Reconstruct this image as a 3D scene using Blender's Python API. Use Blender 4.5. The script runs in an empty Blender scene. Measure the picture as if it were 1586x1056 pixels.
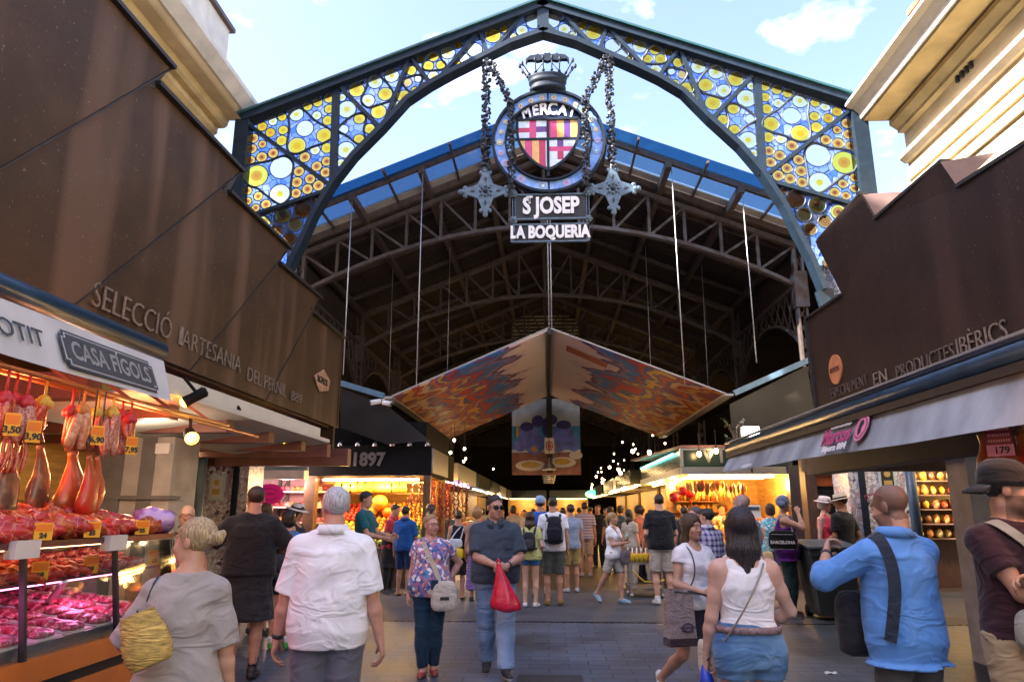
import bpy, math, random
import numpy as np
from mathutils import Vector, Matrix
S = bpy.context.scene
COL = S.collection
rad = math.radians
random.seed(7)
# ---------------------------------------------------------------- camera, sky, sun, exposure
cam_d = bpy.data.cameras.new('camera'); cam = bpy.data.objects.new('camera', cam_d); COL.objects.link(cam)
PITCH = math.atan(262/1100); YAW = math.atan(55/1100*math.cos(PITCH)); FPX = 1100.0
cam_d.sensor_width = 36.0; cam_d.lens = 36*FPX/1586; cam_d.clip_start = .1; cam_d.clip_end = 3000
cam.location = (0, 0, 1.6); cam.rotation_euler = (math.pi/2+PITCH, 0, YAW)
S.camera = cam
SUN_EL, SUN_AZ = rad(42), rad(-116)      # azimuth of the sun measured from +Y towards +X
wd = bpy.data.worlds.new('World'); S.world = wd; wd.use_nodes = True
nt = wd.node_tree; nt.nodes.clear()
wo = nt.nodes.new('ShaderNodeOutputWorld'); wb = nt.nodes.new('ShaderNodeBackground')
sky = nt.nodes.new('ShaderNodeTexSky'); sky.sky_type = 'NISHITA'; sky.sun_disc = False
sky.sun_elevation = SUN_EL; sky.sun_rotation = SUN_AZ
sky.altitude = 0; sky.air_density = 1.0; sky.dust_density = 3.0; sky.ozone_density = 1.6
wtc = nt.nodes.new('ShaderNodeTexCoord'); wmp = nt.nodes.new('ShaderNodeMapping'); wmp.inputs['Scale'].default_value = (2.2, 2.2, 4.2); wmp.inputs['Location'].default_value = (.35, .1, .2)
wn = nt.nodes.new('ShaderNodeTexNoise'); wn.inputs['Scale'].default_value = 2.6; wn.inputs['Detail'].default_value = 7; wn.inputs['Roughness'].default_value = .55
wr = nt.nodes.new('ShaderNodeValToRGB'); wr.color_ramp.elements[0].position = .56; wr.color_ramp.elements[1].position = .90
wr.color_ramp.elements[0].color = (0, 0, 0, 1); wr.color_ramp.elements[1].color = (.6, .6, .6, 1)
wm = nt.nodes.new('ShaderNodeMixRGB'); wm.inputs['Color2'].default_value = (9.5, 9.8, 10.2, 1)
L = nt.links.new
L(wtc.outputs['Generated'], wmp.inputs['Vector']); L(wmp.outputs[0], wn.inputs['Vector']); L(wn.outputs[0], wr.inputs[0])
wt = nt.nodes.new('ShaderNodeVectorMath'); wt.operation = 'MULTIPLY'; wt.inputs[1].default_value = (.93, .86, .95); L(sky.outputs[0], wt.inputs[0])
L(wr.outputs[0], wm.inputs['Fac']); L(wt.outputs[0], wm.inputs['Color1']); L(wm.outputs[0], wb.inputs['Color'])
wb.inputs['Strength'].default_value = .12; L(wb.outputs[0], wo.inputs[0])
sl = bpy.data.lights.new('sun', 'SUN'); sun = bpy.data.objects.new('sun', sl); COL.objects.link(sun)
sl.energy = 5.0; sl.angle = rad(.53); sl.color = (1, .955, .89)
_sd = Vector((math.sin(SUN_AZ)*math.cos(SUN_EL), math.cos(SUN_AZ)*math.cos(SUN_EL), math.sin(SUN_EL)))
sun.rotation_euler = _sd.to_track_quat('Z', 'Y').to_euler()
S.view_settings.view_transform = 'Standard'; S.view_settings.look = 'None'
S.view_settings.exposure = 2.55; S.view_settings.gamma = 1.0
S.render.engine = 'CYCLES'
try:
    S.cycles.use_denoising = True; S.cycles.max_bounces = 7; S.cycles.transparent_max_bounces = 12; S.cycles.sample_clamp_indirect = 6
    S.cycles.caustics_reflective = False; S.cycles.caustics_refractive = False
except Exception: pass
# ---------------------------------------------------------------- helpers
_F = np.array([-math.sin(YAW)*math.cos(PITCH), math.cos(YAW)*math.cos(PITCH), math.sin(PITCH)])
_R = np.array([math.cos(YAW), math.sin(YAW), 0]); _U = np.cross(_R, _F)
def W(px, py, X=None, Y=None, Z=None):
    """where the line of sight through a point of the photograph meets the plane X, Y or Z"""
    d = _F + _R*(px-793)/FPX - _U*(py-528)/FPX
    t = X/d[0] if X is not None else Y/d[1] if Y is not None else (Z-1.6)/d[2]
    return Vector((d[0]*t, d[1]*t, 1.6+d[2]*t))
def tag(o, label=None, cat=None, group=None, kind=None):
    if label: o['label'] = label
    if cat: o['category'] = cat
    if group: o['group'] = group
    if kind: o['kind'] = kind
    return o
def empty(name, loc=(0, 0, 0), rz=0, label=None, cat=None, group=None):
    o = bpy.data.objects.new(name, None); COL.objects.link(o); o.location = loc; o.rotation_euler = (0, 0, rz)
    o.empty_display_size = .1
    return tag(o, label, cat, group)
def kids(o): return [c for c in bpy.data.objects if c.parent == o]
_tree_cache = {}
def copy_tree(o, parent=None, **kw):
    c = o.copy(); COL.objects.link(c)
    if parent: c.parent = parent
    for k in kw:
        if k == 'loc': c.location = kw[k]
        elif k == 'rz': c.rotation_euler = (0, 0, kw[k])
        elif k == 'scale': c.scale = kw[k]
        else: c[k] = kw[k]
    for ch in o.children: copy_tree(ch, c)
    return c
class MB:
    """collects shapes into one mesh"""
    def __init__(s): s.v = []; s.f = []; s.m = []; s.sm = []; s.mi = 0; s.smooth = False
    def add(s, vs, fs):
        n = len(s.v); s.v += [tuple(v) for v in vs]
        for f in fs: s.f.append(tuple(i+n for i in f)); s.m.append(s.mi); s.sm.append(s.smooth)
        return s
    def box(s, c, d, M=None):
        x, y, z = d[0]/2, d[1]/2, d[2]/2
        vs = [Vector((a, b, e)) for e in (-z, z) for (a, b) in ((-x, -y), (x, -y), (x, y), (-x, y))]
        if M: vs = [M @ v for v in vs]
        return s.add([v+Vector(c) for v in vs], [(3, 2, 1, 0), (4, 5, 6, 7), (0, 1, 5, 4), (1, 2, 6, 5), (2, 3, 7, 6), (3, 0, 4, 7)])
    def bb(s, x0, x1, y0, y1, z0, z1): return s.box(((x0+x1)/2, (y0+y1)/2, (z0+z1)/2), (abs(x1-x0), abs(y1-y0), abs(z1-z0)))
    def bar(s, a, b, w, h=None, up=(0, 0, 1)):
        a, b = Vector(a), Vector(b); h = h or w; d = (b-a).normalized(); up = Vector(up)
        if abs(d.dot(up)) > .97: up = Vector((0, 1, 0)) if abs(d.y) < .9 else Vector((1, 0, 0))
        sd = d.cross(up).normalized(); u = sd.cross(d)
        vs = [p+sd*i*w/2+u*j*h/2 for p in (a, b) for (i, j) in ((-1, -1), (1, -1), (1, 1), (-1, 1))]
        return s.add(vs, [(3, 2, 1, 0), (4, 5, 6, 7), (0, 1, 5, 4), (1, 2, 6, 5), (2, 3, 7, 6), (3, 0, 4, 7)])
    def tube(s, pts, r, n=8, cap=True, closed=False):
        pts = [Vector(p) for p in pts]; k = len(pts); rs = r if isinstance(r, (list, tuple)) else [r]*k
        vs = []; fs = []; prev = None
        for i, p in enumerate(pts):
            if closed: d = (pts[(i+1) % k]-pts[i-1])
            else: d = pts[min(i+1, k-1)]-pts[max(i-1, 0)]
            d = d.normalized() if d.length > 1e-9 else Vector((0, 0, 1))
            if prev is None:
                up = Vector((0, 0, 1)) if abs(d.z) < .9 else Vector((1, 0, 0)); prev = d.cross(up).normalized()
            prev = (prev - d*prev.dot(d)).normalized(); u = d.cross(prev)
            for j in range(n):
                a = 2*math.pi*j/n; vs.append(p+prev*math.cos(a)*rs[i]+u*math.sin(a)*rs[i])
        kk = k if closed else k-1
        for i in range(kk):
            i2 = (i+1) % k
            for j in range(n): fs.append((i*n+j, i*n+(j+1) % n, i2*n+(j+1) % n, i2*n+j))
        if cap and not closed: fs.append(tuple(range(n-1, -1, -1))); fs.append(tuple(range((k-1)*n, k*n)))
        return s.add(vs, fs)
    def lathe(s, c, prof, n=16, M=None, sx=1, sy=1):
        c = Vector(c); vs = []; fs = []; k = len(prof)
        for (r, z) in prof:
            for j in range(n):
                a = 2*math.pi*j/n; v = Vector((r*math.cos(a)*sx, r*math.sin(a)*sy, z))
                vs.append((M @ v if M else v)+c)
        for i in range(k-1):
            for j in range(n): fs.append((i*n+j, i*n+(j+1) % n, (i+1)*n+(j+1) % n, (i+1)*n+j))
        fs.append(tuple(range(n-1, -1, -1))); fs.append(tuple(range((k-1)*n, k*n)))
        return s.add(vs, fs)
    def sphere(s, c, r, n=10, k=6, sc=(1, 1, 1), M=None):
        prof = [(max(r*math.sin(math.pi*i/k), r*.02), -r*math.cos(math.pi*i/k)) for i in range(k+1)]
        c = Vector(c); m0 = len(s.v); s.lathe((0, 0, 0), prof, n)
        for i in range(m0, len(s.v)):
            v = Vector(s.v[i]); v = Vector((v.x*sc[0], v.y*sc[1], v.z*sc[2])); v = M @ v if M else v
            s.v[i] = tuple(v+c)
        return s
    def prism(s, poly, off):
        """polygon (3-D points) extruded by the vector off"""
        n = len(poly); off = Vector(off); a = [Vector(p) for p in poly]; b = [p+off for p in a]
        nrm = Vector((0, 0, 0))
        for i in range(n): nrm += a[i].cross(a[(i+1) % n])
        if nrm.dot(off) > 0: a, b = b, a
        fs = [tuple(range(n)), tuple(range(2*n-1, n-1, -1))]
        for i in range(n): fs.append((i, n+i, n+(i+1) % n, (i+1) % n))
        return s.add(a+b, [f[::-1] if False else f for f in fs])
    def grid(s, fn, nu, nv):
        vs = [fn(i/nu, j/nv) for j in range(nv+1) for i in range(nu+1)]
        fs = [(j*(nu+1)+i, j*(nu+1)+i+1, (j+1)*(nu+1)+i+1, (j+1)*(nu+1)+i) for j in range(nv) for i in range(nu)]
        return s.add(vs, fs)
    def build(s, name, mats, parent=None, world=True, label=None, cat=None, group=None, kind=None, bevel=0):
        me = bpy.data.meshes.new(name)
        off = Vector((0, 0, 0))
        if parent and world:
            p = parent
            while p: off += Vector(p.location); p = p.parent
        me.from_pydata([(v[0]-off.x, v[1]-off.y, v[2]-off.z) for v in s.v], [], s.f)
        for m in (mats if isinstance(mats, (list, tuple)) else [mats]): me.materials.append(m)
        me.polygons.foreach_set('material_index', s.m); me.polygons.foreach_set('use_smooth', s.sm)
        me.update()
        o = bpy.data.objects.new(name, me); COL.objects.link(o)
        if parent: o.parent = parent
        if bevel:
            b = o.modifiers.new('bevel', 'BEVEL'); b.width = bevel; b.segments = 2; b.limit_method = 'ANGLE'; b.angle_limit = rad(40)
        return tag(o, label, cat, group, kind)
def thing(mb, name, mats, label, cat, group=None, loc=None, bevel=0):
    """a thing that is one mesh; its origin goes to loc"""
    if loc is not None:
        l = Vector(loc); mb.v = [(v[0]-l.x, v[1]-l.y, v[2]-l.z) for v in mb.v]
    o = mb.build(name, mats, label=label, cat=cat, group=group, bevel=bevel)
    if loc is not None: o.location = loc
    return o
# ---------------------------------------------------------------- materials
def mat(name, col, rough=.6, metal=0., var=.15, scale=6., bump=.0, bscale=None, spec=.5, emit=None, estr=0, coat=0, stretch=(1, 1, 1), trans=0, col2=None, attr=False, sheen=0, rand=0):
    m = bpy.data.materials.new(name); m.use_nodes = True; n = m.node_tree.nodes; l = m.node_tree.links.new
    b = n['Principled BSDF']; b.inputs['Roughness'].default_value = rough; b.inputs['Metallic'].default_value = metal
    b.inputs['Specular IOR Level'].default_value = spec; b.inputs['Coat Weight'].default_value = coat
    if sheen: b.inputs['Sheen Weight'].default_value = sheen
    if trans: b.inputs['Transmission Weight'].default_value = trans
    tc = n.new('ShaderNodeTexCoord'); mp = n.new('ShaderNodeMapping'); mp.inputs['Scale'].default_value = stretch
    l(tc.outputs['Object'], mp.inputs['Vector'])
    c4 = tuple(col)+(1,)
    if attr:
        at = n.new('ShaderNodeVertexColor'); at.layer_name = 'Col'
    if var > 0 or attr:
        no = n.new('ShaderNodeTexNoise'); no.inputs['Scale'].default_value = scale; no.inputs['Detail'].default_value = 5
        l(mp.outputs[0], no.inputs['Vector'])
        if col2 is not None:
            rp = n.new('ShaderNodeValToRGB'); rp.color_ramp.elements[0].position = .35; rp.color_ramp.elements[1].position = .65
            rp.color_ramp.elements[0].color = c4; rp.color_ramp.elements[1].color = tuple(col2)+(1,)
            l(no.outputs[0], rp.inputs[0]); l(rp.outputs[0], b.inputs['Base Color'])
        else:
            mr = n.new('ShaderNodeMapRange'); mr.inputs['From Min'].default_value = .3; mr.inputs['From Max'].default_value = .7
            mr.inputs['To Min'].default_value = 1-var; mr.inputs['To Max'].default_value = 1+var
            l(no.outputs[0], mr.inputs[0])
            mx = n.new('ShaderNodeVectorMath'); mx.operation = 'SCALE'
            if attr: l(at.outputs[0], mx.inputs[0])
            else: mx.inputs[0].default_value = col
            l(mr.outputs[0], mx.inputs['Scale']); l(mx.outputs[0], b.inputs['Base Color'])
            if rand:
                oi = n.new('ShaderNodeObjectInfo'); m2 = n.new('ShaderNodeMapRange'); m2.inputs['To Min'].default_value = 1-rand; m2.inputs['To Max'].default_value = 1+rand*.6; l(oi.outputs['Random'], m2.inputs[0]); m3 = n.new('ShaderNodeMath'); m3.operation = 'MULTIPLY'; l(mr.outputs[0], m3.inputs[0]); l(m2.outputs[0], m3.inputs[1]); l(m3.outputs[0], mx.inputs['Scale'])
    else: b.inputs['Base Color'].default_value = c4
    if bump:
        bn = n.new('ShaderNodeTexNoise'); bn.inputs['Scale'].default_value = bscale or scale*4; bn.inputs['Detail'].default_value = 4
        l(mp.outputs[0], bn.inputs['Vector'])
        bp = n.new('ShaderNodeBump'); bp.inputs['Strength'].default_value = bump; bp.inputs['Distance'].default_value = .02
        l(bn.outputs[0], bp.inputs['Height']); l(bp.outputs[0], b.inputs['Normal'])
    if emit: b.inputs['Emission Color'].default_value = tuple(emit)+(1,); b.inputs['Emission Strength'].default_value = estr
    return m
def text_mb(txt, size, M, depth=.01, spacing=1.0, sx=1.0, bold=0.0, align='CENTER', mb=None, shear=0):
    """lettering as mesh: local x to the right, local y up, local z out of the sign; M places it"""
    cu = bpy.data.curves.new('lettering', 'FONT'); cu.body = txt; cu.size = size; cu.extrude = depth; cu.offset = bold; cu.shear = shear
    cu.align_x = align; cu.align_y = 'CENTER'; cu.space_character = spacing; cu.resolution_u = 3
    o = bpy.data.objects.new('lettering', cu); COL.objects.link(o)
    dg = bpy.context.evaluated_depsgraph_get(); me = bpy.data.meshes.new_from_object(o.evaluated_get(dg))
    mb = mb or MB()
    mb.add([M @ Vector((v.co.x*sx, v.co.y, v.co.z)) for v in me.vertices], [tuple(p.vertices) for p in me.polygons])
    bpy.data.objects.remove(o); bpy.data.curves.remove(cu); bpy.data.meshes.remove(me)
    return mb
def frame_M(origin, xdir, ydir):
    x = Vector(xdir).normalized(); z = x.cross(Vector(ydir)).normalized(); y = z.cross(x)
    return Matrix(((x.x, y.x, z.x, origin[0]), (x.y, y.y, z.y, origin[1]), (x.z, y.z, z.z, origin[2]), (0, 0, 0, 1)))
# ---------------------------------------------------------------- the setting: ground, buildings, hall, arch
def brick_mat(name, c1, c2, mortar, scale, bw=.5, rh=.25, rough=.6, bump=.4, ms=.015, rot=0, spec=.5, var=.5, gum=False):
    m = mat(name, c1, rough=rough, var=.2, scale=2.5, spec=spec); n = m.node_tree.nodes; l = m.node_tree.links.new; b = n['Principled BSDF']
    mp = n['Mapping']; mp.inputs['Rotation'].default_value = (0, 0, rot)
    br = n.new('ShaderNodeTexBrick'); br.inputs['Scale'].default_value = scale; br.inputs['Brick Width'].default_value = bw; br.inputs['Row Height'].default_value = rh; br.inputs['Mortar Size'].default_value = ms
    br.inputs['Color1'].default_value = tuple(c1)+(1,); br.inputs['Color2'].default_value = tuple(c2)+(1,); br.inputs['Mortar'].default_value = tuple(mortar)+(1,); br.inputs['Bias'].default_value = 0
    l(mp.outputs[0], br.inputs['Vector'])
    no = n.new('ShaderNodeTexNoise'); no.inputs['Scale'].default_value = .9; no.inputs['Detail'].default_value = 8; no.inputs['Roughness'].default_value = .65; l(n['Texture Coordinate'].outputs['Object'], no.inputs['Vector'])
    mr = n.new('ShaderNodeMapRange'); mr.inputs['From Min'].default_value = .3; mr.inputs['From Max'].default_value = .7; mr.inputs['To Min'].default_value = 1-var; mr.inputs['To Max'].default_value = 1+var; l(no.outputs[0], mr.inputs[0])
    sc = n.new('ShaderNodeVectorMath'); sc.operation = 'SCALE'; l(br.outputs['Color'], sc.inputs[0]); l(mr.outputs[0], sc.inputs['Scale']); l(sc.outputs[0], b.inputs['Base Color'])
    if gum:
        gv = n.new('ShaderNodeTexVoronoi'); gv.inputs['Scale'].default_value = 2.3; l(n['Texture Coordinate'].outputs['Object'], gv.inputs['Vector']); gm = n.new('ShaderNodeMath'); gm.operation = 'LESS_THAN'; gm.inputs[1].default_value = .05; l(gv.outputs['Distance'], gm.inputs[0]); gx_ = n.new('ShaderNodeMixRGB'); gx_.inputs[2].default_value = (.15, .155, .165, 1); l(gm.outputs[0], gx_.inputs[0]); l(sc.outputs[0], gx_.inputs[1]); l(gx_.outputs[0], b.inputs['Base Color'])
    bp = n.new('ShaderNodeBump'); bp.inputs['Strength'].default_value = bump; bp.inputs['Distance'].default_value = .01; bp.invert = True; l(br.outputs['Fac'], bp.inputs['Height']); l(bp.outputs[0], b.inputs['Normal'])
    rr = n.new('ShaderNodeMapRange'); rr.inputs['To Min'].default_value = rough-.18; rr.inputs['To Max'].default_value = rough+.15; l(no.outputs[0], rr.inputs[0]); l(rr.outputs[0], b.inputs['Roughness'])
    return m
PAVE = brick_mat('paving_stone', (.056, .077, .108), (.076, .097, .128), (.026, .033, .042), 1.0, .42, .21, rough=.5, ms=.008, bump=.5, var=.6, gum=True)
SMOOTHP = mat('smooth_paving', (.052, .062, .076), rough=.6, var=.35, scale=1.6, bump=.15, bscale=60)
FLOORM = mat('market_floor', (.06, .045, .034), rough=.5, var=.3, scale=2, bump=.1, bscale=40)
def sheet(x0, x1, y0, y1, z, name, m):
    mb = MB(); mb.add([(x0, y0, z), (x1, y0, z), (x1, y1, z), (x0, y1, z)], [(0, 1, 2, 3)]); return mb.build(name, m, kind='structure')
sheet(-900, 900, -900, 900, -.02, 'ground', mat('dusty_ground', (.22, .20, .18), rough=.9, var=.2, scale=.3))
sheet(-9, 9, -8, 11.10, 0, 'pavement', PAVE)
sheet(-9, 9, 11.22, 15.4, 0, 'entrance_floor', SMOOTHP)
sheet(-17, 17, 15.4, 76, -.002, 'market_floor', FLOORM)
mb = MB(); mb.bb(-8, 8, 11.10, 11.22, -.03, -.008)
for i in range(160): mb.bb(-8+i*.1, -8+i*.1+.06, 11.12, 11.20, -.008, .001)
thing(mb, 'drain_grate', mat('drain_iron', (.03, .03, .032), rough=.5, metal=.6), 'narrow iron drain channel running across the dark paving', 'drain')
mb = MB(); c = W(852, 1052, Z=0); mb.bb(c.x-.32, c.x+.32, c.y-.12, c.y+.2, -.01, .004)
thing(mb, 'manhole_cover', mat('cover_iron', (.045, .05, .055), rough=.55, metal=.3, var=.3, scale=30), 'dark rectangular access cover set in the paving at the bottom edge', 'manhole cover')
rub = mat('paper_scrap', (.6, .6, .58), rough=.8)
for (px, py, lb) in ((1287, 1043, 'small white scrap of litter alone on the dark paving near the right man in blue'), (1518, 966, 'small white scrap of litter beside the man in the brown cap')):
    c = W(px, py, Z=0); mb = MB(); mb.grid(lambda u, v: (c.x+(u-.5)*.13, c.y+(v-.5)*.09, .006+.012*math.sin(u*5+v*3)**2), 5, 4); thing(mb, 'paper_scrap', rub, lb, 'litter')
# the street behind the camera, sunlit, and the houses on its far side
CREAM = mat('cream_render', (.58, .47, .30), rough=.85, var=.22, scale=1.6, bump=.25, bscale=40)
CREAM2 = mat('ochre_render', (.52, .40, .20), rough=.85, var=.24, scale=1.8, bump=.25, bscale=40)
WHITEST = mat('pale_stone', (.62, .57, .48), rough=.8, var=.14, scale=3, bump=.15, bscale=30)
ROOFT = mat('roof_tile', (.30, .12, .06), rough=.8, var=.25, scale=9)
DGLASS = mat('window_glass', (.03, .04, .05), rough=.08, var=.0)
sheet(-60, 60, -40, -8, -.012, 'boulevard', mat('boulevard_paving', (.36, .37, .39), rough=.8, var=.15, scale=.8))
def facade(x0, x1, y0, y1, z1, m, lab, face_y):
    r = empty('town_house', ((x0+x1)/2, (y0+y1)/2, 0), 0, lab, 'building'); mb = MB(); mb.bb(x0, x1, y0, y1, 0, z1); mb.build('wall', m, r)
    k = 0; x = x0+1.4
    while x < x1-1.2:
        z = 4.5
        while z < z1-2: mb = MB(); mb.bb(x, x+1.1, face_y-.03, face_y+.03, z, z+2.1); mb.build('window', DGLASS, r); z += 3.5
        x += 2.9
    mb = MB(); mb.bb(x0-.2, x1+.2, y0-.2, y1+.5, z1, z1+.4); mb.build('roof', ROOFT, r); return r
facade(-34, -12, -50, -40, 17, CREAM, 'cream town house across the boulevard, behind the camera on the left', -40)
facade(-12, 6, -50, -40, 19, WHITEST, 'pale stone town house across the boulevard, directly behind the camera', -40)
facade(6, 30, -50, -40, 16, CREAM2, 'ochre town house across the boulevard, behind the camera on the right', -40)
from mathutils.geometry import delaunay_2d_cdt
# ---- the two old houses beside the entrance
def profile_px(pts, Y): return [(W(px, py, Y=Y).x, W(px, py, Y=Y).z) for (px, py) in pts]
def extr(prof, y0, y1, name, m, parent, mb=None):
    mb = mb or MB(); mb.prism([(p[0], y1, p[1]) for p in prof], (0, y0-y1, 0)); return mb.build(name, m, parent)
YR = 12.9
rb = empty('stone_house', (9, 4, 0), 0, 'sunlit cream house with deep moulded cornice above the right market stall', 'building')
mb = MB(); mb.bb(7.02, 14, -7.5, YR-.02, 0, 8.9); mb.build('wall', CREAM, rb)
q = profile_px([(1309, 166), (1318, 170), (1329, 179), (1336, 189), (1374, 190), (1374, 195), (1388, 198), (1400, 200)], YR)
extr([(7.3, q[0][1]+.25), (q[0][0], q[0][1]+.06), q[0], q[1], q[2], (q[2][0]+.02, q[2][1]-.1), (7.3, q[2][1]-.1)], -8, YR, 'cornice_top', WHITEST, rb)
extr([(7.3, q[2][1]-.1), (q[3][0], q[2][1]-.1), (q[3][0], q[3][1]), (q[4][0], q[3][1]), (7.3, q[3][1])], -7.95, YR-.01, 'cornice_shelf', CREAM2, rb)
extr([(7.3, q[4][1]), (q[4][0]+.02, q[4][1]), (q[4][0]+.02, q[5][1]-.02), (q[6][0], q[6][1]-.08), (q[6][0], q[6][1]-.14), (7.3, q[6][1]-.14)], -7.9, YR-.03, 'cornice_moulding', CREAM2, rb)
lz = W(1403, 250, Y=YR).z
extr([(7.3, lz+.1), (6.86, lz+.1), (6.86, lz+.02), (6.95, lz-.06), (7.3, lz-.06)], -7.9, YR-.02, 'string_course', WHITEST, rb)
for i in range(3): extr([(7.3, lz-.26-.24*i), (6.97, lz-.26-.24*i), (6.97, lz-.42-.24*i), (7.3, lz-.42-.24*i)], -7.8, YR-.04, 'stone_band', CREAM, rb)
mb = MB(); mb.bb(7.6, 10, 12.0, 12.85, 9.3, 11.4); mb.build('parapet', WHITEST, rb)
mb = MB(); mb.bb(7.45, 10.1, 11.9, 12.95, 11.4, 11.52); mb.build('parapet_cap', ROOFT, rb)
mb = MB()
for i in range(7):
    y = 10.9-i*.55; mb.smooth = True; mb.lathe((7.5, y, 9.3), [(.14, 0), (.14, .1), (.07, .2), (.12, .7), (.13, 1.0), (.07, 1.45), (.13, 1.6), (.13, 1.7)], 10)
mb.smooth = False; mb.bb(7.3, 7.7, 6.8, 11.9, 11.0, 11.2); mb.build('balustrade', mat('terracotta', (.45, .20, .09), rough=.8, var=.2), rb)
vc = W(1492, 100, X=7); mb = MB()
for i in range(4): mb.bb(6.97, 7.03, vc.y-.22+i*.13, vc.y-.16+i*.13, vc.z-.2, vc.z+.2)
mb.build('vent_slits', mat('dark_slit', (.02, .02, .02)), rb)
ac = W(1600, 225, X=7); mb = MB(); mb.tube([(6.97, ac.y-.9*math.cos(a), ac.z-.9+.9*math.sin(a)*1.1) for a in [i*math.pi/14 for i in range(15)]], .08, 6); mb.build('arch_moulding', CREAM2, rb)
YL = 13.2
lb_ = empty('stone_house', (-9, 4, 0), 0, 'cream house with striped moulded cornice rising behind the left brown stall front', 'building')
mb = MB(); mb.bb(-14, -7.02, -7.5, YL-.02, 0, 9.6); mb.build('wall', CREAM, lb_)
mb = MB(); mb.bb(-16, -10.2, -24, YL-.1, 9.6, 19.5); mb.build('unseen_shade_attic', CREAM, lb_)  # tall block hidden behind the cornice, added to keep the street in shade
mb = MB(); mb.bb(-16, -7.02, -24, -7.5, 0, 12.5); mb.build('corner_wing', CREAM, lb_)
q = profile_px([(400, 168), (399, 174), (390, 178), (378, 186), (353, 197), (330, 205)], YL)
extr([(-7.3, q[0][1]+.3), (q[0][0], q[0][1]+.1), q[0], q[2], (q[2][0]-.05, q[2][1]-.06), (-7.3, q[2][1]-.06)], -8, YL, 'cornice_top', WHITEST, lb_)
extr([(-7.3, q[2][1]-.06), (q[2][0]-.1, q[2][1]-.06), (q[3][0], q[3][1]), (q[3][0]-.04, q[3][1]-.02), (-7.3, q[3][1]-.02)], -7.95, YL-.01, 'cornice_shelf', CREAM, lb_)
extr([(-7.3, q[3][1]-.02), (q[3][0]-.3, q[3][1]-.02), (q[3][0]-.32, q[3][1]-.12), (q[4][0], q[4][1]), (q[4][0]-.06, q[4][1]-.05), (-7.3, q[4][1]-.05)], -7.9, YL-.03, 'cornice_moulding', CREAM2, lb_)
extr([(-7.3, q[4][1]-.05), (q[5][0]+.12, q[4][1]-.05), (q[5][0]+.12, q[5][1]-.05), (q[5][0]+.03, q[5][1]-.12), (-7.3, q[5][1]-.12)], -7.9, YL-.04, 'string_course', CREAM2, lb_)
mb = MB(); a = W(352, 80, X=-7.2); b = W(355, 48, X=-7.2); mb.bb(-8.6, -7.2, 11.4, a.y, 9.9, b.z); mb.build('parapet', WHITEST, lb_)
mb = MB(); mb.bb(-8.7, -7.1, 11.3, a.y+.1, b.z, b.z+.1); mb.build('parapet_cap', mat('dark_coping', (.10, .07, .06)), lb_)
# ---------------------------------------------------------------- market hall
STEEL = mat('painted_steel', (.105, .078, .07), rough=.55, var=.3, scale=8, bump=.1)
DARKW = mat('dark_boarding', (.045, .032, .026), rough=.85, var=.35, scale=5)
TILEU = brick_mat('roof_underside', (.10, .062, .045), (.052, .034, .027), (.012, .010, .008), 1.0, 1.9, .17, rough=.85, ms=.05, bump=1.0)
BLUEG = None
def glass_mat(name, col, transl=.3, gloss=.08, voro=None, diff=0):
    m = bpy.data.materials.new(name); m.use_nodes = True; n = m.node_tree.nodes; l = m.node_tree.links.new; n.clear()
    o = n.new('ShaderNodeOutputMaterial'); tr = n.new('ShaderNodeBsdfTransparent'); tl = n.new('ShaderNodeBsdfTranslucent'); gl = n.new('ShaderNodeBsdfGlossy'); gl.inputs['Roughness'].default_value = .15
    m1 = n.new('ShaderNodeMixShader'); m1.inputs[0].default_value = transl; m2 = n.new('ShaderNodeMixShader'); m2.inputs[0].default_value = gloss
    l(tr.outputs[0], m1.inputs[1]); l(tl.outputs[0], m1.inputs[2]); l(m1.outputs[0], m2.inputs[1]); l(gl.outputs[0], m2.inputs[2]); l(m2.outputs[0], o.inputs[0])
    if diff: df = n.new('ShaderNodeBsdfDiffuse'); m3 = n.new('ShaderNodeMixShader'); m3.inputs[0].default_value = diff; l(m2.outputs[0], m3.inputs[1]); l(df.outputs[0], m3.inputs[2]); l(m3.outputs[0], o.inputs[0])
    if voro:
        tc = n.new('ShaderNodeTexCoord'); v = n.new('ShaderNodeTexVoronoi'); v.inputs['Scale'].default_value = voro; l(tc.outputs['Object'], v.inputs['Vector'])
        v2 = n.new('ShaderNodeTexVoronoi'); v2.feature = 'DISTANCE_TO_EDGE'; v2.inputs['Scale'].default_value = voro; l(tc.outputs['Object'], v2.inputs['Vector'])
        sp = n.new('ShaderNodeSeparateColor'); l(v.outputs['Color'], sp.inputs[0])
        rp = n.new('ShaderNodeValToRGB'); rp.color_ramp.interpolation = 'CONSTANT'; cr = rp.color_ramp
        st = [(0, (.28, .44, .95)), (.3, (.48, .60, 1.)), (.55, (.36, .50, .98)), (.75, (.62, .70, 1.)), (.9, (.14, .30, .92))]
        while len(cr.elements) < len(st): cr.elements.new(.5)
        for e, (p, c) in zip(cr.elements, st): e.position = p; e.color = c+(1,)
        l(sp.outputs[0], rp.inputs[0])
        ed = n.new('ShaderNodeMath'); ed.operation = 'GREATER_THAN'; ed.inputs[1].default_value = .035; l(v2.outputs['Distance'], ed.inputs[0])
        mx = n.new('ShaderNodeMixRGB'); mx.inputs[1].default_value = (.05, .08, .22, 1); l(ed.outputs[0], mx.inputs[0]); l(rp.outputs[0], mx.inputs[2])
        l(mx.outputs[0], tr.inputs[0]); l(mx.outputs[0], tl.inputs[0]); l(mx.outputs[0], df.inputs[0])
    else: tr.inputs[0].default_value = tuple(col)+(1,); tl.inputs[0].default_value = tuple(col)+(1,)
    return m
BLUER = glass_mat('blue_roof_glass', (.018, .075, .165), .15, .03)
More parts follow.
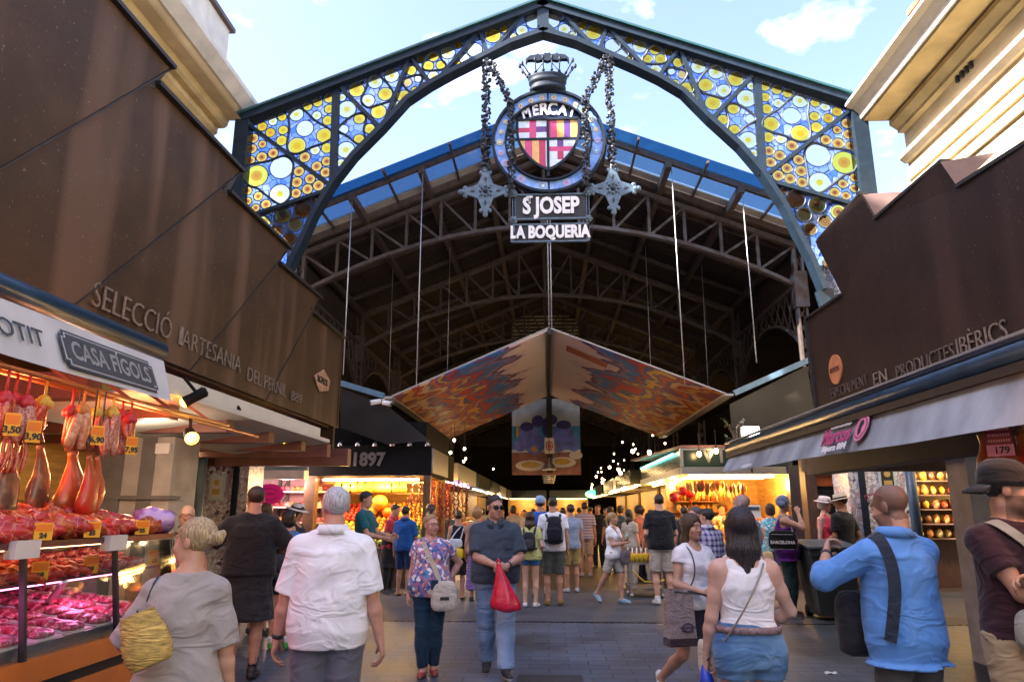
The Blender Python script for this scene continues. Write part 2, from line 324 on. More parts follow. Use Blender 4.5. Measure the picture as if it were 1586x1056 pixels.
BLUER2 = glass_mat('pale_blue_roof_glass', (.06, .125, .21), .2, .04)
FROST = mat('frosted_strip', (.55, .55, .5), rough=.6, var=.1)
RZ = lambda x: 10.88-.407*abs(x)
XE = 6.5
hall = empty('market_hall', (0, 17, 0), 0, 'dark iron market hall with gabled roof, lattice trusses and blue glass eaves', 'building')
for sg in (-1, 1):
    def rp_(y0, y1, m, nm, dz=0, x0=0, x1=XE): 
        mb = MB(); mb.prism([(sg*x0, y0, RZ(x0)+dz), (sg*x1, y0, RZ(x1)+dz), (sg*x1, y1, RZ(x1)+dz), (sg*x0, y1, RZ(x0)+dz)], (0, 0, .04))
        if nm == 'glass_eave': mb.f = mb.f[:1]; mb.m = mb.m[:1]; mb.sm = mb.sm[:1]
        return mb.build(nm, m, hall)
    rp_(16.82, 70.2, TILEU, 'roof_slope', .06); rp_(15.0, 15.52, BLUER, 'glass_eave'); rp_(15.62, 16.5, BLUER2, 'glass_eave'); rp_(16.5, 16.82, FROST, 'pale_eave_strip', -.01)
    mb = MB(); mb.bar((0, 15.57, RZ(0)-.02), (sg*XE, 15.57, RZ(XE)-.02), .1, .16); mb.bar((0, 16.95, RZ(0)-.06), (sg*XE, 16.95, RZ(XE)-.06), .2, .22); mb.build('eave_beam', STEEL, hall)
    mb = MB()
    for x in (.02, 1.45, 2.95, 4.6, 6.3): mb.bar((sg*x, 15.5, RZ(x)-.12), (sg*x, 66, RZ(x)-.12), .14, .2)
    mb.build('purlins', STEEL, hall)
    mb = MB()
    for x in (.75, 2.2, 3.75, 5.4): mb.bar((sg*x, 15.0, RZ(x)-.03), (sg*x, 16.9, RZ(x)-.03), .05, .06)
    for y in range(18, 66, 2): mb.bar((0, y, RZ(0)-.02), (sg*XE, y, RZ(XE)-.02), .08, .12)
    mb.build('rafters', STEEL, hall)
    mb = MB()
    for (X0, X1, z0, z1) in ((XE, 16.5, 7.3, 5.6),): mb.prism([(sg*X0, 16.6, z0), (sg*X1, 16.6, z1), (sg*X1, 70.3, z1), (sg*X0, 70.3, z0)], (0, 0, .08))
    mb.build('aisle_roof', DARKW, hall)
    mb = MB(); mb.bb(sg*16.5, sg*16.8, 16.6, 70, 0, 5.7); mb.bb(sg*XE, sg*(XE+.1), 16.9, 70.2, 7.1, RZ(XE)+.1); mb.build('aisle_wall', DARKW, hall)
    mb = MB(); mb.bb(sg*6.9, sg*16.6, 16.62, 16.74, 3.3, 7.2); mb.build('front_wall', DARKW, hall)
mb = MB(); mb.bb(-16.5, 16.5, 70, 70.3, 0, 11.3); mb.build('back_wall', DARKW, hall)
mb = MB(); mb.prism([(-XE, 66, 7.3), (XE, 66, 7.3), (XE, 66, RZ(XE)), (0, 66, RZ(0)), (-XE, 66, RZ(XE))], (0, .1, 0)); mb.build('gable_wall', DARKW, hall)
def arc(x, zc=8.66, ze=6.95, xe=6.2): return zc-(zc-ze)*(abs(x)/xe)**2
def top(x): return RZ(x)-.34
ty = [17.0, 23.0, 29.0, 35.0, 41.0, 47.0, 53.0]
mb = MB(); mb.v = []
mb2 = MB(); n_ = 28
xs_ = [-6.2+12.4*i/n_ for i in range(n_+1)]
for a, b in zip(xs_, xs_[1:]): mb2.bar((a, 0, arc(a)), (b, 0, arc(b)), .16, .09)
for sg in (-1, 1): mb2.bar((0, 0, top(0)), (sg*6.2, 0, top(6.2)), .16, .12)
st_ = [-6.2+12.4*i/14 for i in range(15)]
for i, x in enumerate(st_): mb2.bar((x, 0, arc(x)), (x, 0, top(x)), .07)
for a, b in zip(st_, st_[1:]):
    if b <= .01: mb2.bar((a, 0, top(a)-.02), (b, 0, arc(b)), .06)
    else: mb2.bar((b, 0, top(b)-.02), (a, 0, arc(a)), .06)
tr0 = mb2.build('roof_truss', STEEL, hall, world=False); tr0.location = (0, 0, 0)
for y in ty[1:]: c = tr0.copy(); COL.objects.link(c); c.parent = hall; c.location = (0, y-17, 0)
# columns with lattice girders between them
mb = MB()
for s2 in (-1, 1): mb.bar((s2*.1, 0, 0), (s2*.1, 0, 7.9), .05, .18)
for k in range(22): mb.bar((-.1, 0, .3+k*.34), (.1, 0, .64+k*.34), .03); mb.bar((.1, .02, .3+k*.34), (-.1, .02, .64+k*.34), .03)
mb.bb(-.16, .16, -.14, .14, 6.4, 7.3); mb.bb(-.18, .18, -.18, .18, 0, .3)
col0 = mb.build('iron_column', STEEL, hall, world=False); first = True
for y in ty:
    for sg in (-1, 1):
        c = col0 if first else col0.copy()
        if not first: COL.objects.link(c); c.parent = hall
        first = False; c.location = (sg*6.25, y-17, 0)
for sg in (-1, 1):
    for a, b in zip(ty, ty[1:]):
        mb = MB(); x = sg*6.25
        ya = [a+(b-a)*i/12 for i in range(13)]; az = lambda y: 6.55-1.15*abs((y-(a+b)/2)/3)**2.2
        for p, q2 in zip(ya, ya[1:]): mb.bar((x, p, az(p)), (x, q2, az(q2)), .1, .07); mb.bar((x, p, az(p)), (x, q2, 7.05), .035); mb.bar((x, q2, az(q2)), (x, p, 7.05), .035)
        mb.bar((x, a, 7.05), (x, b, 7.05), .12, .1); mb.build('lattice_girder', STEEL, hall)
# lit louvred ridge light
LOUV = mat('louvre_slat', (.62, .58, .48), rough=.7, var=.15)
mb = MB()
for i in range(7): 
    z = 9.35+i*.17; hw = min(1.5, (10.75-z)/.407+.1)
    for sg in (-1, 1): mb.box((sg*hw/2+sg*.06, 31.9-.0, z), (hw, .2, .035), Matrix.Rotation(rad(25), 4, 'X'))
mb.build('ridge_louvre', LOUV, hall)
mb = MB()
for sg in (-1, 1): mb.bar((sg*1.55, 31.8, 9.2), (sg*1.55, 31.8, 10.2), .07); mb.bar((0, 31.75, 9.25), (sg*1.55, 31.75, 9.9), .06); mb.bar((sg*.8, 31.75, 9.25), (sg*.8, 31.75, 10.4), .05)
mb.bar((-1.6, 31.8, 9.22), (1.6, 31.8, 9.22), .08); mb.build('louvre_frame', STEEL, hall)
# ---------------------------------------------------------------- stained glass entrance arch
ARCHM = mat('arch_paint', (.010, .021, .036), rough=.5, var=.25, scale=6, bump=.08, spec=.3)
ARCHE = mat('arch_edge_paint', (.02, .075, .08), rough=.4, var=.2)
YA = 13.0
def A(px, py, mir=1, dy=0): v = W(px, py, Y=YA); return Vector((v.x*mir if mir > 0 else -v.x+.04, YA+dy, v.z))
def z2(x, y): return (x/3.91+350, y/3.91)
def z3(x, y): return (x/5.867+360, y/5.867+120)
def z4(x, y): return (x/5.867+360, y/5.867+250)
def z5(x, y): return (x/6.1+720, y/6.1)
T = [(845, 20), (811, 25), (743, 51), (635, 95), (525, 137), (388, 196)]
Bc = {0: (845, 45), 1: (757, 84), 2: (672, 128), 3: (593, 196), 4: (513, 284), 5: (489, 330), 6: (449, 414), 7: (428, 475)}
O1, O2 = (377, 338), (372, 480)
PAN = [([T[0], T[1], Bc[1], Bc[0]], [z5(655, 210)+(76/6.1, 'w'), z5(540, 295)+(57/6.1, 'p'), z5(457, 348)+(35/6.1, 'p')], None),
 ([T[1], T[2], Bc[1]], [z5(265, 343)+(75/6.1, 'y'), z5(370, 278)+(42/6.1, 'y'), z5(438, 232)+(27/6.1, 'p')], None),
 ([T[2], (715, 105), Bc[2], Bc[1]][:1]+[Bc[2], (715, 105), Bc[1]], [z2(1507, 306)+(46/3.91, 'w'), z2(1445, 358)+(32/3.91, 'w'), z2(1405, 390)+(18/3.91, 'y')], None),
 ([T[2], T[3], Bc[2]], [z2(x, y)+(r/3.91, t) for x, y, r, t in ((1180, 364, 22, 'y'), (1257, 347, 33, 'y'), (1345, 322, 43, 'p'), (1406, 278, 24, 'y'), (1225, 403, 34, 'y'), (1303, 397, 31, 'y'), (1256, 463, 33, 'p'))], [z2(*p) for p in ((1190, 410), (1215, 350), (1255, 322), (1290, 335), (1310, 370), (1333, 400), (1310, 425), (1220, 432))]),
 ([T[3], Bc[3], (631, 155), Bc[2]], [z2(x, y)+(r/3.91, t) for x, y, r, t in ((1122, 430, 32, 'y'), (1098, 503, 30, 'k'), (1165, 480, 24, 'w'), (1200, 522, 22, 'w'), (1145, 550, 24, 'y'), (1077, 588, 42, 'y'), (1038, 638, 25, 'p'))], [z2(*p) for p in ((1070, 500), (1090, 478), (1165, 458), (1190, 480), (1170, 530), (1165, 570), (1130, 570), (1090, 540))]),
 ([T[3], T[4], Bc[3]], [z2(x, y)+(r/3.91, t) for x, y, r, t in ((793, 548, 46, 'y'), (905, 500, 44, 'p'), (860, 612, 42, 'p'), (965, 572, 43, 'y'), (925, 680, 46, 'y'), (1005, 462, 44, 'p'))], [z2(*p) for p in ((820, 610), (850, 540), (870, 480), (910, 462), (960, 490), (1012, 560), (1000, 610), (920, 640), (860, 655))]),
 ([T[4], Bc[4], (549, 240), Bc[3]], [z2(x, y)+(r/3.91, t) for x, y, r, t in ((704, 594, 25, 'p'), (733, 665, 55, 'p'), (809, 722, 34, 'y'), (870, 782, 32, 'y'), (712, 788, 32, 'w'), (806, 845, 32, 'y'), (727, 910, 52, 'p'), (697, 988, 25, 'p'))], [z2(*p) for p in ((680, 785), (760, 710), (820, 690), (850, 720), (835, 790), (845, 850), (800, 875), (740, 830))]),
 ([T[4], T[5], Bc[4]], [z3(x, y)+(r/5.867, t) for x, y, r, t in ((273, 450, 45, 'Y'), (370, 403, 42, 'p'), (455, 365, 40, 'y'), (463, 482, 45, 'y'), (347, 505, 45, 'Y'), (450, 577, 50, 'y'), (583, 340, 65, 'p'), (660, 467, 78, 'w'), (588, 625, 80, 'y'), (835, 530, 70, 'y'), (687, 268, 42, 'y'), (778, 232, 44, 'y'), (880, 195, 46, 'y'), (880, 290, 44, 'y'), (768, 350, 44, 'p'), (867, 395, 48, 'y'), (860, 645, 50, 'y'), (753, 665, 45, 'p'), (660, 728, 50, 'o'), (767, 810, 48, 'o'), (858, 765, 46, 'o'), (848, 865, 48, 'o'))], [z3(*p) for p in ((515, 350), (590, 283), (660, 310), (760, 400), (890, 480), (908, 550), (830, 602), (720, 640), (600, 697), (515, 680), (500, 600), (520, 470))]),
 ([T[5], O1, Bc[5], Bc[4]], [z3(x, y)+(r/5.867, t) for x, y, r, t in ((193, 557, 47, 'o'), (275, 610, 38, 'o'), (180, 653, 46, 'o'), (268, 728, 50, 'o'), (372, 692, 47, 'o'), (166, 757, 44, 'o'), (222, 897, 100, 'G'), (447, 823, 103, 'w'), (433, 1062, 90, 'p'), (606, 857, 48, 'o'), (587, 955, 50, 'o'), (707, 925, 48, 'o'), (783, 985, 50, 'o'), (683, 1018, 48, 'o'), (580, 1055, 46, 'o'))]+[z4(x, y)+(r/5.867, 'o') for x, y, r in ((140, 270, 40), (237, 320, 42), (140, 365, 38), (213, 425, 38), (307, 393, 45))], [z3(*p) for p in ((113, 900), (150, 805), (330, 765), (470, 718), (552, 780), (547, 880), (530, 1000), (525, 1090), (440, 1155), (330, 1090), (230, 1012), (150, 985))]),
 ([O1, O2, Bc[7], Bc[6], Bc[5]], [z4(x, y)+(r/5.867, t) for x, y, r, t in ((640, 437, 80, 'b'), (457, 495, 70, 'B'), (573, 577, 62, 'b'), (395, 642, 55, 'b'), (520, 705, 55, 'b'), (280, 565, 65, 'B'), (738, 358, 30, 'o'), (420, 850, 45, 'b'), (300, 760, 50, 'b'), (380, 1010, 40, 'b'))], None)]
GC = {k: glass_mat('rondel_glass', c, .08, .02) for k, c in dict(py=(1., .88, .42), y=(1., .70, .05), yo=(1., .52, .02), w=(1., 1., .88), wy=(1., .97, .62), pp=(.98, .98, .62), o=(1., .62, .14), od=(.86, .34, .05), oc=(.42, .11, .03), gy=(1., .84, .10), go=(.92, .45, .05), br=(.62, .30, .08), bd=(.26, .09, .03), bg=(.95, .72, .34), pk=(.92, .62, .35)).items()}
GKEYS = list(GC); LEAD = mat('leading', (.012, .02, .035), rough=.5, var=.1)
RON = {'y': [(1, 'py'), (.86, 'y'), (.4, 'yo')], 'Y': [(1, 'y'), (.8, 'yo'), (.35, 'od')], 'w': [(1, 'w'), (.6, 'wy'), (.35, 'w')], 'p': [(1, 'pp'), (.62, 'py'), (.3, 'y')], 'o': [(1, 'o'), (.6, 'od'), (.32, 'oc')],
       'G': [(1, 'gy'), (.5, 'go'), (.25, 'od')], 'b': [(1, 'bg'), (.88, 'br'), (.62, 'bd'), (.5, 'od'), (.36, 'bd'), (.2, 'br')], 'B': [(1, 'bg'), (.88, 'gy'), (.68, 'br'), (.5, 'od'), (.3, 'bd')], 'k': [(1, 'pk'), (.6, 'o')]}
BLUEV = glass_mat('blue_leaded_glass', (.3, .4, .9), .1, .03, voro=6.5, diff=.10)
arch = empty('stained_glass_arch', (0, YA, 0), 0, 'blue steel entrance arch glazed with blue leaded glass and yellow rondels', 'arch')
def spline(pts, n=6):
    k = len(pts); out = []
    for i in range(k):
        p0, p1, p2, p3 = (Vector(pts[(i+j-1) % k]) for j in range(4))
        for t in [q_/n for q_ in range(n)]: out.append(.5*((2*p1)+(p2-p0)*t+(2*p0-5*p1+4*p2-p3)*t*t+(3*p1-p0-3*p2+p3)*t**3))
    return out
def px_in(p, poly):
    r = False; n = len(poly)
    for i in range(n):
        (x1, y1), (x2, y2) = poly[i], poly[(i+1) % n]
        if (y1 > p[1]) != (y2 > p[1]) and p[0] < (x2-x1)*(p[1]-y1)/(y2-y1)+x1: r = not r
    return r
for mir in (1, -1):
    for (poly, rons, blob) in PAN:
        mb = MB(); pp = [A(*p, mir) for p in poly]; mb.mi = 0
        cc = [(A(x, y, mir), r/FPX*15.3) for (x, y, r, t) in rons]; v2 = [Vector((p.x, p.z)) for p in pp]; ed = [(i, (i+1) % len(pp)) for i in range(len(pp))]
        for (c, R_) in cc:
            k0 = len(v2); v2 += [Vector((c.x+R_*math.cos(2*math.pi*j/20), c.z+R_*math.sin(2*math.pi*j/20))) for j in range(20)]; ed += [(k0+j, k0+(j+1) % 20) for j in range(20)]
        cv, _, cf = delaunay_2d_cdt(v2, ed, [], 0, 1e-5)[:3]; pl2 = [(p.x, p.z) for p in pp]; keep = []
        for f in cf:
            g = (sum(cv[i].x for i in f)/len(f), sum(cv[i].y for i in f)/len(f))
            if px_in(g, pl2) and not any((g[0]-c.x)**2+(g[1]-c.z)**2 < (R_*.985)**2 for (c, R_) in cc): keep.append(tuple(f))
        mb.add([(p.x, YA, p.y) for p in cv], keep)
        cirs = []
        for (x, y, r, t) in rons:
            c = A(x, y, mir); R_ = r/FPX*15.3; cirs.append((c, R_))
            yy = -.012; prof = RON[t]
            n = 20
            for i, (f, key) in enumerate(prof):
                f2 = prof[i+1][0] if i+1 < len(prof) else 0
                mb.mi = 1+GKEYS.index(key); ro, ri = R_*f, R_*f2
                vo = [(c.x+ro*math.cos(a), YA+yy, c.z+ro*math.sin(a)) for a in [2*math.pi*j/n for j in range(n)]]
                if f2: vi = [(c.x+ri*math.cos(a), YA+yy, c.z+ri*math.sin(a)) for a in [2*math.pi*j/n for j in range(n)]]; mb.add(vo+vi, [(j, (j+1) % n, n+(j+1) % n, n+j) for j in range(n)])
                else: mb.add(vo, [tuple(range(n))])
            mb.mi = len(GKEYS)+1; mb.tube([(c.x+R_*math.cos(a), YA-.012, c.z+R_*math.sin(a)) for a in [2*math.pi*j/18 for j in range(18)]], .011, 4, closed=True)
        # cut the blue sheet out behind the rondels by a light backing so that they read pale: they stand 12 mm proud of it
        if blob: mb.mi = len(GKEYS)+1; mb.tube(spline([A(*p, mir, -.015) for p in blob], 5), .026, 6, closed=True)
        mb.build('glass_panel', [BLUEV]+[GC[k] for k in GKEYS]+[LEAD], arch)
    fr = MB()
    def fb(a, b, w, d=.2, m_=None): (m_ or fr).bar(A(*a, mir), A(*b, mir), d, w, up=(0, 0, 1)) if abs(a[0]-b[0]) > 3 else (m_ or fr).bar(A(*a, mir), A(*b, mir), d, w, up=(1, 0, 0))
    fb((848, 10), (378, 188), .145, .34); e2 = MB(); fb((848, 4), (374, 184), .045, .46, e2); e2.build('edge_strip', ARCHE, arch)
    curve = [(848, 50), (790, 70), (750, 90), (700, 115), (667, 133), (631, 157), (593, 199), (549, 243), (517, 284), (487, 334), (469, 375), (449, 416), (432, 462), (424, 490)]
    for a, b in zip(curve, curve[1:]): fb(a, b, .10, .3)
    p0 = A(379, 190, mir); fr.bb(p0.x-.14, p0.x+.14, YA-.14, YA+.14, 2.7, p0.z)
    for a, b in (((811, 25), (764, 80)), ((744, 51), (755, 85)), ((740, 54), (678, 126)), ((638, 93), (668, 132)), ((633, 96), (596, 194)), ((529, 138), (590, 200)), ((521, 139), (516, 285)), ((389, 197), (512, 288)), ((503, 298), (376, 340))): fb(a, b, .072, .16)
    if mir == 1: fr.bb(-.1, .14, YA-.12, YA+.12, A(845, 45).z, A(845, 12).z); fr.prism([A(820, 62, 1, -.13), A(845, 38, 1, -.13), A(872, 62, 1, -.13), A(845, 54, 1, -.13)], (0, .26, 0))
    fr.build('steel_frame', ARCHM, arch)
SHARD = bpy.data.materials.new('shard_mosaic')
def mosaic(m):
    m.use_nodes = True; n = m.node_tree.nodes; l = m.node_tree.links.new; b = n['Principled BSDF']; b.inputs['Roughness'].default_value = .3
    tc = n.new('ShaderNodeTexCoord'); v = n.new('ShaderNodeTexVoronoi'); v.inputs['Scale'].default_value = 17; l(tc.outputs['Object'], v.inputs['Vector'])
    v2 = n.new('ShaderNodeTexVoronoi'); v2.feature = 'DISTANCE_TO_EDGE'; v2.inputs['Scale'].default_value = 17; l(tc.outputs['Object'], v2.inputs['Vector'])
    sp = n.new('ShaderNodeSeparateColor'); l(v.outputs['Color'], sp.inputs[0]); rp = n.new('ShaderNodeValToRGB'); rp.color_ramp.interpolation = 'CONSTANT'; cr = rp.color_ramp
    st = [(0, (.72, .72, .78)), (.35, (.58, .50, .58)), (.5, (.80, .82, .86)), (.68, (.40, .36, .46)), (.8, (.62, .42, .46)), (.88, (.12, .07, .12)), (.93, (.48, .54, .70))]
    while len(cr.elements) < len(st): cr.elements.new(.5)
    for e, (p, c) in zip(cr.elements, st): e.position = p; e.color = c+(1,)
    l(sp.outputs[0], rp.inputs[0]); ed = n.new('ShaderNodeMath'); ed.operation = 'GREATER_THAN'; ed.inputs[1].default_value = .04; l(v2.outputs['Distance'], ed.inputs[0])
    mx = n.new('ShaderNodeMixRGB'); mx.inputs[1].default_value = (.25, .24, .25, 1); l(ed.outputs[0], mx.inputs[0]); l(rp.outputs[0], mx.inputs[2]); l(mx.outputs[0], b.inputs['Base Color'])
mosaic(SHARD)
NOTICE = mat('notice_paper', (.55, .68, .70), rough=.5, var=.05); PRINT = mat('black_print', (.02, .02, .022), rough=.6, var=0)
GOLD = mat('gold_print', (.55, .38, .12), rough=.5, var=.1)
for sg, x0, x1, lab in ((-1, -6.2, -5.62, 'mosaic pillar of the arch beside the left stall, with a notice on it'), (1, 5.45, 6.3, 'mosaic pillar of the arch behind the man in blue, with a notice on it')):
    r = empty('mosaic_pillar', ((x0+x1)/2, 13, 0), 0, lab, 'pillar'); mb = MB(); mb.bb(x0, x1, 12.7, 13.4, 0, 2.95); mb.build('mosaic_face', SHARD, r)
    mb = MB(); e = x1 if sg < 0 else x0
    mb.bb(e, e-sg*.10, 12.68, 13.38, 0, 2.95); mb.build('steel_edge', ARCHM, r)
    mb = MB(); mb.bb(e-sg*.10, e-sg*.27, 12.72, 13.4, 0, 2.95); mb.build('side_strip', SHARD, r)
    # large star petals laid in the mosaic
    mb = MB()
    if sg < 0:
        for (u, v) in ((.2, 2.62), (.48, 2.62), (.33, 2.38), (.1, 2.3), (.55, 2.3)):
            for k in range(3):
                a = rad(90+120*k); cx, cz = x0+u, v; mb.prism([(cx+.02*math.cos(a), 12.69, cz+.02*math.sin(a)), (cx+.11*math.cos(a-.4), 12.69, cz+.11*math.sin(a-.4)), (cx+.11*math.cos(a+.4), 12.69, cz+.11*math.sin(a+.4))], (0, .008, 0))
        mb.build('star_petals', mat('plum_tile', (.16, .07, .10), rough=.3), r)
    nx = x0+.30 if sg < 0 else W(1373, 740, Y=12.7).x; nz = W(352, 755, Y=12.7).z if sg < 0 else W(1373, 742, Y=12.7).z
    mb = MB(); mb.bb(nx-.14, nx+.14, 12.67, 12.69, nz-.22, nz+.22); nb = mb.build('notice', NOTICE, r)
    mb = MB(); mb.bb(nx-.10, nx+.10, 12.662, 12.672, nz-.17, nz+.17); mb.build('notice_panel', PRINT if sg > 0 else mat('notice_cream', (.7, .68, .6), rough=.5, var=.05), nb)
    mb = MB(); mb.lathe((nx, 12.661, nz+.09), [(.055, -.004), (.055, .004)], 14, Matrix.Rotation(rad(90), 4, 'X')); mb.bb(nx-.07, nx+.07, 12.656, 12.664, nz-.12, nz-.02); mb.build('notice_print', GOLD, nb)
# ---------------------------------------------------------------- hanging crest, chains
IRON = mat('wrought_iron', (.010, .017, .030), rough=.55, var=.3, scale=14, bump=.15, spec=.25)
IRONL = mat('blue_grey_iron', (.075, .12, .165), rough=.4, var=.35, scale=16, bump=.2, spec=.6)
WHITEP = mat('white_enamel', (.78, .78, .78), rough=.45, var=.05)
YC = 12.8; CX, CZ = .1, 8.70; RO = 1.12
crest = empty('hanging_crest', (CX, YC, CZ), 0, 'round iron market crest with crown, quartered shield and white lettering hung under the arch', 'sign')
def ring_mb(mb, r0, r1, y0, y1, n=48, a0=0, a1=2*math.pi):
    full = abs(a1-a0-2*math.pi) < 1e-6; k = n if full else n+1; vs = []
    for (r, y) in ((r0, y0), (r1, y0), (r1, y1), (r0, y1)):
        for j in range(k): a = a0+(a1-a0)*j/n; vs.append((CX+r*math.cos(a), y, CZ+r*math.sin(a)))
    mb.add(vs, [(i*k+j, i*k+(j+1) % k, ((i+1) % 4)*k+(j+1) % k, ((i+1) % 4)*k+j) for i in range(4) for j in range(n)])
mb = MB(); ring_mb(mb, RO-.05, RO, YC-.1, YC+.1); ring_mb(mb, RO*.745, RO*.775, YC-.1, YC+.1)
for a in (90, 180, 0, 270): mb.bar((CX+RO*.76*math.cos(rad(a)), YC, CZ+RO*.76*math.sin(rad(a))), (CX+RO*.97*math.cos(rad(a)), YC, CZ+RO*.97*math.sin(rad(a))), .03)
mb.build('crest_ring', IRON, crest)
mb = MB(); ring_mb(mb, RO*.775, RO-.05, YC-.01, YC+.01); mb.mi = 1
BLUE_EN = mat('blue_glass_ring', (.14, .32, .85), rough=.25, var=.5, scale=7, col2=(.32, .52, .90))
PANE = {k: mat('crest_glass', c, rough=.2, var=.12, scale=9) for k, c in dict(gold=(.75, .45, .12), pale=(.55, .62, .50), lil=(.40, .42, .68), ros=(.52, .22, .34), teal=(.12, .40, .50), cen=(.30, .12, .08), wht=(.62, .72, .80), pink=(.58, .05, .17), red=(.46, .02, .07), purple=(.12, .04, .20), yel=(.72, .42, .10)).items()}
PK = list(PANE)
for k in range(26):
    a = rad(90+360/26*(k+.5)); up = math.sin(a); big = .055 if up > .2 else .09 if up < -.3 else .07
    if up < -.3 and k % 2: continue
    rr = RO*.862; c = (CX+rr*math.cos(a), YC-.02, CZ+rr*math.sin(a)); ks = ('gold', 'pale', 'cen') if up > .55 else ('pale', 'gold', 'wht') if up > 0 else ('lil', 'teal' if k % 3 == 0 else 'lil', 'ros' if k % 3 else 'wht')
    for i, (f, kk) in enumerate(zip((1, .66, .34), ks)): mb.mi = 1+PK.index(kk); mb.lathe((c[0], c[1]-.004*i, c[2]), [(big*f, -.006), (big*f, .006)], 16, Matrix.Rotation(rad(90), 4, 'X'))
mb.build('glass_ring', [BLUE_EN]+[PANE[k] for k in PK], crest)
def zc(x, y): return Vector((CX+(x-497)*.00400, YC, CZ-(y-503)*.00400))
# shield: quarters in glass, framed in iron
def sh_half(y):                     # half width of the shield at picture height y
    return 153 if y < 440 else max(153*(1-((y-440)/215)**2.0)**.75 if y < 655 else 0, 0)
mb = MB()
def cell(x0, x1, y0, y1, k, n=6):
    mb.mi = PK.index(k)
    for i in range(n):
        ya, yb = y0+(y1-y0)*i/n, y0+(y1-y0)*(i+1)/n; ha, hb = sh_half(ya), sh_half(yb)
        P4 = [(max(min(x, h), -h), yy) for (x, yy, h) in ((x0, ya, ha), (x1, ya, ha), (x1, yb, hb), (x0, yb, hb))]
        if abs(P4[0][0]-P4[1][0])+abs(P4[2][0]-P4[3][0]) < 1: continue
        mb.add([zc(495+p[0], p[1])+Vector((0, .0, 0)) for p in P4], [(3, 2, 1, 0)])
for (x0, x1, y0, y1, k) in ((-153, -92, 385, 424, 'wht'), (-92, -58, 385, 424, 'pink'), (-58, 0, 385, 418, 'wht'), (-153, -92, 424, 450, 'red'), (-92, -58, 424, 490, 'pink'), (-58, 0, 418, 450, 'purple'), (-153, -92, 450, 490, 'wht'), (-58, 0, 450, 490, 'wht'),
    (0, 12, 385, 490, 'red'), (12, 45, 385, 490, 'pink'), (45, 80, 385, 490, 'yel'), (80, 112, 385, 490, 'purple'), (112, 153, 385, 490, 'yel'),
    (-153, -115, 490, 655, 'yel'), (-115, -78, 490, 655, 'pink'), (-78, -45, 490, 655, 'yel'), (-45, -12, 490, 655, 'red'), (-12, 0, 490, 655, 'wht'),
    (0, 45, 490, 530, 'wht'), (45, 76, 490, 530, 'purple'), (76, 153, 490, 530, 'wht'), (0, 153, 530, 556, 'pink'), (0, 45, 556, 655, 'wht'), (45, 76, 556, 600, 'red'), (45, 76, 600, 655, 'wht'), (76, 153, 556, 655, 'wht')): cell(x0, x1, y0, y1, k)
shd = mb.build('shield', [PANE[k] for k in PK], crest)
mb = MB(); outl = [(-153, 380), (153, 380)]+[(sh_half(y), y) for y in range(440, 656, 18)]+[(0, 656)]+[(-sh_half(y), y) for y in range(650, 439, -18)]
pts = [zc(495+x, y)+Vector((0, -.01, 0)) for x, y in outl]
for a, b in zip(pts, pts[1:]+pts[:1]): mb.bar(a, b, .05, .05, up=(0, 1, 0))
mb.bar(zc(495, 380), zc(495, 656), .05, .035, up=(0, 1, 0)); mb.bar(zc(342, 488), zc(640, 488), .05, .03, up=(0, 1, 0))
mb.bar(zc(495, 280), zc(495, 380), .05, .03, up=(0, 1, 0)); mb.bar(zc(495, 656), zc(495, 690), .05, .03, up=(0, 1, 0)); mb.bar(zc(300, 488), zc(345, 488), .05, .03, up=(0, 1, 0)); mb.bar(zc(640, 488), zc(690, 488), .05, .03, up=(0, 1, 0))
mb.build('shield_frame', IRON, crest)
bandm = mat('navy_band', (.04, .07, .20), rough=.3, var=.3)
mb = MB(); outer = [(CX+RO*.74*math.cos(a), YC+.03, CZ+RO*.74*math.sin(a)) for a in [rad(35+110*i/20) for i in range(21)]]; inner = [zc(497+(x-497), 375)+Vector((0, .03, 0)) for x in (330, 664)]
mb.add(outer+[inner[0], inner[1]], [tuple(range(23))]); mb.build('name_band', bandm, crest)
mb = MB()
for ch, x, y, r_, hgt, wd_ in (('M', 388, 348, 12, .26, .85), ('E', 434, 335, 7, .27, .9), ('R', 476, 329, 3, .30, .95), ('C', 520, 329, -3, .30, .85), ('A', 570, 338, -9, .26, .9), ('T', 616, 349, -14, .25, .85)):
    c = zc(x, y); a = rad(r_); text_mb(ch, hgt*1.25, frame_M((c.x, YC-.03, c.z), (math.cos(a), 0, math.sin(a)), (-math.sin(a), 0, math.cos(a))), .012, sx=wd_*.85, bold=.012, mb=mb)
mb.build('lettering', WHITEP, crest)
# crown
mb = MB(); mb.smooth = True; cz0 = CZ+RO
mb.lathe((CX, YC, cz0), [(.36, -.02), (.37, .06), (.33, .08), (.34, .14), (.38, .16), (.385, .22), (.36, .24), (.40, .27), (.40, .30), (.35, .30)], 24, None, 1, .6)
cb = mb.build('crown_band', IRON, crest)
mb = MB(); mb.smooth = True
for k in range(14):
    a = 2*math.pi*k/14; b0 = Vector((CX+.37*math.cos(a), YC+.22*math.sin(a), cz0+.28)); t0 = Vector((CX+.58*math.cos(a), YC+.32*math.sin(a), cz0+.58+.04*(k % 2)))
    if abs(math.cos(a)) < .75: t0 = Vector((CX+.40*math.cos(a), YC+.3*math.sin(a), cz0+.60))
    mb.tube([b0, t0], .014, 6); mb.sphere(b0.lerp(t0, .93), .03, 8, 6, (1, 1, 1.9))
    mb.sphere(b0.lerp(t0, .18), .032, 8, 6)
for sg in (-1, 1): mb.tube([(CX+sg*.05, YC, cz0+.7), (CX+sg*.2, YC, cz0+.5), (CX+sg*.33, YC, cz0+.36)], .01, 5)
mb.build('crown_spike', IRON, crest)
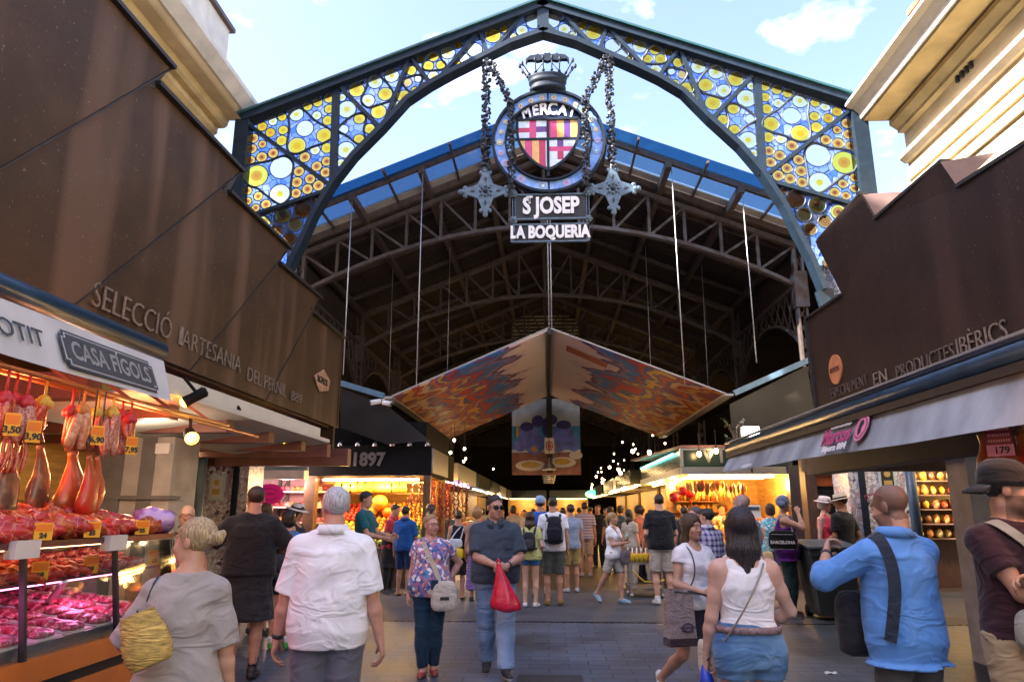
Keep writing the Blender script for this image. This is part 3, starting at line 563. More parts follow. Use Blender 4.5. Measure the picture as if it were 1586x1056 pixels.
mb = MB(); bat = [(-.445, .62), (-.44, .72), (-.36, .80), (-.22, .82), (-.20, .845), (-.15, .815), (-.07, .82), (-.05, .86), (-.02, .845), (.02, .845), (.05, .86), (.07, .82), (.15, .815), (.20, .845), (.22, .82), (.36, .80), (.44, .72), (.445, .62), (.40, .70), (.30, .705), (.2, .675), (.1, .70), (0, .665), (-.1, .70), (-.2, .675), (-.3, .705), (-.40, .70)]
mb.prism([(CX+x, YC-.05, cz0+z) for x, z in bat], (0, .1, 0)); mb.build('crown_top', IRON, crest)
# name plates
def plate(px0, py0, px1, py1, txt, sz, sx, bold, back):
    a, b = W(px0, py0, Y=YC), W(px1, py1, Y=YC); mb = MB(); w_ = .03
    for z in (a.z, b.z): mb.bar((a.x, YC, z), (b.x, YC, z), .06, w_)
    for x in (a.x, b.x): mb.bar((x, YC, a.z), (x, YC, b.z), .06, w_)
    r = mb.build('name_plate', IRONL, crest)
    if back: mb = MB(); mb.bb(a.x, b.x, YC+.0, YC+.02, b.z, a.z); mb.build('plate_back', PRINT, r)
    t = text_mb(txt, sz, frame_M(((a.x+b.x)/2, YC-.03, (a.z+b.z)/2), (1, 0, 0), (0, 0, 1)), .012, sx=sx, bold=bold); t.build('lettering', WHITEP, r)
    return a, b
pa, pb = plate(796, 303, 911, 338, 'S JOSEP', .46, .72, .018, True)
tt = text_mb('T', .2, frame_M((pa.x+.305, YC-.03, pa.z-.12), (1, 0, 0), (0, 0, 1)), .012, sx=.9, bold=.01); tt.build('lettering', WHITEP, crest)
plate(793, 349, 911, 373, 'LA BOQUERIA', .34, .70, .016, True)
mb = MB()
for x in (pa.x, pb.x):
    for z in (pa.z+.02, pb.z-.02):
        for k in range(6): a = k*math.pi/3; mb.smooth = True; mb.sphere((x+.05*math.cos(a), YC-.03, z+.05*math.sin(a)), .035, 7, 5)
        mb.sphere((x, YC-.05, z), .045, 8, 6)
    mb.smooth = False; mb.bar((x, YC, CZ-.8), (x, YC, pb.z-.25), .03)
mb.build('rosette', IRONL, crest)
# leafy garland chains
def garland(mb, a, b, seed, big=1.0):
    a, b = Vector(a), Vector(b); rg = random.Random(seed); d = (b-a).length; n = int(d/.068)
    mb.bar(a, b, .02)
    for i in range(n+1):
        p = a.lerp(b, i/max(n, 1))
        for k in range(5):
            q_ = p+Vector((rg.uniform(-.055, .055), rg.uniform(-.05, .05), rg.uniform(-.03, .03)))*big
            M = Matrix.Rotation(rg.uniform(0, 6.3), 4, (rg.uniform(-1, 1), rg.uniform(-1, 1), rg.uniform(-1, 1)))
            mb.sphere(q_, .034*big, 5, 3, (1, .45, .8), M)
GARL = mat('garland_iron', (.018, .022, .032), rough=.5, var=.4, scale=20)
for sg in (-1, 1):
    X = lambda x: CX+sg*x
    ch = empty('garland_chain', (X(1.22), YC+.05, 10.62), 0, 'dark leafy iron chain draped from the arch to the %s shoulder of the crest' % ('left' if sg < 0 else 'right'), 'chain', 'garland chains')
    mb = MB(); garland(mb, (X(1.2), YC+.05, 10.6), (X(.74), YC-.12, 9.5), 3+sg, 1.3); mb.build('chain_drape', GARL, ch)
    mb = MB(); garland(mb, (X(.74), YC-.14, 9.5), (X(.72), YC-.14, 7.65), 8+sg, 1.2); mb.build('chain_fall', GARL, ch)
    mb = MB(); mb.bar((X(1.1), YC+.1, 10.55), (X(.8), YC+.06, 9.55), .02); mb.build('chain_rod', GARL, ch)
    cr = empty('hanging_cross', (X(1.24), YC, 7.66), 0, 'four pointed openwork iron cross hung on a leafy chain %s of the crest' % ('left' if sg < 0 else 'right'), 'cross', 'hanging crosses')
    mb = MB(); garland(mb, (X(1.25), YC, 10.55), (X(1.24), YC, 8.1), 20+sg, 1.4); mb.build('chain', GARL, cr)
    mb = MB(); c = Vector((X(1.24), YC, 7.66)); star = []
    for k in range(4):
        for (r_, a_) in ((.40, -.15), (.40, .15), (.27, .42), (.215, .785), (.27, 1.15)): a = k*math.pi/2+a_; star.append(c+Vector((r_*math.cos(a), -.03, r_*math.sin(a))))
    mb.prism(star, (0, .06, 0)); mb.smooth = True
    for k in range(4):
        a = k*math.pi/2; t = c+Vector((.40*math.cos(a), 0, .40*math.sin(a))); u = Vector((math.cos(a), 0, math.sin(a))); v = Vector((-u.z, 0, u.x))
        for (f, g, r_) in ((.0, .08, .05), (.0, -.08, .05), (.09, 0, .055), (.03, .0, .06), (-.08, .05, .035), (-.08, -.05, .035)): mb.sphere(t+u*f+v*g, r_, 8, 5, (1, .7, 1))
    for k in range(8): a = k*math.pi/4; mb.sphere(c+Vector((.10*math.cos(a), -.04, .10*math.sin(a))), .03, 6, 4)
    mb.mi = 1; mb.sphere(c+Vector((0, -.04, 0)), .05, 8, 5)
    for k in range(4):
        a = k*math.pi/2; u = Vector((math.cos(a), 0, math.sin(a))); mb.sphere(c+u*.25+Vector((0, -.028, 0)), .032, 8, 5, (1 if k % 2 else 1.8, .25, 1.8 if k % 2 else 1))
        a += math.pi/4; u = Vector((math.cos(a), 0, math.sin(a))); mb.sphere(c+u*.155+Vector((0, -.028, 0)), .022, 8, 5, (1, .25, 1))
    mb.build('cross_body', [IRONL, GARL], cr)
# ---------------------------------------------------------------- brown stall fronts
def rust(name, c1, c2, dirn):
    m = mat(name, c1, rough=.55, var=.22, scale=2.2, bump=.35, bscale=2.2, spec=.22); n = m.node_tree.nodes; l = m.node_tree.links.new; b = n['Principled BSDF']
    tc = n['Texture Coordinate']; mp = n.new('ShaderNodeMapping'); mp.inputs['Rotation'].default_value = (dirn, 0, 0); mp.inputs['Scale'].default_value = (1, 1.5, .12)
    l(tc.outputs['Object'], mp.inputs[0]); no = n.new('ShaderNodeTexNoise'); no.inputs['Scale'].default_value = 1.3; no.inputs['Detail'].default_value = 2.5; no.inputs['Roughness'].default_value = .4; l(mp.outputs[0], no.inputs['Vector'])
    rp = n.new('ShaderNodeValToRGB'); rp.color_ramp.elements[0].position = .54; rp.color_ramp.elements[1].position = .68; rp.color_ramp.elements[0].color = (0, 0, 0, 1); rp.color_ramp.elements[1].color = (1, 1, 1, 1); l(no.outputs[0], rp.inputs[0])
    sp = n.new('ShaderNodeTexNoise'); sp.inputs['Scale'].default_value = 38; sp.inputs['Detail'].default_value = 2; l(tc.outputs['Object'], sp.inputs['Vector'])
    sr = n.new('ShaderNodeValToRGB'); sr.color_ramp.elements[0].position = .69; sr.color_ramp.elements[1].position = .76; l(sp.outputs[0], sr.inputs[0])
    old = b.inputs['Base Color'].links[0].from_socket
    mx = n.new('ShaderNodeMixRGB'); mx.inputs[2].default_value = tuple(c2)+(1,); l(rp.outputs[0], mx.inputs[0]); l(old, mx.inputs[1])
    m3 = n.new('ShaderNodeMixRGB'); m3.inputs[2].default_value = (.20, .16, .12, 1); l(sr.outputs[0], m3.inputs[0]); l(mx.outputs[0], m3.inputs[1]); l(m3.outputs[0], b.inputs['Base Color'])
    return m
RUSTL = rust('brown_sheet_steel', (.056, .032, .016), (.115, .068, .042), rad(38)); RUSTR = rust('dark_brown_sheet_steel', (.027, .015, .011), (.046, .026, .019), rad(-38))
EDGEM = mat('folded_edge', (.018, .015, .014), rough=.55, var=.2); SCRATCH = mat('weld_lettering', (.20, .155, .12), rough=.55, var=.4, scale=30)
FX = -3.6
lst = empty('stall_front', (FX, 8, 3), 0, 'stepped brown sheet steel front above the ham counter on the left', 'stall front')
def fpt(px, py, out=0, X=FX): v = W(px, py, X=X); return Vector((X+out, v.y, v.z))
steps = [((-330, -330), (160, 0), (255, 105)), ((240, 130), None, (365, 265)), ((352, 298), None, (440, 385)), ((431, 407), None, (489, 465)), ((477, 482), None, (530, 523))]
ytop = [1.5]+[fpt(*s_[0]).y for s_ in steps[1:]]; yend = [fpt(*s_[2]).y for s_ in steps]; ztop = [5.70, 5.455, 5.12, 4.84, 4.56]
zb = 2.98
seam_b = [fpt(0, 250).y-1.2, fpt(120, 420).y, fpt(285, 505).y, fpt(370, 560).y]
for k in range(5):
    y0, y1 = ytop[k], yend[k]; o1 = .055
    mb = MB(); lo_y0 = 1.5 if k == 0 else [0, 3.4, 4.9, 6.9, 8.9][k]; lo_y1 = yend[4] if k == 4 else [3.4, 4.9, 6.9, 8.9][k]
    g_ = .4 if k else 0; P4 = [(FX-.03*(k > 0), lo_y0-g_, zb), (FX, lo_y1, zb), (FX+(o1 if k < 4 else 0), y1, ztop[k]), (FX-.03*(k > 0), y0-g_, ztop[k])]
    if k > 0: pass
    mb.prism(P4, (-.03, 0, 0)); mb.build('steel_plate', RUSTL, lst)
    mb = MB(); mb.bar((FX-.0, y0, ztop[k]+.012), (FX+(o1 if k < 4 else 0), y1+.02, ztop[k]+.012), .11, .04)
    if k < 4: mb.bar((FX+.006, lo_y1, zb), (FX+o1+.006, y1, ztop[k]-.02), .014, .012)
    if k < 4: mb.prism([(FX+o1-.002, y1, ztop[k]), (FX+o1-.16, y1+.03, ztop[k]), (FX-.05, yend[k]-.25, ztop[k+1]-.08), (FX+.0, ytop[k+1], ztop[k+1]-.05)], (-.02, .01, 0))
    mb.build('folded_edge', EDGEM, lst)
mb = MB(); mb.bb(FX-3.2, FX-.03, yend[4]-.1, yend[4]-.02, 2.5, 4.5); mb.bb(FX-.06, FX+.015, yend[4]-.03, yend[4]+.02, zb, 4.57); mb.build('end_panel', RUSTL, lst)
mb = MB(); mb.prism([(FX-.05, 1.5, zb), (FX-.05, yend[4]-.05, zb), (FX-.05, yend[4]-.05, 4.5)]+[q for k in (3, 2, 1, 0) for q in ((FX-.05, yend[k], ztop[k+1]-.02), (FX-.05, yend[k], ztop[k]-.02))]+[(FX-.05, 1.5, 5.6)], (-.03, 0, 0)); mb.build('backing_sheet', RUSTL, lst)  # unseen sheet added behind the plates to block light leaking through the seams
mb = MB(); mb.bb(FX-3.3, FX-.09, 1.5, yend[4]-.12, zb-.02, zb+.05); mb.build('soffit', mat('dark_red_soffit', (.10, .03, .025), rough=.6, var=.3), lst)
def wall_text(txt, X, ya, yb, z, size, m, parent, flip=False, sx=None, bold=0., tilt=0., spacing=1.0):
    """lettering that runs along a stall front"""
    Mx = frame_M((X, (ya+yb)/2, z), (0, 1 if not flip else -1, tilt), (0, 0, 1)); t = text_mb(txt, size, Mx, .006, spacing, 1.0, bold)
    ys = [v[1] for v in t.v]; w_ = max(ys)-min(ys); f = abs(yb-ya)/w_; yc = (max(ys)+min(ys))/2; t.v = [(v[0], (ya+yb)/2+(v[1]-yc)*f, v[2]) for v in t.v]
    return t.build('lettering', m, parent)
for txt, a, b, sz in (('SELECCIÓ', (140, 470), (262, 523), .30), ('I', (278, 500), (279, 540), .28), ('ARTESANIA', (279, 535), (370, 580), .27), ('DEL PERNIL', (381, 590), (442, 605), .25), ('889', (450, 610), (466, 618), .2)):
    ya, yb = fpt(*a).y, fpt(*b).y; zz = (fpt(*a).z+fpt(*b).z)/2
    wall_text(txt, FX+.012, ya, yb, {'SELECCIÓ': 3.27, 'I': 3.26, 'ARTESANIA': 3.25, 'DEL PERNIL': 3.19, '889': 3.17}[txt], sz, SCRATCH, lst, bold=-.004)
mb = MB(); c = fpt(499, 591); hs = [(-.0, .32), (.26, .12), (.22, -.16), (-.12, -.30), (-.34, .02)]
mb.prism([(FX+.02, c.y+a*1.35, c.z+b*.62) for a, b in hs], (-.02, 0, 0)); bd = mb.build('maker_badge', mat('copper_badge', (.36, .22, .14), rough=.5, var=.35, scale=9), lst)
wall_text('RGMOS', FX+.024, c.y-.3, c.y+.2, c.z, .16, EDGEM, bd)
# right front, traced in its own plane
FR = 3.9
rst = empty('stall_front', (FR, 8, 3), 0, 'darker brown sheet steel front with folded flaps above the right awning', 'stall front')
rp = lambda px, py, o=0: (FR-o, W(px, py, X=FR).y, W(px, py, X=FR).z)
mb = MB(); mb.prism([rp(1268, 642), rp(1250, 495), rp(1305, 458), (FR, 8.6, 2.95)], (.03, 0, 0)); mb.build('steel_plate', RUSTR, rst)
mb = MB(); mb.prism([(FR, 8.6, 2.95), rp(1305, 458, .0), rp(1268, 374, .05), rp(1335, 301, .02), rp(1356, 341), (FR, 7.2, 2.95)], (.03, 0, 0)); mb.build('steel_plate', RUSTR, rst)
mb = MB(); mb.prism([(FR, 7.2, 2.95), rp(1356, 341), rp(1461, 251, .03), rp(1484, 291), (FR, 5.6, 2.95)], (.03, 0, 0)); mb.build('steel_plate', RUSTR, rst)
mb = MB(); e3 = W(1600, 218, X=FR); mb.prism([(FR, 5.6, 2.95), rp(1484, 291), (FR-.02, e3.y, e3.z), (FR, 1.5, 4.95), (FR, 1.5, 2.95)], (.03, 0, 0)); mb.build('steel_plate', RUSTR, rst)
FLAPM = mat('folded_flap', (.12, .075, .065), rough=.5, var=.15)
mb = MB(); mb.prism([rp(1335, 301, .02), (FR+.5, rp(1397, 297)[1]*1.128, 1.6+(rp(1397, 297)[2]-1.6)*1.128), rp(1356, 341)], (.01, .02, 0)); mb.build('folded_flap', FLAPM, rst)
mb = MB(); mb.prism([rp(1461, 251, .03), (FR+.5, rp(1541, 236)[1]*1.128, 1.6+(rp(1541, 236)[2]-1.6)*1.128), rp(1484, 291)], (.01, .02, 0)); mb.build('folded_flap', FLAPM, rst)
for a, b in (((1250, 494), (1305, 457)), ((1268, 373), (1335, 300)), ((1356, 340), (1461, 250)), ((1484, 290), (1600, 217))): mb = MB(); mb.bar(Vector(rp(*a))+Vector((.02, 0, .01)), Vector(rp(*b))+Vector((.02, 0, .01)), .1, .035); mb.build('folded_edge', EDGEM, rst)
mb = MB(); mb.bar(Vector(rp(1250, 494))+Vector((0, .02, 0)), Vector(rp(1268, 642))+Vector((0, .02, 0)), .08, .05); mb.build('folded_edge', EDGEM, rst)
mb = MB(); mb.bb(FR+.05, 7, 1.5, 10.3, 2.93, 3.0); mb.build('soffit', EDGEM, rst)
mb = MB(); mb.bb(FR+.03, 7, 10.28, 10.33, 2.95, 4.3); mb.build('end_panel', RUSTR, rst)
FAINT = mat('worn_lettering', (.085, .055, .045), rough=.6, var=.3, scale=20)
def rtext(txt, a, b, sz, m, dz=0, par=None): ya, yb = W(*a, X=FR).y, W(*b, X=FR).y; zz = (W(*a, X=FR).z+W(*b, X=FR).z)/2+dz; return wall_text(txt, FR-.012, ya, yb, zz, sz, m, par or rst, flip=True, bold=-.003)
rtext('ESPECIALMENT', (1288, 608), (1345, 592), .20, FAINT); rtext('EN', (1355, 590), (1375, 580), .22, SCRATCH, .0); rtext('PRODUCTES', (1390, 577), (1480, 545), .22, mat('dull_lettering', (.12, .09, .075), rough=.6, var=.3)); rtext('IBÈRICS', (1484, 538), (1562, 512), .25, SCRATCH, .0)
c = W(1296, 572, X=FR); mb = MB(); mb.lathe((FR-.015, c.y, c.z), [(.20, -.012), (.20, .012)], 28, Matrix.Rotation(rad(90), 4, 'Y')); bd = mb.build('maker_badge', mat('orange_badge', (.50, .19, .08), rough=.5, var=.2), rst)
wall_text('MARCOS', FR-.032, c.y+.15, c.y-.15, c.z, .09, mat('badge_print', (.16, .05, .03), rough=.6), bd, flip=True)
# ---------------------------------------------------------------- awnings
CANVAS = mat('grey_canvas', (.50, .50, .50), rough=.85, var=.10, scale=2.5, bump=.2, bscale=8); CANVASB = mat('blue_grey_canvas', (.25, .29, .335), rough=.85, var=.42, scale=2.6, bump=.25, bscale=5, stretch=(1, 1, .5))
BLUEROLL = mat('blue_awning_box', (.03, .07, .13), rough=.3, metal=.3, var=.2); TIPW = mat('pale_rail', (.45, .5, .55), rough=.3, metal=.6, var=.1); CREAMAW = mat('cream_canvas', (.56, .53, .45), rough=.8, var=.08, scale=2)
def wavy(mb, p0, p1, t0, t1, nu=30, nv=5, amp=.02, seed=0):
    """hanging cloth between a top line and a bottom line"""
    p0, p1, t0, t1 = map(Vector, (p0, p1, t0, t1)); rg = random.Random(seed); ph = [rg.uniform(0, 6) for _ in range(4)]
    def f(u, v):
        q_ = t0.lerp(t1, u).lerp(p0.lerp(p1, u), v); L_ = (t1-t0).length
        w_ = amp*v*(math.sin(u*L_*2.1+ph[0])+.6*math.sin(u*L_*4.3+ph[1])); return q_+Vector((w_, 0, .35*amp*v*(math.sin(u*L_*1.7+ph[2]))))
    mb.smooth = True; mb.grid(f, nu, nv)
aw = empty('roll_awning', (-3.1, 4, 2.9), 0, 'grey canvas awning with a framed black name plaque over the ham counter', 'awning')
r0, r1 = W(0, 425, X=-3.15), W(255, 545, X=-3.15); tz = r1.z
mb = MB(); mb.smooth = True; mb.tube([(-3.2, 1.5, tz+.0), (-3.2, r1.y, tz)], .085, 14); mb.build('awning_roll', BLUEROLL, aw)
e0 = W(268, 622, X=-2.95); yE = e0.y
mb = MB(); wavy(mb, (-2.97, 1.5, e0.z-.0), (-2.97, yE, e0.z), (-3.12, 1.5, tz-.09), (-3.12, r1.y-.05, tz-.09), 40, 5, .008, 2); val = mb.build('valance', CANVAS, aw)
VN = Vector((-2.97+3.12, 0, e0.z-tz+.09)).normalized()
def val_M(py_px, zf):
    """a frame on the sloping valance at the given y and fraction of its height"""
    o = Vector((-3.12, 0, tz-.09)).lerp(Vector((-2.97, 0, e0.z)), zf); nx = Vector((0, 1, 0)); up = -VN; nrm = nx.cross(up); o = o+nrm*.014; o.y = py_px; return frame_M(o, nx, up), nrm
pl0, pl1 = W(88, 540, X=-3.05).y, W(236, 575, X=-3.05).y; ph_ = .27
M_, nr_ = val_M((pl0+pl1)/2, .56); w_ = (pl1-pl0)
def plq(hw, hh, cut, dz):
    pts = [(-hw+cut, hh), (hw-cut, hh), (hw-cut, hh-cut), (hw, hh-cut), (hw, -hh+cut), (hw-cut, -hh+cut), (hw-cut, -hh), (-hw+cut, -hh), (-hw+cut, -hh+cut), (-hw, -hh+cut), (-hw, hh-cut), (-hw+cut, hh-cut)]
    return [M_ @ Vector((x, y, dz)) for x, y in pts[::-1]]
mb = MB(); mb.prism(plq(w_/2, ph_/2, .035, .0), nr_*.002); pq = mb.build('name_plaque', mat('plaque_black', (.04, .042, .045), rough=.6, var=.1), aw)
mb = MB(); mb.prism(plq(w_/2-.018, ph_/2-.018, .035, .0025), nr_*.002); mb.build('plaque_rim', CANVAS, pq)
mb = MB(); mb.prism(plq(w_/2-.026, ph_/2-.026, .035, .005), nr_*.002); mb.build('plaque_field', mat('plaque_field', (.05, .052, .055), rough=.6, var=.1), pq)
t = text_mb('CASA FÍGOLS', .185, M_ @ Matrix.Translation((0, -.005, .009)), .002, bold=.004); xs = [(M_.inverted() @ Vector(v)).x for v in t.v]; f = (w_*.84)/(max(xs)-min(xs)); t.v = [tuple(M_ @ Vector(((M_.inverted() @ Vector(v)).x*f, (M_.inverted() @ Vector(v)).y, .009))) for v in t.v]; t.build('lettering', CANVAS, pq)
M_, nr_ = val_M(W(64, 520, X=-3.05).y, .55); text_mb('EMBOTIT', .17, M_, .002, align='RIGHT').build('lettering', mat('dark_print', (.05, .05, .05)), val)
a2 = empty('roll_awning', (-3.45, 8, 2.7), 0, 'folded cream awning further along the left stall front, spotlights under it', 'awning')
mb = MB(); y0, y1 = 5.6, W(490, 686, X=-3.45).y; mb.bb(-3.58, -3.40, y0, y1, 2.62, 2.80); mb.bb(-3.58, -3.25, y0, y1, 2.60, 2.63); mb.build('awning_cassette', CREAMAW, a2)
mb = MB(); mb.prism([(-3.25, y0, 2.60), (-3.25, y1, 2.60), (-4.6, y1-.2, 2.42), (-4.6, y0, 2.42)], (0, 0, -.02)); mb.build('awning_fabric', CREAMAW, a2)
RX = 2.7
a3 = empty('roll_awning', (RX, 7, 2.5), 0, 'stained blue grey canvas awning with a pink name and round emblem, right stall', 'awning')
q0, q1 = W(1128, 692, X=RX), W(1586, 547, X=RX); zr = (q0.z+q1.z)/2
mb = MB(); mb.smooth = True; mb.tube([(RX+.02, 1.5, zr-.01), (RX+.02, q0.y, zr-.01)], .075, 14); ar_ = mb.build('awning_roll', BLUEROLL, a3)
mb = MB(); mb.bb(RX-.06, RX+.0, 1.5, q0.y, zr+.068, zr+.085); mb.build('pale_rail', TIPW, ar_)
mb = MB(); mb.bb(RX-.04, RX+.16, 1.5, q0.y, zr-.13, zr-.075); mb.build('front_bar', EDGEM, a3)
v0 = W(1122, 731, X=RX-.1); v1 = W(1586, 668, X=RX-.1)
mb = MB(); wavy(mb, (RX-.12, 1.5, v1.z), (RX-.12, v0.y, v0.z), (RX-.0, 1.5, zr-.13), (RX, q0.y, zr-.13), 60, 6, .018, 5); v3 = mb.build('valance', CANVASB, a3)
mb = MB(); mb.prism([(RX+.1, 1.5, zr), (RX+.1, q0.y, zr), (FR+.1, q0.y-.2, 2.95), (FR+.1, 1.5, 2.95)], (0, 0, .02)); mb.build('awning_fabric', CANVASB, a3)
def rv(px, zf, y=None):
    yy = W(px, 680, X=RX-.06).y; o = Vector((RX, 0, zr-.13)).lerp(Vector((RX-.12, 0, (v0.z+v1.z)/2)), zf); up = Vector((RX, 0, zr-.13))-Vector((RX-.12, 0, (v0.z+v1.z)/2)); nx = Vector((0, -1, 0)); nr = nx.cross(up.normalized()); o += nr*.028; o.y = yy; return frame_M(o, nx, up)
PINK = mat('pink_print', (.42, .06, .17), rough=.7, var=.1); WPR = mat('white_print', (.7, .7, .72), rough=.7, var=.05)
m_ = rv(1298, .42); text_mb('Marcos', .22, m_, .003, sx=1.0, bold=.006).build('lettering', PINK, v3)
m_ = rv(1300, .80); text_mb('Bipara 884', .085, m_, .003, sx=1.5, bold=.003).build('lettering', WPR, v3)
for px, zf, n_, h_ in ((1302, .1, 17, .035), (1160, .74, 12, .05)):
    m_ = rv(px, zf); mb = MB(); rg = random.Random(px)
    for i in range(n_): x = (i-n_/2)*h_*.8; hh = h_*rg.uniform(.5, 1); mb.add([m_ @ Vector((x+a*h_*.26, b*hh/2, 0)) for a, b in ((-1, -1), (1, -1), (1, 1), (-1, 1))], [(0, 1, 2, 3)])
    mb.build('worn_print', WPR, v3)
m_ = rv(1338, .36); mb = MB()
def disc(mb, M, rx, ry, z): mb.add([M @ Vector((rx*math.cos(a), ry*math.sin(a), z)) for a in [2*math.pi*j/24 for j in range(24)]], [tuple(range(24))])
mb.mi = 0; disc(mb, m_, .135, .125, 0); mb.mi = 1; disc(mb, m_, .125, .115, .004); mb.mi = 0; disc(mb, m_, .118, .108, .006); mb.mi = 2; disc(mb, m_, .095, .085, .008)
mb.mi = 3; mb.add([m_ @ Vector((x, y, .012)) for x, y in ((-.03, .06), (.03, .07), (.05, .03), (.02, 0), (.035, -.05), (-.01, -.07), (-.04, -.02))], [tuple(range(7))[::-1]])
mb.build('emblem', [PINK, WPR, mat('pink_field', (.60, .20, .32), rough=.7), PRINT], v3)
# ---------------------------------------------------------------- hanging printed canopy in the entrance
def uv_grid(name, P00, P10, P11, P01, m, parent, nu=24, nv=24):
    me = bpy.data.meshes.new(name); vs = []; uvs = []; P00, P10, P11, P01 = map(Vector, (P00, P10, P11, P01)); nrm = (P10-P00).cross(P01-P00).normalized()
    for s_ in (0, 1):
        for j in range(nv+1):
            for i in range(nu+1): u, v = i/nu, j/nv; vs.append(P00.lerp(P10, u).lerp(P01.lerp(P11, u), v)+nrm*(.03*s_)); uvs.append((u, v))
    n_ = (nu+1)*(nv+1); fs = []
    for j in range(nv):
        for i in range(nu):
            a = j*(nu+1)+i; fs.append((a, a+nu+1, a+nu+2, a+1)); fs.append((n_+a, n_+a+1, n_+a+nu+2, n_+a+nu+1))
    rim = [i for i in range(nu+1)]+[j*(nu+1)+nu for j in range(1, nv+1)]+[nv*(nu+1)+i for i in range(nu-1, -1, -1)]+[j*(nu+1) for j in range(nv-1, 0, -1)]
    for a, b in zip(rim, rim[1:]+rim[:1]): fs.append((a, b, n_+b, n_+a))
    off = Vector((0, 0, 0)); p = parent
    while p: off += Vector(p.location); p = p.parent
    me.from_pydata([v-off for v in vs], [], fs); ul = me.uv_layers.new(name='UVMap')
    for lp in me.loops: ul.data[lp.index].uv = uvs[lp.vertex_index]
    me.materials.append(m); o = bpy.data.objects.new(name, me); COL.objects.link(o); o.parent = parent; return o
def art(name, seed, flip):
    m = bpy.data.materials.new(name); m.use_nodes = True; n = m.node_tree.nodes; l = m.node_tree.links.new; b = n['Principled BSDF']; b.inputs['Roughness'].default_value = .5; b.inputs['Specular IOR Level'].default_value = .25
    tc = n.new('ShaderNodeTexCoord'); mp = n.new('ShaderNodeMapping'); mp.inputs['Rotation'].default_value = (0, 0, rad(-28 if flip else -20)); mp.inputs['Scale'].default_value = (1.1, 6.5, 1); mp.inputs['Location'].default_value = (seed, seed*.7, 0); l(tc.outputs['UV'], mp.inputs[0])
    no = n.new('ShaderNodeTexNoise'); no.inputs['Scale'].default_value = 1.5; no.inputs['Detail'].default_value = 4; no.inputs['Distortion'].default_value = .6; l(mp.outputs[0], no.inputs['Vector'])
    n2 = n.new('ShaderNodeTexNoise'); n2.inputs['Scale'].default_value = 4.5; n2.inputs['Detail'].default_value = 3; l(tc.outputs['UV'], n2.inputs['Vector'])
    sx = n.new('ShaderNodeSeparateXYZ'); l(tc.outputs['UV'], sx.inputs[0])
    a1 = n.new('ShaderNodeMath'); a1.operation = 'MULTIPLY_ADD'; a1.inputs[1].default_value = .75; l(no.outputs[0], a1.inputs[0]); a2_ = n.new('ShaderNodeMath'); a2_.operation = 'MULTIPLY_ADD'; a2_.inputs[1].default_value = .35; l(n2.outputs[0], a2_.inputs[0]); a2_.inputs[2].default_value = -.55; l(a2_.outputs[0], a1.inputs[2])
    a3_ = n.new('ShaderNodeMath'); a3_.operation = 'ADD'; l(sx.outputs['X'], a3_.inputs[0]); l(a1.outputs[0], a3_.inputs[1])
    rp = n.new('ShaderNodeValToRGB'); rp.color_ramp.interpolation = 'CONSTANT'; cr = rp.color_ramp
    st = [(0, (.88, .74, .76)), (.20, (.82, .64, .72)), (.27, (.15, .09, .24)), (.33, (.30, .22, .46)), (.39, (.04, .20, .62)), (.46, (.17, .09, .28)), (.51, (.62, .04, .05)), (.56, (.10, .12, .36)), (.61, (.76, .42, .05)), (.66, (.24, .10, .28)), (.71, (.68, .14, .03)), (.76, (.20, .12, .26)), (.81, (.74, .52, .30)), (.87, (.46, .08, .05)), (.92, (.66, .36, .10)), (.97, (.30, .10, .10))]
    while len(cr.elements) < len(st): cr.elements.new(.5)
    for e, (p, c) in zip(cr.elements, st): e.position = p; e.color = c+(1,)
    l(a3_.outputs[0], rp.inputs[0]); l(rp.outputs[0], b.inputs['Base Color']); return m
can = empty('hanging_canopy', (0, 15.6, 5.5), 0, 'printed folded canopy hung on cables across the market entrance', 'canopy')
zr_, ze_ = W(852, 510, Y=15.6).z, W(607, 615, Y=15.6).z; y0, y1 = 15.6, 25.0; xl = W(607, 615, Y=15.6).x; xr = W(1125, 622, Y=15.6).x
uv_grid('canopy_panel', (.05, y0, zr_), (xl, y0, ze_), (xl, y1, ze_), (.05, y1, zr_), art('printed_panel', 1.3, False), can)
uv_grid('canopy_panel', (.12, y0, zr_), (xr, y0, ze_), (xr, y1, ze_), (.12, y1, zr_), art('printed_panel', 5.1, True), can)
CEDGE = mat('pale_canopy_edge', (.45, .44, .42), rough=.5, var=.1); CDARK = mat('dark_canopy_steel', (.03, .025, .022), rough=.4, var=.2)
mb = MB(); mb.bar((.05, y0, zr_+.02), (xl, y0, ze_+.02), .06, .03); mb.bar((.12, y0, zr_+.02), (xr, y0, ze_+.02), .06, .03); mb.bar((xl-.06, y0, ze_), (xl-.06, y1, ze_), .22, .05); mb.bar((xr+.06, y0, ze_), (xr+.06, y1, ze_), .22, .05); mb.build('canopy_edge', CEDGE, can)
mb = MB(); mb.bar((.085, y0-.01, zr_-.05), (.085, y1, zr_-.05), .09, .12); mb.build('ridge_beam', CDARK, can)
wr_ = W(1250, 560, Y=15.6); wl_ = W(527, 592, Y=15.6)
WINGM = mat('glossy_black_panel', (.030, .024, .021), rough=.25, var=.2)
for (xa, xb, zb_) in ((xr+.18, 6.1, ze_+(wr_.z-ze_)*(6.1-xr)/(wr_.x-xr)), (xl-.18, -6.1, ze_+.75)):
    mb = MB(); mb.prism([(xa, y0+.05, ze_), (xb, y0+.05, zb_), (xb, y1, zb_), (xa, y1, ze_)], (0, 0, .04)); mb.build('side_wing', WINGM, can)
    mb = MB(); mb.bar((xa, y0, ze_+.03), (xb, y0, zb_+.03), .08, .12); mb.build('wing_edge', mat('pale_blue_edge', (.14, .24, .34), rough=.35, metal=.3), can)
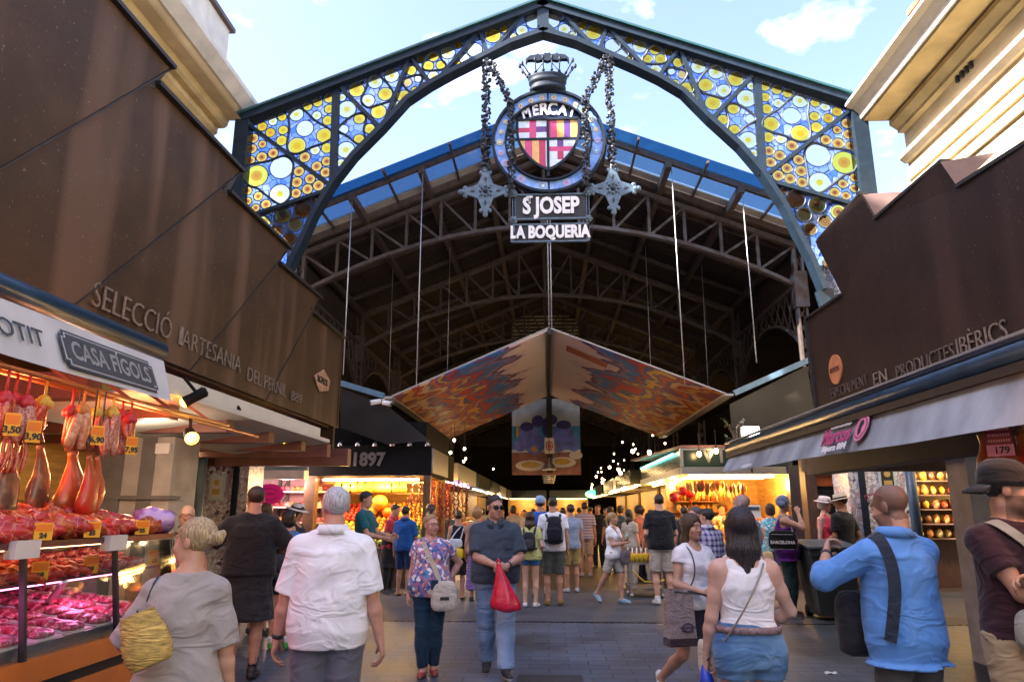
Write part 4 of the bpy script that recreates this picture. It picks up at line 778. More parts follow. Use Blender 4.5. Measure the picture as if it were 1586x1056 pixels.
HUNGM = mat('dark_hung_panel', (.016, .012, .010), rough=.35, var=.5, scale=1.5)
for pts in (((1130, 626), (1250, 566), (1264, 656), (1136, 694)), ((527, 600), (600, 628), (665, 682), (600, 688), (527, 662))): mb = MB(); mb.prism([W(*p, Y=15.72) for p in pts], (0, .04, 0)); mb.build('hung_panel', HUNGM, can)
mb = MB(); ORG = mat('orange_strip', (.50, .10, .04), rough=.4, var=.1)
def onp(u, v, sgn): 
    e_ = xr if sgn > 0 else xl; b_ = .12 if sgn > 0 else .05; return Vector((b_+(e_-b_)*u, y0+(y1-y0)*v, zr_+(ze_-zr_)*u-.012))
mb.add([onp(.10, .10, 1), onp(.36, .13, 1), onp(.36, .19, 1), onp(.10, .16, 1)], [(0, 1, 2, 3)]); mb.build('print_strip', ORG, can); mb = MB(); mb.add([onp(.12, .80, -1), onp(.42, .75, -1), onp(.42, .81, -1), onp(.12, .88, -1)], [(0, 1, 2, 3)]); mb.build('print_strip', ORG, can)
WIREM = mat('steel_cable', (.55, .55, .54), rough=.4, metal=.5, var=.1)
for (px, py, yy, zt, zb_) in ((655, 268, 15.57, None, (645, 600)), (545, 315, 15.57, None, (533, 580)), (1040, 262, 15.57, None, (1062, 590)), (1150, 305, 15.57, None, (1173, 562)), (697, 390, 20.5, None, (692, 600)), (608, 430, 20.5, None, (604, 605)), (1000, 390, 20.5, None, (1008, 585)), (1088, 430, 20.5, None, (1095, 610)), (848, 350, 15.75, None, (851, 512)), (852, 350, 15.7, None, (855, 512))):
    a = W(px, py, Y=yy); b = W(*zb_, Y=yy); a.z = RZ(a.x)-.2 if abs(px-850) > 5 else 8.6
    zc_ = zr_+(ze_-zr_)*min(abs(b.x-.08)/abs(xl), 1) if abs(b.x) < 3.5 else b.z
    mb = MB(); mb.smooth = True; mb.tube([(a.x, yy, a.z), (b.x*.5+a.x*.5, yy, zc_)], .012, 6); mb.build('cable', WIREM, can)
# banner under the canopy
BANB = mat('banner_blue', (.16, .22, .80), rough=.5, var=.35, scale=4); BANS = mat('banner_sky', (.62, .74, .82), rough=.5, var=.15, scale=3); BANT = mat('banner_table', (.28, .13, .10), rough=.5, var=.3, scale=4); BANC = mat('banner_cyan', (.06, .36, .75), rough=.5, var=.2, scale=4); BAND = mat('banner_navy', (.05, .05, .28), rough=.5, var=.2); BANY = mat('banner_yellow', (.55, .38, .08), rough=.5, var=.2)
ban = empty('hanging_banner', (0, 26, 2.8), 0, 'printed blue banner of diners hung beneath the folded canopy', 'banner')
a, b = W(793, 618, Y=26), W(900, 735, Y=26); bx0, bx1, bz0, bz1 = a.x, b.x, b.z, a.z
mb = MB(); mb.bb(bx0, bx1, 26, 26.03, bz0, bz1); mb.build('banner_cloth', BANS, ban)
def blob(mb, cx, cz, rx, rz, y, n=16, a0=0): mb.add([(bx0+(bx1-bx0)*(cx+rx*math.cos(t_)), y, bz0+(bz1-bz0)*(cz+rz*math.sin(t_))) for t_ in [2*math.pi*j/n for j in range(n)]], [tuple(range(n))])
mb = MB(); _by = [25.99]
def B_(*a_): _by[0] -= .003; blob(mb, *a_[:4], _by[0])
mb.mi = 3; mb.add([(bx0, 25.995, bz0+.9), (bx1, 25.995, bz0+.9), (bx1, 25.995, bz0+1.75), (bx0, 25.995, bz0+1.75)], [(0, 1, 2, 3)])
mb.mi = 2; mb.add([(bx0, 25.99, bz0), (bx1, 25.99, bz0), (bx1, 25.99, bz0+.8), (bx0, 25.99, bz0+.8)], [(0, 1, 2, 3)])
mb.mi = 0
for g in ((.25, .48, .16, .17), (.33, .40, .14, .14), (.76, .50, .16, .17), (.68, .42, .13, .13), (.12, .38, .1, .08), (.9, .40, .09, .1)): B_(*g, 25.985)
mb.mi = 1
for g in ((.22, .63, .1, .06), (.38, .70, .09, .08), (.58, .72, .09, .07), (.76, .65, .11, .06), (.5, .62, .06, .12)): B_(*g, 25.98)
mb.mi = 4
for g in ((.27, .12, .22, .07), (.73, .16, .2, .07), (.93, .25, .1, .05)): B_(*g, 25.98)
mb.mi = 5
for g in ((.27, .13, .14, .04), (.73, .17, .12, .04), (.08, .56, .02, .08), (.33, .33, .05, .04), (.6, .36, .04, .05)): B_(*g, 25.975)
mb.build('banner_print', [BANB, BAND, BANT, BANC, WPR, BANY], ban)
mb = MB(); mb.bb(.0, .2, 25.7, 25.9, 2.9, 5.6); mb.build('banner_pole', EDGEM, ban)
c = W(851, 690, Y=25.5); sgn = empty('number_sign', (c.x, 25.5, c.z), 0, 'small white number six sign in front of the blue banner', 'sign'); mb = MB(); mb.bb(c.x-.17, c.x+.17, 25.49, 25.52, c.z-.28, c.z+.28); mb.build('sign_board', WHITEP, sgn); mb = MB()
ring = [(c.x+.11*math.cos(t_), 25.485, c.z+.15*math.sin(t_)) for t_ in [2*math.pi*j/20 for j in range(20)]]; mb.tube(ring, .022, 6, closed=True); RED = mat('red_print', (.45, .02, .02), rough=.5, var=.05); mb.build('red_ring', RED, sgn); text_mb('6', .25, frame_M((c.x, 25.48, c.z), (1, 0, 0), (0, 0, 1)), .004, bold=.008).build('lettering', RED, sgn)
mb = MB(); mb.bar((c.x, 25.5, c.z+.28), (c.x, 25.5, 5.5), .03); mb.build('sign_rod', EDGEM, sgn)
# silver pendants down the middle of the aisle
CHROME = mat('brushed_silver', (.62, .62, .63), rough=.22, metal=.9, var=.1)
pend0 = None
for i in range(7):
    y = 25.4+i*1.5
    if pend0 is None:
        pend0 = empty('pendant_lamp', (.08, y, 3.1), 0, 'silver bell pendant lamp in the row hung down the middle aisle', 'lamp', 'silver pendants over the aisle'); mb = MB(); mb.smooth = True; mb.lathe((.08, y, 3.1), [(.26, -.14), (.27, -.12), (.2, .04), (.1, .12), (.07, .3), (.02, .32)], 20); mb.build('lamp_shade', CHROME, pend0)
        mb = MB(); mb.bar((.08, y, 3.4), (.08, y, 5.5), .015); mb.build('lamp_cord', EDGEM, pend0)
    else: copy_tree(pend0, loc=(.08, y, 3.1-.02*i))
# ---------------------------------------------------------------- lamps
def emis(name, c, s_):
    m = bpy.data.materials.new(name); m.use_nodes = True; b = m.node_tree.nodes['Principled BSDF']; b.inputs['Base Color'].default_value = (.8, .8, .8, 1); b.inputs['Emission Color'].default_value = tuple(c)+(1,); b.inputs['Emission Strength'].default_value = s_; return m
WARM = (1, .56, .16); BULBM = emis('warm_bulb', (1, .62, .25), 9); BULBW = emis('white_bulb', (1, .78, .45), 5); YLENS = emis('yellow_lens', (1, .60, .03), 2.2); PINKT = emis('pink_tube', (1, .22, .62), 1.5); TEALT = emis('teal_tube', (.15, .9, .75), 1.3); GREENT = emis('green_sign_glow', (.05, .6, .25), .9); WHT = emis('white_tube', (1, .85, .65), 5)
def lamp(loc, w, col=WARM, r=.12, name='bulb_light'):
    d = bpy.data.lights.new(name, 'POINT'); d.energy = w*.42; d.color = col; d.shadow_soft_size = r; o = bpy.data.objects.new(name, d); COL.objects.link(o); o.location = loc; return o
def bulb(loc, lab, r=.05, m=None, grp='bare bulbs along the stalls', cord=.5):
    t = empty('light_bulb', loc, 0, lab, 'light bulb', grp); mb = MB(); mb.smooth = True; mb.sphere(loc, r, 10, 6, (1, 1, 1.25)); mb.build('bulb_glass', m or BULBM, t); mb = MB(); l_ = Vector(loc); mb.tube([l_+Vector((0, 0, r)), l_+Vector((0, 0, r*2.2))], r*.55, 8); mb.bar(l_+Vector((0, 0, r*2)), l_+Vector((0, 0, cord)), .012); mb.build('bulb_holder', EDGEM, t); return t
WOODY = mat('golden_board', (.48, .29, .09), rough=.6, var=.25, scale=3, stretch=(1, 1, 5)); WOODD = mat('dark_wood', (.10, .055, .035), rough=.5, var=.35, scale=5, stretch=(6, 6, 1)); REDB = mat('red_brown_beam', (.15, .05, .035), rough=.5, var=.25, scale=4)
BLK = mat('black_panel', (.006, .006, .007), rough=.7, var=.2, spec=.15); STEELB = mat('brushed_steel', (.42, .42, .41), rough=.3, metal=.9, var=.15, scale=10, stretch=(1, 1, 12)); GREYST = mat('grey_stone', (.42, .40, .37), rough=.8, var=.2, scale=4, bump=.25, bscale=25); GREYD = mat('dark_grey_stone', (.16, .155, .15), rough=.8, var=.2, scale=4, bump=.2)
MEATW = mat('ham_fat', (.55, .36, .28), rough=.4, var=.25, scale=18)
def meat(name, c1, c2, sc=30, coat=.6, t=(.42, .58)):
    m = mat(name, c1, rough=.32, var=.2, scale=sc, col2=c2, coat=coat); r = [n for n in m.node_tree.nodes if n.type == 'VALTORGB'][0]; r.color_ramp.elements[0].position = t[0]; r.color_ramp.elements[1].position = t[1]; return m
def marbled(name, c1, c2, sc, edge=.08):
    m = mat(name, c1, rough=.4, var=.25, scale=9, coat=.25, bump=.3, bscale=30); n = m.node_tree.nodes; l = m.node_tree.links.new; b = n['Principled BSDF']; old = b.inputs['Base Color'].links[0].from_socket
    no = n.new('ShaderNodeTexNoise'); no.inputs['Scale'].default_value = sc*.6; l(n['Texture Coordinate'].outputs['Object'], no.inputs['Vector']); ma = n.new('ShaderNodeVectorMath'); ma.operation = 'MULTIPLY_ADD'; ma.inputs[1].default_value = (.06,)*3; l(no.outputs['Color'], ma.inputs[0]); l(n['Texture Coordinate'].outputs['Object'], ma.inputs[2])
    v = n.new('ShaderNodeTexVoronoi'); v.feature = 'DISTANCE_TO_EDGE'; v.inputs['Scale'].default_value = sc; l(ma.outputs[0], v.inputs['Vector']); r = n.new('ShaderNodeMapRange'); r.inputs['From Max'].default_value = edge; r.inputs['To Min'].default_value = 1; r.inputs['To Max'].default_value = 0; l(v.outputs['Distance'], r.inputs[0])
    mx = n.new('ShaderNodeMixRGB'); mx.inputs[2].default_value = tuple(c2)+(1,); l(r.outputs[0], mx.inputs[0]); l(old, mx.inputs[1]); l(mx.outputs[0], b.inputs['Base Color']); return m
HAMR = marbled('red_ham', (.46, .022, .012), (.62, .30, .22), 15, .035); HAMO = marbled('orange_ham', (.46, .075, .016), (.62, .30, .12), 12, .05); CHOR = meat('chorizo', (.40, .03, .02), (.55, .13, .05), 60); SALA = meat('salami', (.36, .06, .04), (.56, .30, .22), 90, .1); SALL = meat('pale_salami', (.52, .17, .07), (.62, .36, .22), 40, .2); HAMS = meat('boned_ham', (.52, .022, .010), (.44, .10, .03), 6, .3); HAMB = meat('brown_ham', (.36, .07, .018), (.46, .15, .05), 7, .3); HAMD = meat('dark_ham', (.10, .035, .02), (.30, .12, .05), 9, .3); FRESH = marbled('fresh_meat', (.42, .03, .07), (.70, .45, .50), 22, .09)
TAGY = mat('yellow_card', (.85, .42, .02), rough=.5, var=.05); TAGO = mat('orange_card', (.80, .20, .01), rough=.5, var=.05)
# ---------------------------------------------------------------- left: ham stall
GLASSC = bpy.data.materials.new('clear_glass'); GLASSC.use_nodes = True
n = GLASSC.node_tree.nodes; l = GLASSC.node_tree.links.new; n.clear(); o_ = n.new('ShaderNodeOutputMaterial'); t_ = n.new('ShaderNodeBsdfTransparent'); g_ = n.new('ShaderNodeBsdfGlossy'); g_.inputs['Roughness'].default_value = .03; mx_ = n.new('ShaderNodeMixShader'); fr_ = n.new('ShaderNodeLayerWeight'); fr_.inputs[0].default_value = .12
t_.inputs[0].default_value = (.93, .95, .95, 1); l(fr_.outputs['Fresnel'], mx_.inputs[0]); l(t_.outputs[0], mx_.inputs[1]); l(g_.outputs[0], mx_.inputs[2]); l(mx_.outputs[0], o_.inputs[0])
ORANGEP = mat('orange_panel', (.62, .17, .02), rough=.35, var=.1, coat=.3); CLIPM = mat('white_clip', (.62, .58, .56), rough=.4, var=.05)
ct = empty('ham_counter', (-3.05, 3.5, 0), 0, 'glass fronted ham and meat counter with orange base on the left', 'counter')
Y0, Y1, XF = 1.7, 5.2, -2.6
mb = MB(); mb.bb(-3.6, XF-.03, Y0, Y1, .0, .56); mb.build('counter_plinth', mat('dark_plinth', (.04, .03, .03), rough=.5), ct)
mb = MB(); mb.bb(-3.6, XF, Y0, Y1, .75, .87); mb.bb(-3.6, XF-.005, Y0, Y1, .56, .69); mb.build('orange_band', ORANGEP, ct)
mb = MB(); mb.bb(-3.6, XF-.02, Y0, Y1, .69, .75); mb.build('dark_band', EDGEM, ct)
mb = MB(); mb.bb(-3.62, XF-.05, Y0+.02, Y1-.02, .87, .93); mb.build('display_deck', STEELB, ct)
mb = MB(); mb.prism([(XF-.02, Y0, .88), (XF-.02, Y1, .88), (XF-.10, Y1, 1.40), (XF-.10, Y0, 1.40)], (.008, 0, 0)); mb.prism([(XF-.05, Y1, .88), (-3.5, Y1, .88), (-3.5, Y1, 1.40), (XF-.10, Y1, 1.40)], (0, .008, 0)); mb.build('glass_front', GLASSC, ct)
mb = MB(); mb.bb(-3.55, XF-.10, Y0, Y1, 1.405, 1.44); mb.bb(-3.3, XF-.20, Y0, Y1, 1.205, 1.22); mb.bb(-3.60, -3.55, Y0, Y1, .9, 1.5); mb.build('shelf', mat('shelf_steel', (.16, .06, .05), rough=.3, metal=.5, var=.2), ct)
posts = [W(50, 930, X=XF).y, W(188, 930, X=XF).y, 2.4]
for y in posts:
    mb = MB(); mb.bar((XF-.005, y, .87), (XF-.09, y, 1.42), .03, .02); p = mb.build('glass_post', EDGEM, ct); mb = MB(); mb.bb(XF-.12, XF-.06, y-.09, y+.09, 1.36, 1.45); mb.build('clip', CLIPM, p)
mb = MB(); mb.bar((XF-.2, 3.2, 1.2), (-3.2, 3.6, .98), .03, .02); mb.bar((XF-.2, 4.2, 1.2), (-3.2, 4.6, .98), .03, .02); mb.build('shelf_strut', STEELB, ct)
mb = MB(); mb.smooth = True; mb.tube([(-2.95, Y0+.1, 1.19), (-2.95, Y1-.1, 1.19)], .014, 8); mb.build('lamp_tube', PINKT, ct)
mb = MB(); mb.smooth = True; mb.tube([(-2.95, Y0+.1, 1.395), (-2.95, Y1-.1, 1.395)], .012, 8); mb.build('lamp_tube', emis('warm_tube', (1, .45, .22), 2.2), ct)
def lump(rx, ry, rz, seed, nz=.25, n=12, k=8):
    mb = MB(); mb.smooth = True; mb.sphere((0, 0, 0), 1, n, k); rg = random.Random(seed); ph = [rg.uniform(0, 6) for _ in range(6)]
    for i, v in enumerate(mb.v):
        f = 1+nz*(.5*math.sin(3*v[0]+ph[0])*math.sin(2.5*v[1]+ph[1])+.4*math.sin(6*v[0]+ph[2]+4*v[2])*math.sin(5*v[1]+ph[3])); mb.v[i] = (v[0]*rx*f, v[1]*ry*f, v[2]*rz*f)
    return mb
def spawn(o, loc, rz=0, sc=1, tilt=(0, 0)):
    c = o.copy(); COL.objects.link(c); c.location = loc; c.rotation_euler = (tilt[0], tilt[1], rz); c.scale = (sc, sc, sc) if not isinstance(sc, tuple) else sc; return c
class Kind:
    """a small thing copied many times (shared mesh)"""
    def __init__(s, mb, name, m, label, cat, group): s.a = (mb, name, m, label, cat, group); s.o = None
    def put(s, loc, rz=0, sc=1, tilt=(0, 0)):
        if s.o is None: mb, name, m, label, cat, group = s.a; s.o = mb.build(name, m, label=label, cat=cat, group=group); s.o.location = loc; s.o.rotation_euler = (tilt[0], tilt[1], rz); s.o.scale = (sc, sc, sc) if not isinstance(sc, tuple) else sc; return s.o
        return spawn(s.o, loc, rz, sc, tilt)
rg = random.Random(11)
TOPK = [Kind(lump(.105, .085, .045, i, .7, 16, 10), 'ham_pack', m, 'vacuum pack of red cured ham heaped along the top of the glass counter', 'ham pack', 'ham packs heaped on top of the counter') for i, m in enumerate((HAMR, HAMR, HAMO))]
for r_ in range(4):
    y = Y0+.1
    while y < Y1-.15: TOPK[rg.randrange(3)].put((XF-.17-.15*r_, y, 1.475+.034*r_+rg.uniform(0, .02)), rg.uniform(-.5, .5)+1.3, (rg.uniform(.8, 1.1),)*3, (rg.uniform(-.3, .3), rg.uniform(.1, .5))); y += rg.uniform(.105, .15)
MIDK = [Kind(lump(.085, .07, .035, 20+i, .7, 14, 9), 'meat_pack', m, 'pack of sliced meat on the middle shelf behind the counter glass', 'meat pack', 'meat packs on the middle shelf') for i, m in enumerate((HAMO, HAMR, FRESH))]
for r_ in range(3):
    y = Y0+.15
    while y < Y1-.15: MIDK[rg.randrange(2) if y < 4.4 else 2].put((XF-.26-.15*r_, y, 1.25+.03*r_), rg.uniform(-.5, .5)+1.4, (rg.uniform(.8, 1.1),)*3, (rg.uniform(-.2, .2), rg.uniform(.1, .4))); y += rg.uniform(.09, .13)
mbt = MB(); mbt.mi = 0; mbt.bb(-.15, .15, -.11, .11, 0, .02); mbt.mi = 1; mbt.smooth = True
for i in range(4):
    s2 = lump(.05, .09, .022, 40+i, .5); n0 = len(mbt.v); mbt.add([(v[0]-.10+.066*i, v[1], v[2]+.035) for v in s2.v], s2.f)
TRAY = Kind(mbt, 'meat_tray', [WHITEP, FRESH], 'white tray of fresh pink meat on the chilled deck of the counter', 'meat tray', 'meat trays on the chilled deck')
for r_ in range(3):
    y = 2.9
    while y < Y1-.2: TRAY.put((XF-.22-.27*r_, y, .935+.05*r_), rg.uniform(-.06, .06), (1, 1, 1), (0, .12)); y += .26
mb = MB(); b_ = Vector((XF-.42, 2.9, .97)); mb.bb(b_.x-.3, b_.x+.28, 2.45, 3.12, .94, 1.02); mb.mi = 1
for i in range(5):
    for j in range(6): mb.lathe((b_.x-.22+.11*i, 2.52+.105*j, 1.021), [(.04, 0), (.04, .003)], 10)
thing(mb, 'perforated_rack', [mat('violet_plastic', (.20, .10, .20), rough=.4), PRINT], 'dark plastic rack with round holes inside the meat counter', 'rack')
def tag_card(p, txt, w_=.11, h_=.12, parent=None, name='price_tag', nrm=(1, 0, 0), label=None, grp=None, m=None):
    nx = Vector(nrm).normalized(); x = Vector((0, 0, 1)).cross(nx); p = Vector(p); M = Matrix(((x.x, 0, nx.x, p.x), (x.y, 0, nx.y, p.y), (x.z, 1, nx.z, p.z), (0, 0, 0, 1)))
    mb = MB(); mb.box((0, 0, 0), (w_, h_, .004)); mb.mi = 1; mb.box((0, h_*.22, .003), (w_*.86, h_*.4, .003)); mb.v = [tuple(M @ Vector(v)) for v in mb.v]; mb.mi = 2
    text_mb(txt, h_*.40, M @ Matrix.Translation((0, -h_*.24, .005)), .001, mb=mb, bold=.002)
    if parent: return mb.build(name, [m or TAGY, TAGO, PRINT], parent)
    return thing(mb, name, [m or TAGY, TAGO, PRINT], label, 'price tag', grp, loc=p)
for (px, py, tx, lb) in ((68, 827, '24', 'left'), (144, 823, '35', 'middle'), (221, 822, '35', 'right')): p = W(px, py, X=XF-.08); tag_card((XF-.085, p.y, 1.49), tx, .09, .09, nrm=(.8, -.6, .1), label='%s of the three yellow price cards among the ham packs on the counter top' % lb, grp='price cards on the counter')
for (px, py, tx, lb) in ((58, 875, '39', 'left'), (137, 865, '29', 'middle'), (236, 856, '15', 'right')): p = W(px, py, X=XF-.22); tag_card((XF-.20, p.y, 1.275), tx, .085, .10, nrm=(.8, -.6, .1), label='%s of the three yellow price cards on the middle shelf of the meat counter' % lb, grp='price cards in the counter')
mb = lump(.15, .12, .09, 71, .4); p = W(246, 806, X=-2.75); thing(mb, 'wrapped_joint', meat('violet_wrap', (.30, .10, .35), (.55, .35, .55), 12), 'violet wrapped joint at the far end of the counter top', 'wrapped meat').location = (-2.8, 5.05, 1.53)
mb = MB(); mb.smooth = True; mb.lathe((-3.2, 4.75, 1.45), [(.17, 0), (.165, .05), (.12, .1), (.05, .12), (.01, .125)], 16); thing(mb, 'violet_cover', mat('violet_dome', (.24, .16, .45), rough=.3, var=.2), 'small violet domed cover behind the heaped ham packs', 'cover')
# hanging rail and hanging goods
rl = empty('hanging_rail', (-2.95, 3.5, 2.5), 0, 'red brown rails under the left awning that carry the hanging sausages', 'rail')
mb = MB(); mb.smooth = True; mb.tube([(-3.02, 1.5, 2.38), (-3.02, 6.6, 2.38)], .018, 8); mb.tube([(-3.3, 1.5, 2.42), (-3.3, 8.0, 2.42)], .018, 8); mb.build('rail_tube', mat('brass_rail', (.45, .16, .05), rough=.35, metal=.6), rl)
for i in range(8): mb = MB(); mb.bar((-3.02, 1.9+.62*i, 2.38), (-3.6, 1.9+.62*i, 2.75), .022); mb.build('rail_bracket', REDB, rl)
bm = empty('ceiling_beams', (-5, 8, 2.6), 0, 'dark red ceiling beams of the left stall', 'beams')
mb = MB()
for y in (5.2, 6.4, 7.6, 8.8, 10.0, 11.2): mb.bb(-6.9, -3.45, y-.09, y+.09, 2.42, 2.62)
mb.bb(-6.9, -3.3, 11.75, 11.95, 2.32, 2.60); mb.build('beam', REDB, bm)
HANGX = -3.02
def casing(mb, p, q, r, n=8, bend=.02):
    p, q = Vector(p), Vector(q); k = 7; pts = []; rs = []
    for i in range(k+1): t = i/k; pts.append(p.lerp(q, t)+Vector((0, bend*math.sin(t*3.1), 0))); rs.append(r*max(math.sin(math.pi*min(max(t*.94+.03, .03), .97))**.35, .3))
    mb.tube(pts, rs, n)
def bundle(px, ptop, pbot, wpx, m, lab, n=4, r=.032, tagp=None, tagt='', net=None, extra=None, X=HANGX, name='sausage_bundle', cat='sausages'):
    a, b = W(px, ptop, X=X), W(px, pbot, X=X); w_ = wpx/FPX*(a.y*1.0)/.86; t = empty(name, (X, a.y, 2.38), 0, lab, cat, 'goods hanging in the left stall'); mb = MB(); mb.smooth = True; rg2 = random.Random(px)
    for i in range(n): u = (i/(max(n-1, 1))-.5) if n > 1 else 0; casing(mb, (X+rg2.uniform(-.03, .03), a.y+u*w_*.25, a.z-.04), (X+rg2.uniform(-.04, .04), a.y+u*w_, b.z+rg2.uniform(0, .06)), r, 9, rg2.uniform(-.02, .02))
    mb.build('casing', m, t)
    mb = MB(); mb.smooth = True; mb.tube([(X, a.y, max(2.38, a.z+.02)), (X, a.y, a.z-.02)], .008, 6); mb.sphere((X, a.y, a.z-.03), .035, 8, 6, (1, 1.2, 1))
    if net: 
        for k in range(5): mb.sphere((X+.02*math.cos(k*1.3), a.y+.035*math.sin(k*1.3), a.z-.05), .03, 7, 5)
    mb.build('knot', net or mat('twine', (.5, .4, .25), rough=.8), t)
    if extra: extra(t, a, b, w_)
    if tagp: p = W(*tagp, X=X+.09); tag_card((X+.09, p.y, p.z), tagt, .075, .125, parent=t, nrm=(.8, -.6, 0))
    return t
REDN = mat('red_ribbon', (.55, .03, .04), rough=.5); YELN = mat('yellow_ribbon', (.65, .42, .05), rough=.5)
bundle(10, 605, 680, 24, CHOR, 'dark red sausages cut off by the left edge of the picture, price card on them', 4, .03, (19, 657), '3,50', REDN)
def chz(t, a, b, w_):
    mb = MB(); mb.smooth = True
    for k in range(9): y = a.y+(-.5+k/8)*w_*1.3-.05; casing(mb, (HANGX+.02*math.sin(k*2), y, b.z+.02), (HANGX+.04*math.sin(k*3), y-.02, b.z-.16), .013, 7)
    mb.build('thin_chorizo', CHOR, t)
bundle(43, 612, 690, 30, SALA, 'thick speckled salamis tied with a red ribbon, thin red chorizos below them', 3, .045, (52, 668), '3,90', REDN, chz)
bundle(130, 625, 705, 38, SALL, 'pale long salamis in a net with an orange tuft, left of the middle group', 5, .035, (151, 674), '6,90', mat('orange_tuft', (.6, .22, .05), rough=.7))
bundle(176, 630, 712, 30, SALA, 'brown dry sausages in yellow twine, centre of the middle group', 5, .033, None, '', YELN)
bundle(203, 640, 690, 22, CHOR, 'short thin red sausages at the right of the middle group, with a price card', 6, .02, (204, 690), '7,95', REDN)
def ham(px, ptop, pbot, rmax, m, lab, X=HANGX, mh=None, grp='goods hanging in the left stall', bend=.05, tp=2.38):
    a, b = W(px, ptop, X=X), W(px, pbot, X=X); t = empty('cured_ham', (X, a.y, a.z), 0, lab, 'ham', grp); L_ = a.z-b.z
    prof = [(0, .34), (.05, .3), (.15, .36), (.28, .52), (.42, .74), (.58, .93), (.72, 1.0), (.86, .92), (.95, .7), (1, .35)]
    mb = MB(); mb.smooth = True; mb.tube([(X, a.y+bend*math.sin(f*3), a.z-L_*f) for f, _ in prof], [rmax*r for _, r in prof], 14)
    for i, v in enumerate(mb.v): k_ = 1+.10*math.sin(v[2]*31+v[1]*17+px)+.06*math.sin(v[2]*67+v[0]*40); mb.v[i] = (X+(v[0]-X)*.62*k_, a.y+(v[1]-a.y)*k_, v[2])
    mb.build('ham_leg', m, t); mb = MB(); mb.smooth = True; mb.tube([(X, a.y, a.z+.02), (X, a.y-.03, a.z+.09), (X, a.y+.02, a.z+.14)], [rmax*.26, rmax*.22, .012], 8); mb.build('hoof', HAMD, t)
    mb = MB(); mb.bar((X, a.y, a.z+.1), (X, a.y, tp), .008); mb.build('hook_cord', EDGEM, t); return t
for i, (px, pt, pb_, m, lb) in enumerate(((24, 608, 690, HAMO, 'flat orange cured sausages behind the left price card'), (70, 612, 672, CHOR, 'short red sausages right of the speckled salamis'), (112, 628, 700, HAMO, 'orange cured sausages at the left of the middle group'), (152, 630, 700, CHOR, 'red speckled sausages behind the middle price card'), (190, 634, 706, SALA, 'brown sausages second from the right of the middle group'))): bundle(px, pt, pb_, 22, m, lb, 5, .024, None, '', [REDN, YELN][i % 2], X=-3.08)
ham(62, 690, 800, .09, HAMD, 'thin dark ham with hoof hanging behind the salamis', X=-3.2); ham(10, 690, 815, .10, HAMD, 'dark ham at the left edge hanging low over the counter', X=-3.1)
ham(112, 700, 805, .13, HAMB, 'broad brown ham hanging low beside the red ham pieces', X=-3.15); ham(138, 705, 800, .085, HAMS, 'bright red boned ham hanging low over the counter', X=-2.98); ham(151, 708, 798, .06, HAMS, 'slim bright red ham piece hanging at the right of the low group', X=-2.98)
# shop behind
pil = empty('stone_pillar', (-4.7, 8.3, 0), 0, 'grey stone pillar behind the ham counter', 'pillar'); xa, xb = W(150, 740, Y=8).x, W(265, 740, Y=8).x
mb = MB(); mb.bb(xa, xb, 8, 8.6, 0, 2.42); mb.build('shaft', GREYST, pil); mb = MB(); mb.bb(xa-.02, xa+.30, 7.97, 8.2, 0, 2.42); mb.bb(xa+.5, xa+.66, 7.98, 8.2, 0, 2.42); mb.bb(xa-.05, xb+.03, 7.95, 8.2, 1.72, 1.76); mb.build('shaft_rib', GREYD, pil)
p = W(249, 694, Y=7.9); mb = MB(); mb.bb(p.x-.08, p.x+.08, 7.93, 7.97, p.z-.06, p.z+.06); mb.build('plate', WHITEP, pil)
bk = empty('back_shelving', (-6.8, 7, 0), 0, 'dim golden shelving at the back of the ham stall', 'shelves'); mb = MB(); mb.bb(-7.0, -6.9, 2, 12.3, 0, 2.9); mb.build('back_board', WOODY, bk)
for z in (1.0, 1.35, 1.7): mb = MB(); mb.bb(-6.9, -6.6, 2, 12.3, z, z+.03); mb.build('shelf', WOODD, bk)
mb = MB(); mb.bb(-6.95, -5.98, 11.9, 12.0, 1.75, 2.45); mb.bb(-6.95, -5.98, 11.9, 12.0, 0, .9); mb.build('side_board', WOODY, bk)
JARC = [mat('jar', c, rough=.3, var=.15) for c in ((.55, .45, .15), (.35, .12, .05), (.5, .5, .45), (.15, .2, .06))]
jk = MB(); jk.smooth = True; jk.lathe((0, 0, 0), [(.05, 0), (.055, .02), (.055, .12), (.035, .15), (.035, .17)], 10)
JK = [Kind(jk, 'preserve_jar', m, 'small preserve jar on the shelves behind the ham counter', 'jar', 'jars behind the ham counter') for m in JARC]
for z in (1.03, 1.38, 1.73):
    for i in range(20): JK[rg.randrange(4)].put((-6.72, 2.6+i*.28+rg.uniform(-.05, .05), z))
mb = MB(); p = W(312, 740, Y=11.5); mb.smooth = True; mb.tube([(p.x, 11.5, 0), (p.x, 11.5, 2.5)], .07, 12); thing(mb, 'steel_post', mat('grey_blue_paint', (.12, .15, .19), rough=.45, var=.15), 'round grey blue post between the ham stall and the left mosaic pillar', 'post', loc=(p.x, 11.5, 0))
